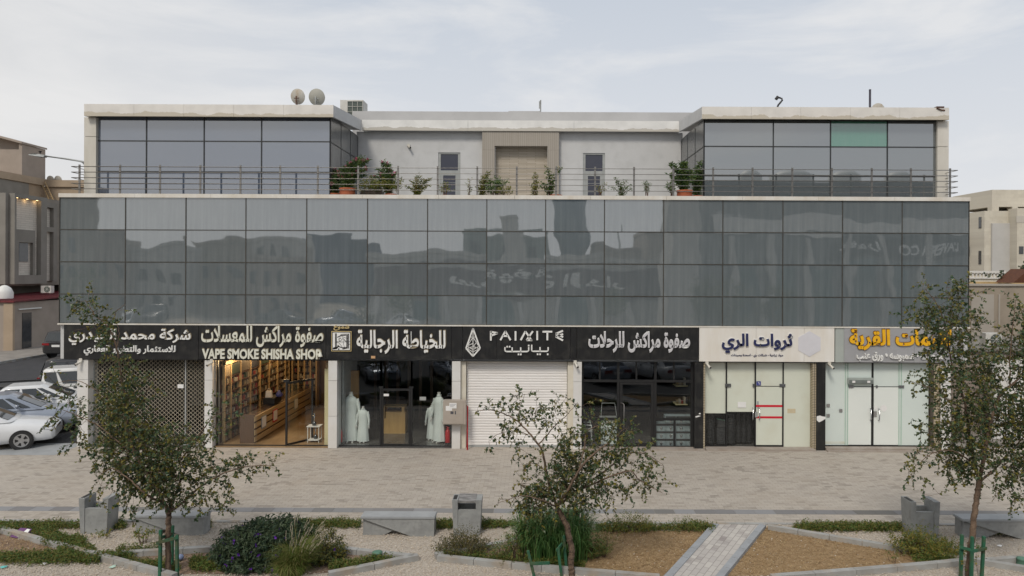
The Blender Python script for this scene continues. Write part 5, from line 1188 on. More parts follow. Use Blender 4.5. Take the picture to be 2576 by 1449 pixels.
def stakes(label, spec, bars, mat=m_green_stake):
    c = G(spec[0][0], 1446); t = thing('tree_stakes', label, 'tree stakes', (c.x, YT, 0), group='green wooden tree supports')
    for (x0, x1, pt, dy) in spec:
        top = W(x0, pt, YT+dy); bot = W(x1, 1446, YT+dy); bot.z = -.1
        b = MB(); b.bar(bot, top, .055, .055, Vector((0,1,0))); b.build('stake', mat, t, bevel=.006)
    for (xa, ya, da, xb, yb, db) in bars:
        b = MB(); b.bar(W(xa,ya,YT+da), W(xb,yb,YT+db), .03, .06); b.build('crossbar', mat, t, bevel=.005)
stakes('green wooden stakes round the left street tree', [(404,402,1333,-.16),(434,432,1322,.22),(445,446,1346,-.10)], [(393,1366,-.2,449,1352,-.14),(404,1353,-.12,434,1343,.16)])
stakes('loose leaning green stakes round the middle street tree', [(1328,1350,1385,-.25),(1404,1414,1378,-.05),(1418,1426,1348,.25)], [(1333,1418,-.29,1383,1416,-.29),(1400,1385,-.09,1414,1368,.1)])
stakes('straight green stakes round the right street tree', [(2420,2416,1345,-.02),(2446,2443,1350,-.2),(2475,2469,1349,.0)], [(2414,1376,-.06,2450,1386,-.24),(2446,1387,-.24,2482,1379,-.05)])

# ------------------------------------------------------------------ street furniture in the planter
def concrete_bin(cx, label, lid=False):
    o = thing('concrete_bin', label, 'litter bin', (cx, 15.42, 0), group='concrete litter bins along the planter', local=True)
    b = MB(); hb, ht, w = .29, .335, .13                   # flaring side slabs
    for s in (-1, 1):
        b.prism([(s*hb,0,-.05),(s*ht,0,.80),(s*(ht-w),0,.80),(s*(ht-w),0,-.05)][::s], (0,.42,0))
    b.box(-(ht-w), ht-w, .0+.015, .085, -.05, .57); b.box(-(ht-w), ht-w, .335, .405, -.05, .60); b.box(-(ht-w), ht-w, .085, .335, -.05, .42)
    b.build('body', m_conc, o)
    b = MB(); b.box(-.315,-.235,.05,.33,.80,.808); b.build('ashtray', m_black2, o)
    if lid:
        b = MB(); b.prism([(-.2,-.0,.74),(-.2,.0,.775),(-.2,.42,.815),(-.2,.42,.78)], (.4,0,0)); b.build('lid', M('scuffed_lid', (.10,.095,.09), (.30,.29,.28), 5, .5, stretch=(1,3,1)), o)
    b = MB(); r = random.Random(int(cx*10))
    for k in range(9): x = r.uniform(-.14,.14); y = r.uniform(.1,.3); b.add([(x,y,.421),(x+.06,y+.01,.44),(x+.05,y+.06,.50),(x-.01,y+.05,.46)], [(0,1,2,3)])
    b.build('rubbish', M_island('rubbish', [(.5,.5,.45),(.5,.4,.1),(.3,.25,.2)], .7), o)
    return o
concrete_bin(WX(235, 15.42, 1300), 'open concrete litter bin at the left, before the first bench')
concrete_bin(WX(1174, 15.42, 1300), 'concrete litter bin with a dark metal lid and drip stains', True)
concrete_bin(WX(2328, 15.42, 1300), 'open concrete litter bin by the green shrub near the right tree')
def bench(x0, x1, label, flip=False):
    o = thing('concrete_bench', label, 'bench', ((x0+x1)/2, 15.35, 0), group='folded concrete benches', local=True); h = (x1-x0)/2; f = -1 if flip else 1; X = lambda t: f*(-h+2*h*t)
    b = MB(); b.prism([(X(0),0,.385),(X(1),0,.385),(X(1),0,.44),(X(0),0,.44)][::f], (0,.38,0)); b.build('seat', m_conc_top, o, bevel=.012)
    b = MB(); b.prism([(X(.03),.02,.384),(X(.99),.02,.384),(X(.985),.02,-.05),(X(.76),.02,-.05)][::f], (0,.06,0)); b.prism([(X(.92),.081,.384),(X(.99),.081,.384),(X(.985),.081,-.05),(X(.90),.081,-.05)][::f], (0,.27,0)); b.build('front_wedge', m_conc, o)
    b = MB(); b.prism([(X(.035),.09,.35),(X(.02),.09,-.05),(X(.25),.09,-.05),(X(.50),.09,.16)][::f], (0,.05,0)); b.prism([(X(.02),.141,.384),(X(.02),.141,-.05),(X(.07),.141,-.05),(X(.08),.141,.384)][::f], (0,.21,0)); b.prism([(X(.03),.31,.384),(X(.92),.31,.384),(X(.2),.31,-.05),(X(.02),.31,-.05)][::f], (0,.04,0)); b.build('rear_wedge', m_conc, o)
    return o
bench(WX(330,15.35,1310), WX(513,15.35,1310), 'concrete bench behind the left tree trunk')
bench(WX(906,15.35,1310), WX(1094,15.35,1310), 'concrete bench between the purple bush and the lidded bin')
bench(WX(2422,15.35,1310), WX(2640,15.35,1310), 'concrete bench at the right edge behind the staked tree')

# ------------------------------------------------------------------ planting
shrub('flowering_bush', 'dark green bush dotted with purple flowers', 14.0, [(640,1385,85,55,1.2),(700,1365,75,48,1.2),(600,1420,50,35,1.0),(660,1425,90,35,1.1),(735,1345,30,25,.8)], 5, m_leaf_b, 950, .085, .030, L=(.12,.24), flower=m_purple, nfl=.035, fsize=.05, cat='bush')
shrub('bush', 'olive green bush right of the fountain grass with yellowing lower leaves', 14.1, [(800,1385,55,38,1.1),(770,1425,60,25,1.0),(830,1415,30,25,.8)], 6, M_island('olive_leaf', [(.03,.055,.028),(.05,.075,.028),(.09,.10,.02),(.15,.13,.02)], .55, .15), 900, .05, .024, L=(.12,.22), flower=m_purple, nfl=.008, fsize=.045)
t = thing('fountain_grass', 'tuft of fountain grass with pale feathery plumes beside the purple bush', 'ornamental grass', (WX(745,13.46), 13.46, 0)); r_ = random.Random(12)
b = MB(); x = WX(745,13.5,1430); blades(b, (x,13.46,0), 1500, .95, .45, r_, .013, .75, .18); blades(b, (x-.1,13.40,0), 500, .6, .4, r_, .013, 1.3, .2); b.build('blades', m_fount, t)
b, st = MB(), MB()
for k in range(46):
    a = r_.uniform(-1.2, 1.3); hgt = r_.uniform(.35,1.0); p0 = Vector((x+r_.uniform(-.1,.1),13.46,0)); p = Vector((x+.1+a*.26+hgt*.12, 13.40+r_.uniform(-.2,.15), hgt)); d = Vector((.35+a*.3,r_.uniform(-.2,.1),.8)).normalized(); st.tube([p0, p0.lerp(p,.6)+Vector((0,0,.08)), p], .003, 3, caps=False, smooth=False)
    for j in range(16):
        q = p + d*(.012*j); 
        for m in range(2): leaf(b, q, d*.9+rv(r_)*.5, rv(r_), .026, .010, r_)
b.build('plumes', m_plume, t); st.build('stalks', m_fount, t)
t = thing('reed_grass', 'large clump of arching green reeds behind the middle tree trunk', 'ornamental grass', (WX(1395,14.3), 14.3, 0)); b = MB(); xr = WX(1395,14.3,1400)
for k in range(46): blades(b, (xr+r_.uniform(-.62,.55), 14.3+r_.uniform(-.35,.35), 0), 60, r_.uniform(1.1,1.75), .55, r_, .026, 1.0, .16, 6)
b.build('blades', m_grass, t)
shrub('shrub', 'thin shrub of bronze and green twigs below the lidded bin', 14.5, [(1165,1385,48,30,.9),(1135,1392,30,18,.8),(1195,1395,30,22,.9),(1175,1360,25,22,.4)], 8, M_island('bronze_leaf', [(.06,.055,.025),(.09,.085,.03),(.05,.06,.03),(.15,.12,.03)], .6, .15), 800, .045, .016, L=(.14,.28), upright=1.0)
shrub('shrub', 'green shrub with yellow blossom in front of the right bin', 14.5, [(2320,1385,48,28,1.0),(2285,1372,35,22,.8),(2370,1390,38,24,1.0),(2345,1405,50,14,1.0),(2310,1350,40,18,.35)], 9, m_leaf_y, 950, .045, .018, L=(.12,.26), flower=m_yellowfl, nfl=.07, fsize=.022, upright=.9)
shrub('shrub', 'loose fine green weed at the left foot of the reeds', 14.1, [(1295,1400,36,30,.9),(1262,1395,22,18,.8),(1310,1365,26,40,.6),(1350,1330,40,26,.5)], 10, m_leaf_g, 800, .04, .018, L=(.12,.25), upright=.9)
shrub('shrub', 'feathery green weed at the right foot of the reeds', 14.3, [(1490,1395,32,42,.7),(1520,1375,24,28,.5),(1480,1425,34,16,.9),(1455,1335,34,28,.5)], 13, m_leaf_g, 700, .05, .012, L=(.16,.3), upright=1.1)
shrub('shrub', 'low olive shrub at the back edge of the straw bed', 15.75, [(1590,1322,40,20,1.0),(1545,1328,25,14,.9),(1625,1326,20,14,.9)], 14, m_leaf_y, 900, .04, .016, L=(.1,.2))
shrub('shrub', 'bright green grassy weed at the back edge of the straw bed near the path', 15.8, [(1722,1326,24,14,1.0),(1760,1331,30,9,.9)], 15, m_leaf_g, 900, .05, .014, L=(.1,.2))
shrub('shrub', 'small yellow green weed at the foot of the left bench', 14.9, [(573*.6289,1345,17,9,1.1)], 16, m_leaf_y, 1100, .045, .03, L=(.06,.14))
shrub('shrub', 'tiny dark weed at the foot of the left bin', 15.2, [(268,1345,10,9,.9),(245,1347,12,5,.9)], 17, m_leaf_y, 900, .04, .022, L=(.06,.14))
shrub('shrub', 'single green weed on the straw beside the right bin shrub', 14.1, [(2245,1400,13,6,1.0)], 18, m_leaf_g, 1000, .045, .016, L=(.08,.14))
shrub('shrub', 'thin vine climbing the right tree stakes', 13.42, [(2438,1380,14,12,.5),(2428,1415,14,22,.35),(2456,1375,8,10,.5)], 19, m_leaf_y, 300, .05, .035, L=(.1,.2))
# uncountable low cover: strips along the edges and patches in the beds
b = MB(); r_ = random.Random(77)
def cover(px0, px1, py, ry, n, h=.10, y2=None, ln=.045, wd=.02):
    for k in range(int(n*1.7)):
        f_ = r_.random(); p = G(px0+(px1-px0)*f_, (py if y2 is None else py+(y2-py)*f_) + r_.gauss(0, ry*.5)); q = mnoise.noise(p*1.3)*.5+.5
        if q < .26: continue
        p.z = 0; sprig(b, p, Vector((r_.uniform(-.5,.5), r_.uniform(-.5,.5), 1)), h*r_.uniform(.6,1.6)*(.5+q), r_, ln, wd, .016, .2)
cover(-40, 315, 1326, 7, 700); cover(-40, 130, 1335, 9, 400); cover(465, 530, 1324, 6, 110); cover(750, 905, 1322, 8, 520); cover(1095, 1140, 1325, 7, 150); cover(1212, 1300, 1324, 7, 300); cover(1500, 1800, 1332, 7, 500); cover(2000, 2285, 1331, 8, 900)
cover(0, 250, 1408, 13, 800); cover(150, 235, 1390, 16, 420); cover(110, 215, 1365, 12, 500); cover(240, 330, 1405, 5, 160); cover(320, 450, 1415, 9, 200, y2=1432); cover(480, 600, 1424, 14, 800); cover(300, 400, 1385, 5, 60); cover(830, 900, 1428, 8, 260); cover(900, 1010, 1418, 6, 120, y2=1405); cover(1100, 1290, 1402, 6, 160, y2=1412)
cover(2300, 2420, 1410, 8, 260); cover(2470, 2560, 1345, 5, 60); cover(1330, 1470, 1425, 6, 160); cover(85, 150, 1350, 6, 130)
tag(b.build('ground_cover', m_leaf_g), 'low weeds and creeping cover along the planter edges', 'ground cover', kind='stuff')
# loose stones and straw
def inpoly(x, y, P):
    c = False; j = len(P)-1
    for i in range(len(P)):
        if (P[i][1] > y) != (P[j][1] > y) and x < (P[j][0]-P[i][0])*(y-P[i][1])/(P[j][1]-P[i][1])+P[i][0]: c = not c
        j = i
    return c
soilP = [[G(x,y).xy for x,y in pl] for pl in ([(-60,1312),(110,1357),(238,1391),(200,1400),(-60,1412)],[(262,1391),(560,1373),(800,1370),(1040,1397),(826,1440),(440,1444)],[(1094,1394),(1300,1356),(1500,1330),(1500,1434),(1288,1416)],[(1440,1334),(1940,1318),(2440,1404),(2352,1415),(1940,1449),(1667,1449),(1440,1430)],[(2450,1405),(2640,1393),(2640,1431)])]
b = MB(); n = 0
while n < 15000:
    x, y = r_.uniform(-11.5, 10.8), r_.uniform(YF, YB); ins = any(inpoly(x, y, P) for P in soilP)
    if ins and r_.random() > .05: continue
    s = r_.uniform(.009,.021); a = r_.uniform(0,6.28); ca, sa = math.cos(a)*s, math.sin(a)*s; z = r_.uniform(0,.012); k = r_.uniform(.6,1.1)
    b.add([(x+ca,y+sa,z),(x-sa*k,y+ca*k,z),(x-ca,y-sa,z),(x+sa*k,y-ca*k,z),(x,y,z+s*.75),(x,y,z-s*.5)], [(0,1,4),(1,2,4),(2,3,4),(3,0,4),(1,0,5),(2,1,5),(3,2,5),(0,3,5)]); n += 1
tag(b.build('gravel', m_stone), 'loose pale gravel between the kerbs', 'gravel', kind='stuff')
b = MB(); n = 0; mul = [[G(x,y).xy for x,y in pl] for pl in ([(1500,1338),(1780,1337),(1665,1449),(1440,1430)],[(1932,1324),(2430,1403),(2352,1413),(1940,1446),(1826,1449)],[(0,1352),(60,1360),(190,1395),(80,1400),(0,1400)])]
while n < 9000:
    P = mul[0 if n % 9 < 4 else 1 if n % 9 < 8 else 2]; x, y = r_.uniform(min(p.x for p in P), max(p.x for p in P)), r_.uniform(min(p.y for p in P), max(p.y for p in P))
    if not inpoly(x, y, P): continue
    a = r_.uniform(0,6.28); L_ = r_.uniform(.03,.09); d = Vector((math.cos(a)*L_, math.sin(a)*L_, r_.uniform(-.01,.03))); p = Vector((x,y,r_.uniform(.008,.03))); s = Vector((-math.sin(a),math.cos(a),0))*.004
    b.add([p-s, p+s, p+d+s*.5, p+d-s*.5], [(0,1,2,3)]); n += 1
tag(b.build('dry_straw', m_straw), 'dry straw mulch on the beds beside the path', 'straw', kind='stuff')
# litter and small fittings
c = G(46, 1352); b = MB(); b.prism([c+Vector((-.17,-.02,.02)), c+Vector((.03,-.08,.02)), c+Vector((.10,.14,.13)), c+Vector((-.09,.18,.13))], (0,.01,.015)); b.prism([c+Vector((.03,-.09,.021)), c+Vector((.20,-.02,.05)), c+Vector((.22,.1,.14)), c+Vector((.10,.14,.132))], (0,.01,.01))
t = b.build('cardboard_box', M('purple_card', (.14,.05,.16), (.11,.04,.13), 5, .6)); tag(t, 'flattened purple cardboard box lying on the kerb', 'litter')
MB().prism([c+Vector((.045,-.082,.040)), c+Vector((.19,-.024,.066)), c+Vector((.205,.08,.146)), c+Vector((.11,.12,.146))], (0,0,.002)).build('inner_flap', m_paper, t)
def rag(px, py, s, mat, label, nm='litter'):
    c = G(px, py); c.z = .012; r = random.Random(int(px)); N = 7; vs = [c+Vector((0,0,s*.5))]+[c+Vector((math.cos(6.283*k/N)*s*r.uniform(.6,1.1), math.sin(6.283*k/N)*s*r.uniform(.6,1.1), r.uniform(.0,s*.35))) for k in range(N)]
    b = MB(); b.add(vs, [(0,1+k,1+(k+1)%N) for k in range(N)]); o = b.build(nm, mat); me = o.modifiers.new('thick', 'SOLIDIFY'); me.thickness = .004; return tag(o, label, 'litter')
rag(110, 1421, .07, m_paper, 'crumpled white paper in the weeds at the far left'); rag(275, 1402-12, .06, m_plastic_w, 'white and blue wrapper by the kerb crossing at left'); rag(283, 1428, .07, M('mint_plastic', (.5,.66,.56), (.4,.55,.46), 8, .4), 'mint green plastic scrap on the gravel')
rag(10, 1437-8, .07, M('teal_plastic', (.12,.45,.42), (.1,.38,.35), 8, .4), 'teal plastic scrap at the left edge'); rag(440*.6289+4, 1390, .04, m_terra, 'small orange scrap beside the left tree'); rag(2435+80, 1375, .06, m_paper, 'white paper scrap below the right bench'); rag(2553, 1430, .08, m_paper, 'white paper scrap at the far right kerb')
c = G(725, 1405); 
b = MB(); c = G(452+2, 1411); b.lathe([(.005,.01),(.05,.03),(.068,.075),(.05,.12),(.005,.14)], c, 14); tag(b.build('ball', M('faded_blue', (.22,.27,.42), (.18,.22,.36), 6, .5)), 'small faded blue ball in the soil bed', 'ball')
def valve(px, py, label): c = G(px, py); tag(MB().lathe([(.11,0),(.10,.10),(.105,.105),(.105,.13),(.06,.145)], c, 16).build('valve_cover', m_green_plastic), label, 'valve cover', 'green irrigation valve covers')
valve(949, 1404, 'round green valve cover in the soil by the olive bush'); valve(2572, 1420, 'round green valve cover at the right edge of the planter')

# ------------------------------------------------------------------ plants on the terrace
ZF = 8.36
def pot(px, py, Y, rtop, h, label, name='flower_pot', bowl=False, zb=ZF):
    x = WX(px, Y, py); t = thing(name, label, 'potted plant', (x, Y, zb), group='potted plants on the terrace')
    prof = [(rtop*.62,zb),(rtop*.8,zb+h*.2),(rtop,zb+h*.62),(rtop*.94,zb+h*.86),(rtop*1.04,zb+h*.88),(rtop*1.04,zb+h),(rtop*.9,zb+h),(rtop*.86,zb+h*.9)] if not bowl else [(rtop*.5,zb),(rtop*.9,zb+h*.75),(rtop*1.08,zb+h*.8),(rtop*1.08,zb+h),(rtop*.95,zb+h)]
    MB().lathe(prof, (x,Y,0), 22).build('pot', m_terra, t)
    MB().lathe([(rtop*.9,zb+h*.9),(rtop*.9,zb+h*.93)], (x,Y,0), 18).build('soil', m_soil, t); return t, x, zb+h*.9
def stemmed(t, x, Y, z0, tips, r, mat, ln, wd, n=1, step=.05, flower=None, fs=.05, every=.35):
    wd *= 1.35
    """upright stems from one root; tips in photo units"""
    b, st, fl = MB(), MB(), MB(); root = Vector((x, Y, z0))
    for (px, py) in tips:
        p = W(px, py, Y) + Vector((0, r.uniform(-.15,.15), 0)); q0 = root + Vector((r.uniform(-.06,.06), r.uniform(-.06,.06), 0)); mid = q0.lerp(p, .5) + Vector(((q0.x-p.x)*.18, 0, .06)); ax = catmull([q0, mid, p], 6)
        st.tube(ax, [.011*(1-k/len(ax))+.004 for k in range(len(ax))], 5, caps=False)
        Lt = (p-q0).length; m_ = max(8, int(1.9*Lt*(1-every)/step))
        for k in range(m_):
            f_ = every+(1-every)*k/(m_-1); pp = ax[min(len(ax)-1, int(f_*(len(ax)-1)))].lerp(ax[min(len(ax)-1, int(f_*(len(ax)-1))+1)], (f_*(len(ax)-1)) % 1)
            for j in range(n): o = rv(r); leaf(b, pp+Vector((o.x,o.y,o.z*.7))*r.uniform(.0,.11), Vector((o.x*1.2, o.y, r.uniform(-.35,.6))), rv(r), ln*r.uniform(.6,1.15), wd, r)
        if flower and r.random() < .75:
            for j in range(16): leaf(fl, p+rv(r)*.06, rv(r)+Vector((0,-.3,.3)), rv(r), fs, fs*.9, r)
    b.build('foliage', mat, t); st.build('stems', m_bark_dark, t)
    if fl.v: fl.build('flowers', flower, t)
r_ = random.Random(91); YP = 23.75
t, x, z = pot(874, 480, YP, .27, .46, 'big terracotta pot with a tall pink flowering oleander by the left wing'); stemmed(t, x, YP, z, [(838,462),(850,440),(860,425),(872,420),(884,412),(896,402),(907,395),(916,405),(922,425),(915,440),(900,430),(890,440),(925,402),(865,445),(905,415)], r_, m_leaf_p, .125, .024, 5, .03, m_pink, .06, .15)
t, x, z = pot(842, 485, YP+.2, .2, .3, 'dark oleander in the corner against the left wing glass'); stemmed(t, x, YP+.2, z, [(834,440),(840,425),(848,432),(855,445),(838,455),(850,460),(860,455)], r_, m_leaf_p, .125, .024, 5, .03, m_pink, .05, .1)
t, x, z = pot(984, 482, YP, .22, .18, 'wide terracotta bowl with a pink flowering oleander and trailing leaves', bowl=True, zb=8.44); stemmed(t, x-.1, YP, z, [(950,425),(963,408),(975,412),(980,428),(985,440),(993,436),(960,440),(945,445)], r_, m_leaf_p, .12, .024, 5, .03, m_pink, .05, .15)
shrub('potted_plant', 'low spreading yellow green plant left of the second oleander', YP, [(935,468,22,16,1.0),(960,472,30,12,1.0),(990,470,15,14,.8),(912,480,10,8,.6)], 61, m_leaf_py, 330, .08, .03, zb=ZF, cat='potted plant', group='potted plants on the terrace', L=(.15,.3))
def sprigs(label, tips, rootpx, mat, ln=.065, wd=.022, n=4, Y=YP, step=.028):
    x = WX(rootpx, Y, 485); t = thing('potted_plant', label, 'potted plant', (x, Y, ZF), group='potted plants on the terrace'); stemmed(t, x, Y, ZF+.1, tips, r_, mat, ln, wd, n, step, None, .05, .15)
    MB().lathe([(.10,ZF),(.13,ZF+.12),(.11,ZF+.12)], (x,Y,0), 14).build('pot', m_pot_black, t)
sprigs('airy yellow green shrub left of the left terrace door', [(1023,470),(1035,455),(1048,445),(1056,443),(1062,450),(1045,465),(1035,475),(1075,452),(1082,448),(1080,465),(1068,470)], 1048, m_leaf_py)
t, x, z = pot(1119, 482, YP, .20, .17, 'terracotta bowl of leggy seedlings before the left terrace door', bowl=True, zb=8.42); stemmed(t, x, YP, z, [(1106,470),(1114,460),(1122,458),(1130,468),(1136,478),(1104,478)], r_, m_leaf_py, .07, .03, 2, .05)
sprigs('thin pale sprig right of the left terrace door', [(1178,462),(1182,450),(1186,470)], 1181, m_leaf_py, .07, .02, 1)
sprigs('tall yellow green climber at the left edge of the stone niche', [(1200,470),(1208,455),(1215,445),(1222,438),(1230,432),(1228,450),(1218,460),(1212,475)], 1214, m_leaf_py)
shrub('potted_plant', 'dark green bushy plant at the foot of the stone niche', YP, [(1243,468,16,16,1.1),(1262,462,18,9,.6),(1235,482,20,8,1.0)], 62, m_leaf_p, 420, .07, .035, zb=ZF, cat='potted plant', group='potted plants on the terrace', L=(.1,.22))
shrub('potted_plant', 'low mound of yellow flowers under the stone niche', YP-.1, [(1268,483,22,8,1.3)], 63, m_leaf_py, 600, .05, .03, zb=ZF, cat='potted plant', group='potted plants on the terrace', L=(.06,.12), flower=m_yellowfl, nfl=.3, fsize=.04)
sprigs('tall thin pale climber in front of the niche stone', [(1337,465),(1343,445),(1348,436),(1352,458),(1346,472)], 1345, m_leaf_py, .08, .026, 2)
t, x, z = pot(1399, 484, YP, .21, .26, 'terracotta pot with a leggy white flowering plant at the right of the niche'); stemmed(t, x-.2, YP, z, [(1355,470),(1362,460),(1380,448),(1376,425),(1384,440),(1390,455),(1406,423),(1395,468),(1370,462)], r_, m_leaf_p, .11, .045, 2, .05, m_plume, .05, .15)
t, x, z = pot(1511, 484, YP, .23, .15, 'terracotta bowl with small twigs before the right terrace door', bowl=True, zb=8.42); stemmed(t, x, YP, z, [(1502,470),(1512,466),(1522,462),(1498,478),(1525,478)], r_, m_leaf_py, .06, .025, 2, .05)
sprigs('olive like sprigs in two clumps right of the right terrace door', [(1538,470),(1546,448),(1552,455),(1560,460),(1576,452),(1584,465),(1590,475),(1570,472)], 1562, m_leaf_p, .07, .022, 2)
t, x, z = pot(1630, 486, YP, .25, .12, 'flat terracotta dish with one upright spiky plant', bowl=True, zb=8.42); stemmed(t, x-.05, YP, z, [(1620,462),(1624,456),(1629,460),(1634,464)], r_, m_leaf_p, .06, .014, 3, .03)
t, x, z = pot(1722, 478, YP, .27, .44, 'big terracotta pot with a broad leaved shrub by the right wing'); stemmed(t, x, YP, z, [(1688,415),(1700,425),(1716,410),(1724,408),(1735,430),(1740,445),(1712,440),(1692,450),(1684,440),(1705,455)], r_, m_leaf_p, .13, .04, 5, .04, None, .05, .15)
t, x, z = pot(1752, 484, YP+.3, .22, .28, 'dark leaved oleander in the corner against the right wing'); stemmed(t, x, YP+.3, z, [(1742,440),(1750,425),(1760,410),(1766,430),(1768,450),(1748,455)], r_, m_leaf_p, .12, .028, 5, .035, None, .05, .15)
t, x, z = pot(1690, 487, YP-.05, .16, .22, 'small terracotta pot with bushy leaves left of the big right pot'); stemmed(t, x, YP-.05, z, [(1682,460),(1690,452),(1698,462),(1678,470)], r_, m_leaf_p, .12, .024, 3, .04)
t = thing('planter_box', 'grey wooden crate behind the spreading plant on the terrace', 'planter', (WX(925,YP+.5,480), YP+.5, ZF)); MB().box(WX(908,YP+.5,480), WX(960,YP+.5,480), YP+.4, YP+.9, ZF, ZF+.45).build('crate', M('weathered_wood', (.20,.17,.14), (.14,.12,.10), 4, .9, stretch=(1,1,8)), t)

# ------------------------------------------------------------------ vehicles (nose towards +X in their own space)
PAINT = {}
def paint(n, c, metal=0):
    if n not in PAINT: PAINT[n] = M('paint_'+n, c, tuple(x*.93 for x in c), 1, .28, metal=metal, coat=.6)
    return PAINT[n]
CARS = {
 'sedan': dict(st=[(-2.28,.66,.42,.90),(-2.2,.80,.30,1.0),(-1.65,.88,.22,1.02),(-.5,.895,.19,.98),(.8,.895,.19,.95),(1.45,.885,.21,.88),(2.0,.85,.22,.80),(2.2,.79,.24,.73),(2.29,.66,.30,.66)],
               belt=(-1.95,1.12,.80,.97), roof=(-1.15,.12,.62,1.45), wheels=(1.40,-1.36), wr=.312, pil=(-.62,.38)),
 'suv': dict(st=[(-2.42,.78,.45,1.12),(-2.36,.92,.36,1.16),(-1.6,.97,.28,1.18),(.8,.97,.27,1.14),(1.5,.96,.28,1.10),(2.2,.92,.32,1.02),(2.42,.78,.40,.9)],
             belt=(-2.36,1.15,.90,1.15), roof=(-2.15,.35,.76,1.82), wheels=(1.5,-1.5), wr=.38, pil=(-1.2,-.1)),
 'pickup': dict(st=[(-2.62,.80,.50,1.08),(-2.58,.90,.42,1.10),(-.6,.93,.36,1.10),(.9,.93,.36,1.08),(1.6,.92,.36,1.06),(2.3,.88,.40,.98),(2.5,.74,.46,.86)],
                belt=(-.75,1.35,.86,1.08), roof=(-.66,.62,.72,1.76), wheels=(1.6,-1.65), wr=.38, pil=(.0,.5)),
}
def make_car(kind, pt, label, loc, rz, group='parked cars', dirt=None):
    K = CARS[kind]; t = thing('parked_car' if kind != 'pickup' else 'pickup_truck', label, 'car' if kind != 'pickup' else 'pickup', loc, rz, group, local=True)
    b = MB(); vs = []; N = 14; st = K['st']
    # interpolate the stations so the flanks read as curved sheet metal
    S = []
    for i in range(len(st)-1):
        for k in range(4):
            f = k/4; f = f*f*(3-2*f) if 0 < i < len(st)-2 else f; S.append(tuple(a+(c-a)*f for a, c in zip(st[i], st[i+1])))
    S.append(st[-1])
    for (x, w, zb, zt) in S:
        h = zt-zb; half = [(0,zt),(.55,zt-.015),(.86,zt-.045),(.965,zt-.12*h-.04),(1.0,zb+.52*h),(.985,zb+.25*h),(.93,zb+.06*h),(.80,zb)]
        ring = [(w*a, z) for a, z in half] + [(-w*a, z) for a, z in half[:0:-1]]
        vs += [(x, y, z) for y, z in ring]
    n = 15; b.add(vs, [(i*n+k, (i+1)*n+k, (i+1)*n+(k+1)%n, i*n+(k+1)%n) for i in range(len(S)-1) for k in range(n)], True)
    b.add(vs[:n], [tuple(range(n))]); b.add(vs[-n:], [tuple(range(n))[::-1]])
    b0, b1, bw, bz = K['belt']; r0, r1, rw, rz_ = K['roof']
    def ring(f):                                           # cabin outline at height fraction f
        x0, x1, w, z = b0+(r0-b0)*f, b1+(r1-b1)*f, bw+(rw-bw)*f**1.3, bz-.06+(rz_-.05-bz+.06)*f; c = .16
        return [(x0,-w+c,z),(x0+.05,-w+.02,z),(x0+.3,-w,z),((x0+x1)/2,-w-.015,z),(x1-.3,-w,z),(x1-.06,-w+.03,z),(x1,-w+c+.05,z),(x1+.05,0,z),(x1,w-c-.05,z),(x1-.06,w-.03,z),(x1-.3,w,z),((x0+x1)/2,w+.015,z),(x0+.3,w,z),(x0+.05,w-.02,z),(x0,w-c,z),(x0-.04,0,z)]
    rs = [ring(0), ring(.5), ring(.93), ring(1)]; m = 16
    top = [((p[0]-(r0+r1)/2)*.86+(r0+r1)/2, p[1]*.82, rz_) for p in ring(1)]; rs.append(top); cv = [p for q in rs for p in q]
    b.add(cv, [(i*m+k, i*m+(k+1)%m, (i+1)*m+(k+1)%m, (i+1)*m+k) for i in range(4) for k in range(m)], True); b.add(top, [tuple(range(m))], True)
    b.build('body', pt, t)
    # glass: wind screen, rear screen, side windows set a little proud of the cabin skin
    def P(u, f, s, o=.012):                                # point on the side, u 0..1 rear to front
        x0, x1, w, z = b0+(r0-b0)*f, b1+(r1-b1)*f, bw+(rw-bw)*f**1.3, bz-.06+(rz_-.05-bz+.06)*f
        return (x0+(x1-x0)*u, s*(w+.015+o), z)
    for nm, f_ in (('windscreen', 1), ('rear_screen', 0)):
        def E(y, f, o=.025):
            x0, x1, w, z = b0+(r0-b0)*f, b1+(r1-b1)*f, bw+(rw-bw)*f**1.3, bz-.06+(rz_-.05-bz+.06)*f
            return ((x1+.05*(1-abs(y))+o if f_ else x0-.04*(1-abs(y))-o), y*(w-.14), z)
        g = MB()
        for i in range(6):
            for j in range(4):
                y0, y1, q0, q1 = -1+i/3, -1+(i+1)/3, .16+.74*j/4, .16+.74*(j+1)/4; g.add([E(y0,q0),E(y1,q0),E(y1,q1),E(y0,q1)], [(0,1,2,3)], True)
        g.build(nm, m_carglass, t)
    a_, c_ = [(p-b0)/(b1-b0) for p in K['pil']]; lo, hi = .2, .9
    spans = [(.10, a_-.02), (a_+.02, c_+.0), (c_+.03, .93)] if kind != 'pickup' else [(.06, a_-.01), (a_+.03, .93)]
    for s in (-1, 1):
        for (u0, u1) in spans:
            g = MB(); g.add([P(u0+.03,lo,s),P(u1-.01,lo,s),P(min(u1,.90),hi,s),P(max(u0,.06),hi,s)], [(0,1,2,3)]); g.build('side_window', m_carglass, t)
        g = MB(); g.tube([P(.80,.25,s,.02), (P(.80,.25,s)[0], P(.80,.25,s)[1]+s*.10, P(.80,.25,s)[2]+.03)], [.02,.02], 6); x, y, z = P(.80,.25,s); g.lathe([(.02,-.07),(.06,-.04),(.065,.04),(.02,.07)], (0,0,0), 10)
        k = 10*4; g.v[-(k+20):] = [(vx*.9+x, vy*1.5+y+s*.17, vz+z+.05) for vx, vy, vz in g.v[-(k+20):]]; g.build('mirror', pt, t)
        g = MB()
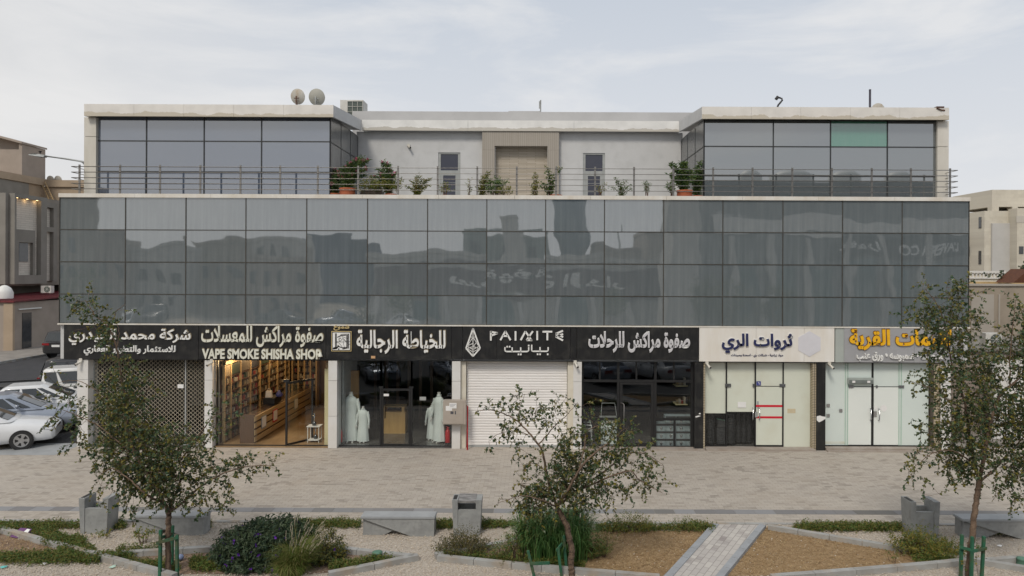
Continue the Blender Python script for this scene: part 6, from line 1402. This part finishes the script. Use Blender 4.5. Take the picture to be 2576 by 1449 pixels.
        for u in ([a_*.72, c_*.86] if kind != 'pickup' else [a_*.5, .62]): x, y, z = P(u, 0, s); g.box(x-.10, x+.10, min(y,y+s*.045), max(y,y+s*.045), z-.06, z-.03)
        g.build('door_handle', m_chrome if kind != 'pickup' else m_black2, t)
        x, w, zb, zt = K['st'][-2]; x2, w2, zb2, zt2 = K['st'][-3]; g = MB()
        g.add([(x2-.05,s*(w2+.008),zt2-.17),(x+.01,s*(w+.012),zt-.14),(x+.06,s*(w*.62),zt-.10),(x+.012,s*(w*.60),zt-.022),(x-.02,s*(w*.95),zt-.04),(x2-.05,s*(w2*.985),zt2-.075)], [(0,1,2,3,4,5) if s > 0 else (5,4,3,2,1,0)]); g.build('headlight', m_headlamp, t)
        x, w, zb, zt = K['st'][0]; x2, w2 = K['st'][1][:2]; g = MB(); g.box(x-.02, x2+.04, min(s*w*.55,s*w2*.985), max(s*w*.55,s*w2*.985), zt-.20, zt-.06); g.build('taillight', m_taillamp, t, bevel=.01)
    x, w, zb, zt = K['st'][-2]; g = MB(); g.box(x+.02, x+.085, -w*.5, w*.5, zb+.10, zb+.20); g.box(x+.03, x+.092, -w*.42, w*.42, zt-.16, zt-.09); g.build('grille', m_black2, t)
    x = K['st'][0][0]; g = MB(); g.box(x-.03, x+.01, -.26, .26, .62 if kind == 'sedan' else .82, .74 if kind == 'sedan' else .96); g.build('licence_plate', m_paper, t)
    g = MB(); g.box(x-.03, x+.05, -.78, .78, .40, .52); g.build('bumper', m_black2 if kind != 'sedan' else pt, t, bevel=.02)
    if kind == 'pickup':
        g = MB(); g.box(-2.5, -.82, -.76, .76, 1.085, 1.109); g.build('load_bed', m_black2, t); g = MB(); g.box(-2.6,-.8,-.93,-.80,1.10,1.16); g.box(-2.6,-.8,.80,.93,1.10,1.16); g.box(-2.62,-2.5,-.8,.8,1.10,1.16); g.build('bed_rail', m_black2, t)
    R_ = K['wr']; w = K['st'][3][1]
    for x in K['wheels']:
        for s in (-1, 1):
            g = MB(); g.tube([(x,s*(w-.22),R_),(x,s*(w+.008),R_)], R_+.028, 26, smooth=False); g.build('wheel_arch', m_black2, t)
            g = MB(); g.tube([(x,s*(w-.2),R_),(x,s*(w-.0),R_),(x,s*(w+.022),R_)], [R_,R_,R_*.93], 26); wh = g.build('wheel', m_rubber, t)
            g = MB(); g.tube([(x,s*(w+.0),R_),(x,s*(w+.024),R_)], R_*.70, 22); rim = g.build('rim', m_rim, wh)
            g = MB()
            for k in range(5):
                a = 2*math.pi*(k+.5)/5; p = [(x+R_*.60*math.cos(a+d_)*q, s*(w+.0245), R_+R_*.60*math.sin(a+d_)*q) for d_, q in ((-.32,1),(.32,1),(.25,.45),(-.25,.45))]; g.prism(p if s < 0 else p[::-1], (0, s*.002, 0))
            g.build('rim_slot', m_black2, wh)
    return t
zr = -.012
white, silver, blue = paint('white', (.72,.73,.74)), paint('silver', (.42,.44,.47), .3), paint('bluegrey', (.30,.335,.40), .3)
car_a = make_car('sedan', white, 'white sedan nearest the front at the left edge, one wheel showing', (-18.6, 22.75, zr), R(26), 'cars parked beside the building')
car_b = make_car('sedan', blue, 'blue grey sedan second in the row behind the front white sedan', (-19.1, 24.95, zr), R(26), 'cars parked beside the building')
car_c = dup(car_a, (-19.5, 27.1, zr), R(26), 'white sedan third in the row, next to the white pickup', 'cars parked beside the building')
car_d = make_car('pickup', paint('pickup_white', (.74,.74,.72)), 'white pickup truck at the back of the parked row', (-20.3, 29.5, zr), R(25), 'cars parked beside the building')
black = paint('black', (.012,.012,.014))
car_e = make_car('suv', black, 'black suv seen from behind across the side street', (-31.6, 47.4, zr), R(91), 'cars on the side street')
dup(car_e, (-20.6, 32.6, zr), R(25), 'black vehicle roof just showing beyond the white pickup', 'cars on the side street')
t = thing('ochre_bollard', 'short ochre bollard at the left corner of the building', 'bollard', (WX(188,23,900), 23.0, 0)); x = t.location.x
MB().lathe([(.12,0),(.12,1.0),(.10,1.06),(.02,1.08)], (x-.05,24.6,0), 14).build('post', m_bollard, t)
sheet('ramp', [(-18.2,21.9),(-15.4,21.9),(-15.4,23.4),(-17.0,23.4)], .003, m_conc_top)

# ------------------------------------------------------------------ houses to the left
def on(px, py, X): Y = -X*F/(CX-px) if X < 0 else X*F/(px-CX); return Y, HC+(CY-py-(5.7 if X < 0 else -4.9))*Y/F
def house(name, label, loc, cat='house', group=None): return thing(name, label, cat, loc, group=group)
sh = house('gate_house', 'low taupe outbuilding with a maroon roof and dark door by the side street', (-41, 52, .15), 'outbuilding')
b = MB(); b.box(-47,-37,48.4,60,.1,3.55); b.build('wall', m_taupe, sh)
b = MB(); b.prism([(-47.2,48.2,3.56),(-36.8,48.2,3.56),(-36.8,60,3.9),(-47.2,60,3.9)], (0,0,.12)); rf = b.build('roof', m_redroof, sh); b = MB()
for k in range(26): b.bar((-47+.4*k,48.2,3.685), (-47+.4*k,60,4.03), .05, .04)
b.build('roof_rib', m_redroof, rf)
y0, y1 = 49.25, 50.15; MB().box(-37.02,-36.97,y0,y1,.2,2.75).build('door', m_win, sh); MB().box(-37,-36.88,y0-.4,y1+.9,3.0,3.08).build('tube_lamp', m_plastic_w, sh)
MB().box(-37.6,-36.95,48.3,48.5,.1,3.5).build('corner_pier', m_beige, sh)
b = MB()
for k in range(5): x = -43+1.1*k; b.box(x,x+.1,48.28,48.38,.2,3.1)
for z in (.2,1.2,2.1,3.05): b.box(-43,-38.5,48.29,48.37,z,z+.1)
g = b.build('glazed_gate', M('gate_frame', (.33,.36,.40),(.28,.31,.34),4,.5), sh); MB().box(-43,-38.5,48.38,48.399,.2,3.1).build('pane', m_win, g)
b = MB(); N=18; c=(-39.0,48.27,2.3); b.prism([(c[0]+.22*math.cos(2*math.pi*k/N),c[1],c[2]+.22*math.sin(2*math.pi*k/N)) for k in range(N)],(0,-.01,0)); b.build('round_notice', M('pink_notice',(.55,.2,.25),(.6,.5,.5),3,.6), sh)
vi = house('villa', 'grey villa with a stone faced bay lit by three warm downlights', (-44, 55, .15))
b = MB(); b.box(-54,-40.45,52.4,63,4.6,11.75); b.box(-54,-42.5,53.5,63,.1,4.6); b.build('wall', m_villa_in, vi)
def vx(px): return 40*F/(CX-px)
def vz(py, px): return HC+(CY-py-5.7)*vx(px)/F
b = MB(); X=-40.0; ztop, zbot = 11.75, 4.75
for a, c in ((36.5,41),(103,118)): b.box(-40.44,X,vx(a),vx(c),zbot,ztop)
b.box(-40.44,X,vx(41),vx(103),zbot,vz(692,70)); b.box(-40.44,X,vx(41),vx(103),vz(499,70)-.05,ztop); b.box(-54,-40.44,52.1,52.39,zbot,ztop)
b.box(-40.44,X-.05,vx(136),vx(145),zbot+.2,ztop-.35); b.box(-40.44,X-.05,vx(118.2),vx(136),vz(583,127),vz(571,127)); b.box(-40.44,X-.05,vx(118.2),vx(136),ztop-.75,ztop-.35); b.build('bay_frame', m_villa, vi)
b = MB(); b.box(-40.44,-40.36,vx(41)+.005,vx(103)-.005,vz(692,70),vz(499,70)-.05); b.box(-40.44,-40.36,vx(118.3),vx(135.9),zbot+.2,ztop-.8); b.build('stone_panel', m_cladding, vi)
b = MB()
for a, c in ((43,51),(87,92)): b.box(-40.35,-40.12,vx(a),vx(c),vz(692,70),vz(578,67))
b.box(-40.35,-40.12,vx(51),vx(87),vz(610,67),vz(578,67)); b.build('window_surround', m_villa, vi)
b = MB(); b.box(-40.35,-40.3,vx(52),vx(80),vz(658,67),vz(611,67)); w_ = b.build('window', m_alu, vi); MB().box(-40.299,-40.28,vx(57),vx(79.5),vz(657,67),vz(612,67)).build('pane', m_win, w_)
for px in (45,71,96):
    y = vx(px)+.05; lp = MB().tube([(-40.14,y,vz(499,70)-.06),(-40.14,y,vz(499,70)-.02)], .07, 10).build('downlight', m_lamp_warm, vi)
    ld = bpy.data.lights.new('downlight', 'POINT'); ld.energy = 1.6; ld.color = (1,.65,.3); ld.shadow_soft_size=.05; o = bpy.data.objects.new('downlight_light', ld); col.objects.link(o); o.location = (-40.16,y,vz(499,70)-.16); adopt(o, vi)
hb = house('house', 'tan flat roofed house behind the grey villa', (-50, 62, .15))
b = MB(); b.box(-62,-47.5,56,66,.1,14.0); b.box(-47.5,-36,66,76,.1,13.9); b.build('wall', m_beige, hb)
b = MB(); b.box(-62,-47.3,55.8,66.2,13.95,14.6); b.box(-47.3,-35.8,65.8,76,13.85,14.5); b.build('parapet', m_beige, hb)
b = MB(); b.box(-47.49,-47.42,56,63.9,12.0,13.9); b.build('grey_wall_band', m_villa, hb)
b = MB(); b.box(-47.5,-47.4,60.5,62.2,12.2,12.6); b.build('window', m_win, hb)
b = MB(); b.box(-62,-47.4,63,66,14.6,16.95); b.prism([(-62,63,16.95),(-47.4,63,16.95),(-47.4,63,17.45),(-51.0,63,18.45),(-58,63,17.2)][::-1] if False else [(-62,63.9,16.95),(-47.4,63.9,16.95),(-47.4,63.9,17.45),(-50.6,63.9,18.3),(-62,63.9,17.6)], (0,2.1,0)); b.build('stair_tower', m_taupe, hb)
b = MB(); b.prism([(-47.3,62.8,17.45),(-50.6,62.8,18.32),(-50.6,62.8,18.5),(-47.3,62.8,17.62)], (0,3.3,0)); b.prism([(-50.6,62.8,18.32),(-62,62.8,16.6),(-62,62.8,16.8),(-50.6,62.8,18.5)], (0,3.3,0)); b.build('gable_roof', m_taupe, hb)
b = MB(); b.box(-47.7,-47.4,63,63.9,16.95,17.45); b.build('gable_post', m_taupe, hb)
def ladder(p, q, label):
    t = thing('ladder', label, 'ladder', p); p, q = Vector(p), Vector(q); s = Vector((0,.22,0)); s = Vector((.2,0,0))
    for k in (-1,1): MB().bar(p+s*k, q+s*k, .05, .07).build('stile', m_wood_lt, t)
    for k in range(9): c = p.lerp(q, (k+.5)/9); MB().tube([c-s, c+s], .02, 6).build('rung', m_wood_lt, t)
p, q = W(129,503,65.3), W(108,457,65.6); ladder((p.x,p.y,p.z), (q.x,q.y,q.z), 'wooden ladder leaning on the parapet of the tan house')
for px, py, s, lb in ((46,440,.9,'leftmost ac unit on the tan house parapet'),(73,441,.8,'middle ac unit on the tan house parapet'),(94,446,.9,'ac unit nearest the ladder on the tan house')):
    Y = 47.9*F/(CX-px); ac_unit((-47.9, Y, 14.6), s, .6, .35, lb, 'ac units on the tan house parapet')
for px, lb in ((127,'left pale dish on the tan house roof'),(146,'right pale dish on the tan house roof')): dish(px, 452, .36, 66.5, m_dish, lb, 14.4, 'pale dishes on the tan house roof')
ac_unit((-39.0, 54.6, 4.0), .8, .6, .4, 'old ac unit on the ledge under the villa bay'); 
b = MB(); b.box(-47,-36.5,60.1,60.4,.1,5.2); tag(b.build('boundary_wall', m_villa), 'grey boundary wall between the outbuilding and villa', 'wall')
b = MB(); b.lathe([(.55,0),(.55,.45),(.40,.78),(.18,.95),(.02,1.0)], (-39.1,50.3,3.75), 18); tag(b.build('water_tank', m_plastic_w), 'white domed water tank on the outbuilding roof at the left edge', 'tank')
t = thing('street_lamp', 'grey street lamp reaching out from behind the left roof wing', 'street lamp', (WX(221,36,420), 36, 0)); x = t.location.x
top = W(219, 409, 36); MB().tube([(x,36,0),(x,36,top.z-.5),(top.x,36,top.z-.35)], [.10,.07,.06], 10).build('pole', m_alu, t)
a0, a1 = W(222,409,36), W(110,392,35.6); MB().tube([a0, a0.lerp(a1,.5)+Vector((0,0,.02)), a1], [.05,.045,.04], 8).build('arm', m_alu, t); MB().tube([W(216,420,36), W(208,408,36), W(196,404,36)], .04, 6).build('brace', m_alu, t)
h0, h1 = W(112,392.5,35.6), W(73,389,35.4); d = h0-h1
b = MB(); b.prism([h1+Vector((0,-.03,-.03)), h1+Vector((0,-.03,.02)), h1+d*.45+Vector((0,-.14,.09)), h0+Vector((-.22,-.12,.09)), h0+Vector((0,-.05,.06)), h0+Vector((0,-.05,-.06)), h0+Vector((-.22,-.12,-.08)), h1+d*.45+Vector((0,-.14,-.05))], (0,.24,0)); b.build('lamp_head', M('lamp_pale', (.45,.46,.44), (.38,.39,.38), 3, .5), t)
MB().lathe([(.03,0),(.035,.08),(.075,.09),(.075,.13)], W(101,386.5,35.5), 10).build('sensor', m_black2, t)

# ------------------------------------------------------------------ houses to the right
cv = house('villa', 'cream block villa with a roof tower and narrow windows at the right', (45, 62, 0))
X1_ = lambda px, Y: (px-CX)*Y/F
b = MB(); xl = X1_(2476,60); b.box(xl,70,60,66,0,11.4); b.box(X1_(2552,59.2),70,58.9,60,0,11.55); b.build('wall', m_cream_house, cv)
b = MB(); b.box(X1_(2496,59.8),X1_(2549,59.8),59.8,59.99,0,10.3); b.build('render_panel', M('cool_render',(.50,.49,.47),(.46,.45,.43),1,.85), cv)
b = MB(); xt = X1_(2493,60.4); b.box(xt,70,60.3,66,11.8,13.3); b.box(xt,xt+.6,60.3,60.9,11.4,11.8); b.box(X1_(2546,60.3),X1_(2560,60.3),60.3,61,11.4,11.8); b.build('roof_tower', m_cream_house, cv)
b = MB(); b.box(xl-2.2,xl,63,66,0,9.4); b.box(xl-2.2,xl,63,66,9.9,10.15); b.box(xl-.2,xl,63,63.3,9.4,9.9); b.build('side_wing', m_cream_side, cv)
b = MB(); b.box(xl-.03,xl,60.4,60.75,9.9,10.9); b.box(xl-.03,xl,60.4,60.75,6.7,7.9); b.box(xl-.2,xl-.02,62,62.3,7.5,8.3); b.build('window', m_win, cv)
b = MB(); b.box(X1_(2563,58.9),X1_(2574,58.9),58.86,58.9,7.6,8.25); b.build('window', m_win, cv)
b = MB(); b.box(X1_(2556,58.9),70,58.87,58.9,10.3,10.9); b.build('recess_band', m_cream_side, cv)
ch_ = house('house', 'low white house with a moulded cornice behind the ochre wall', (33, 48, 0)); b = MB(); b.box(24,X1_(2525,48),48,54,0,5.9); b.build('wall', m_cream, ch_)
b = MB(); b.box(24,X1_(2526,48),47.85,48,5.95,6.1); b.box(24,X1_(2525,48),47.9,48,5.55,5.65)
for k in range(40): b.box(24.2+.25*k, 24.3+.25*k, 47.92, 48, 5.65, 5.95) if 24.3+.25*k < X1_(2525,48) else None
b.build('cornice', m_pillar, ch_); b = MB(); b.box(X1_(2461,48),X1_(2471,48),47.96,48,4.9,5.25); b.build('window', m_win, ch_)
b = MB(); b.box(X1_(2525,50),60,50,50.3,0,5.75); tag(b.build('garden_wall', m_cream), 'plain cream garden wall below the cream villa', 'wall')
b = MB(); b.box(20,60,40,40.3,0,5.45); tag(b.build('ochre_wall', m_ochre), 'ochre painted wall running behind the tan wall', 'wall')
tw = house('house', 'patched tan rendered house wall at the right edge', (25, 31, 0)); b = MB(); b.box(17.5,45,31,37,0,5.38); b.build('wall', m_tan, tw)
b = MB(); b.box(X1_(2446,30.9),X1_(2503,30.9),30.96,31,3.0,5.0); b.box(X1_(2515,30.9),X1_(2519,30.9),30.97,31,2.9,5.0); b.build('patch', m_tan_lt, tw)
b = MB(); b.box(17.4,45,30.93,31.3,5.38,5.46); b.build('coping', m_tan_lt, tw)
an = house('annex', 'low dark edged annex under the tan wall with an ac unit on top', (18, 26, 0), 'outbuilding'); b = MB(); b.box(15.0,30,26,31,0,3.0); b.build('wall', m_taupe, an); MB().box(14.9,30,25.85,31,3.0,3.12).build('roof_slab', m_villa, an)
x = X1_(2494,26.6); ac_unit((x,26.6,3.12), .62, .52, .35, 'beige ac unit standing on the annex roof at the right')
b = MB(); b.box(X1_(2500,24.6),24,24.6,24.8,0,2.9); tag(b.build('white_wall', m_pillar), 'white wall panel behind the right street tree', 'wall')
shrub('roof_shrub', 'dark shrubs growing along the ochre wall', 39.6, [(2500,700,10,5,1.0),(2520,698,14,6,1.0),(2545,701,10,4,.8)], 71, m_leaf_b, 26, .16, .09, zb=5.3, L=(.2,.4), stems=False)
tree('garden_tree', 'dark round garden tree at the far right edge', 43, (2580,760), [([(2580,760),(2580,720),(2578,700)], .12,.10), ([(2578,705),(2572,685),(2568,670)], .07,.03), ([(2578,705),(2590,685),(2596,670)], .07,.03)], [(2578,680,16,22,1.0),(2590,670,14,20,1.0),(2570,695,10,8,.7)], 72, 30, None, m_leaf_b, .14)
b = MB(); b.prism([(X1_(2549,38),38,5.42),(X1_(2590,38),38,6.2),(X1_(2620,38),38,5.42)], (0,1.5,0)); tag(b.build('awning', m_rust), 'brown tent shaped awning over the ochre wall', 'awning')

# ------------------------------------------------------------------ across the street: what the mirror front and shop windows reflect
YO = -30.0
def rx(px, Y=YO): return (px-CX)*(2*D-Y)/F
def rz2(py, Y=YO): return HC+(CY-py)*(2*D-Y)/F
def block(label, px0, px1, py, Y, depth, mat, wins=0, seed=0, extra=None, rows=2):
    x0, x1, zt = rx(px0, Y), rx(px1, Y), rz2(py, Y); t = thing('street_building', label, 'building', ((x0+x1)/2, Y, 0), group='buildings across the street')
    b = MB(); b.box(x0, x1, Y-depth, Y, -.1, zt); b.build('wall', mat, t)
    b = MB(); b.box(x0-.1, x1+.1, Y-depth, Y+.12, zt-.35, zt+.15); b.build('parapet', mat, t); r = random.Random(seed)
    for k in range(wins):
        for j in range(rows):
            w = (x1-x0)/max(1,wins); x = x0+w*(k+.5); z = 1.2+j*3.3
            if z+1.5 < zt-.5: MB().box(x-w*.2, x+w*.2, Y+.005, Y+.06, z, z+1.5).build('window', m_win, t)
    if extra: extra(t, x0, x1, zt)
    return t
m_pale = M('pale_render', (.50,.48,.45), (.44,.42,.39), 1, .85); m_mar = M('maroon_sign', (.075,.028,.030), (.055,.02,.022), 2, .5); m_teal = M('teal_glass_front', (.10,.16,.17), (.07,.12,.13), .6, .1); m_navyb = M('navy_hoarding', (.04,.055,.11), (.03,.045,.09), .5, .7)
def signtext(s, px0, px1, py0, py1, Y, mat, t): lettering(s, rx(px0,Y), rx(px1,Y), rz2(py1,Y), rz2(py0,Y), Y, .06, mat, t, 'lettering', .03, face=1)
block('tall tan block reflected at the left end of the glass front', 60, 206, 470, -26, 2.5, m_tan, 3, 1, rows=3)
block('tan house reflected in the second row of glass at left', 208, 318, 592, -34, 4, m_taupe, 3, 2)
block('plain pale house reflected left of centre', 335, 465, 612, -36, 4, m_pale, 3, 3)
block('pale house with roof rooms reflected above the parked pickups', 470, 612, 596, -40, 4, m_tan, 4, 4)
block('taupe house with deep eaves reflected over the dark suv', 618, 768, 640, -31, 4, m_taupe, 4, 5)
block('pale upper house behind the deep eaves, reflected', 622, 745, 598, -48, 10, m_pale, 4, 6, rows=3)
block('navy hoarding block reflected right of the eaves house', 776, 882, 600, -70, 4, m_navyb)
block('low navy roof reflected by the gap', 884, 930, 622, -75, 8, m_navyb)
def ms(t, x0, x1, zt):
    MB().box(rx(930), rx(1665), YO+.12, YO+.32, rz2(742), rz2(668)).build('sign_band', m_mar, t)
    lettering('سقيفة الدار', rx(1126), rx(1582), rz2(726), rz2(682), YO+.325, .06, m_letter, t, 'lettering', .03, face=1)
    for k in range(8):
        xa = rx(935+k*92); MB().box(xa, xa+.5, YO+.13, YO+.4, 0, rz2(744)).build('pier', m_pillar, t)
    for k in range(7): MB().box(rx(945+k*92), rx(1015+k*92), YO+.01, YO+.1, .2, rz2(748)).build('shop_window', m_teal if k % 2 else m_pale, t)
block('long shop building with a maroon sign reflected in the middle', 925, 1670, 645, YO, 4, m_pale, 0, 7, ms)
block('grey green block on the roofline reflected in the middle', 1160, 1372, 590, -46, 10, M('grey_green', (.22,.25,.23), (.18,.21,.19), 1, .8), 3, 8, rows=3)
block('wind tower reflected in the top row of glass', 1258, 1314, 550, -45, 4, m_pale)
b = MB(); x = (rx(1388,-52)+rx(1482,-52))/2; b.lathe([(1.6,0),(1.6,8.5),(2.6,10.5),(2.75,16.5),(2.2,17.5),(.2,18.2)], (x,-54,0), 20); tag(b.build('water_tower', M('blue_grey', (.22,.26,.30), (.18,.22,.26), 1, .7)), 'round blue grey water tower reflected in the top row', 'tower')
block('dark roof sheds reflected right of the water tower', 1490, 1655, 612, -48, 10, m_taupe, 3, 9)
block('peaked house reflected before the tall right block', 1625, 1705, 575, -44, 8, m_taupe)
def rb(t, x0, x1, zt):
    Y = -22; MB().box(rx(1800,Y), rx(2440,Y), Y+.12, Y+.3, rz2(585,Y), rz2(548,Y)).build('ledge', m_pillar, t)
    MB().box(rx(2090,Y), rx(2425,Y), Y+.12, Y+.4, rz2(652,Y), rz2(596,Y)).build('sign_band', m_black2, t)
    lettering("L'AVERA CO", rx(2262,Y), rx(2412,Y), rz2(642,Y), rz2(614,Y), Y+.405, .06, m_letter, t, 'lettering', .03, face=1)
    lettering('لافيرا', rx(2105,Y), rx(2215,Y), rz2(642,Y), rz2(616,Y), Y+.405, .06, m_letter, t, 'lettering', .03, face=1)
    lettering('شركة الدار والتمكن', rx(1795,Y), rx(1880,Y), rz2(560,Y), rz2(538,Y), Y+.02, .05, m_letter, t, 'lettering', .03, face=1)
    for k in range(6): MB().box(rx(1835+k*98,Y), rx(1905+k*98,Y), Y+.01, Y+.1, .2, rz2(664,Y)).build('shop_window', m_teal, t)
    for k in range(6): MB().box(rx(1830+k*98,Y), rx(1835+k*98,Y)+.4, Y+.11, Y+.5, 0, rz2(590,Y)).build('pier', m_pale, t)
block('tall grey commercial block with a black cafe sign reflected at the right', 1690, 2520, 452, -22, 5, M('commercial_grey', (.20,.205,.205), (.16,.165,.165), .6, .6), 0, 10, rb)
block('pale stair core of the commercial block reflected at right', 1680, 1760, 425, -21.4, 4, m_pale)
for k, (px, w_) in enumerate(((1905,1.2),(2010,2.2),(2150,1.6),(2290,1.3))): x = rx(px,-24); z = rz2(452,-22)+.1; tag(MB().lathe([(w_,z),(w_,z+1.0),(w_*.6,z+1.5),(.1,z+1.6)], (x,-24.5,0), 14).build('roof_tank', m_plastic_w), ('small','wide','squat','narrow')[k]+' water tank on the commercial block roof, reflected in the right wing', 'tank', 'roof tanks across the street')
# a mast, trees and parked cars on that side
b = MB(); b.tube([(rx(1555,-80),-80,0),(rx(1555,-80),-80,15)], [.35,.12], 6); tag(b.build('radio_mast', m_alu), 'thin radio mast reflected over the roofline', 'mast')
rr = random.Random(5)
def far_tree(x, y, h, seed, label):
    r = random.Random(seed); t = thing('reflected_tree', label, 'tree', (x, y, 0), group='trees across the street'); b = MB(); b.tube([(x,y,0),(x+.1,y,h*.45),(x,y,h*.8)], [.12,.09,.03], 6); b.build('trunk', m_bark, t); b = MB()
    for k in range(420):
        v = rv(r); p = Vector((x,y,h*.66))+Vector((v.x*h*.34, v.y*h*.34, v.z*h*.33)); 
        for j in range(4): leaf(b, p+rv(r)*.12, rv(r), rv(r), .16, .12, r)
    b.build('crown', m_leaf, t); return t
for i, (px, y, h, lb) in enumerate(((205,-14,6.2,'leafy tree reflected at the far left of the glass'),(1000,-20,4.8,'leafy tree reflected left of the maroon sign'),(1545,-21,4.6,'small bare stemmed tree reflected right of centre'),(1790,-15,5.6,'tree reflected in front of the commercial block'),(1960,-14,5.2,'tree reflected by the big shop windows'),(2320,-14,5.4,'tree reflected under the cafe sign'))): far_tree(rx(px,y), y, h, 100+i, lb)
CG = 'cars across the street'
dup(car_d, (rx(430,-36), -27.5, zr), R(60), 'white pickup across the street, reflected at left', CG); dup(car_e, (rx(500,-36), -27, zr), R(70), 'dark suv across the street, reflected at left', CG)
dup(car_e, (rx(700,-26), -26, zr), R(10), 'black suv across the street, reflected below the eaves house', CG); dup(car_b, (rx(860,-24), -24, zr), R(150), 'blue sedan across the street, reflected left of centre', CG)
dup(car_a, (rx(1000,-22), -24, zr), R(35), 'white sedan across the street, reflected near the maroon sign', CG)
NG = 'cars on the street in front of the shops'
for i, (x, y, a, src, lb) in enumerate(((-8.6,8.6,68,car_b,'blue grey sedan on the near street below the camera, left of centre'),(-4.4,8.7,64,car_b,'blue grey sedan on the near street below the camera, at centre'),(3.4,8.7,-115,car_b,'blue grey sedan on the near street, in front of the camping shop'),(6.6,8.4,-118,car_a,'white sedan on the near street, in front of the camping shop'),(10.3,8.6,65,car_a,'white sedan on the near street, in front of the irrigation shop'),(14.2,8.5,68,car_c,'white sedan on the near street, farthest right'))):
    dup(src, (x, y, zr), R(a), lb, NG)
for o in LOCALS:
    if '_local' in o: del o['_local']
for o in bpy.data.objects:
    if '_local' in o: del o['_local']
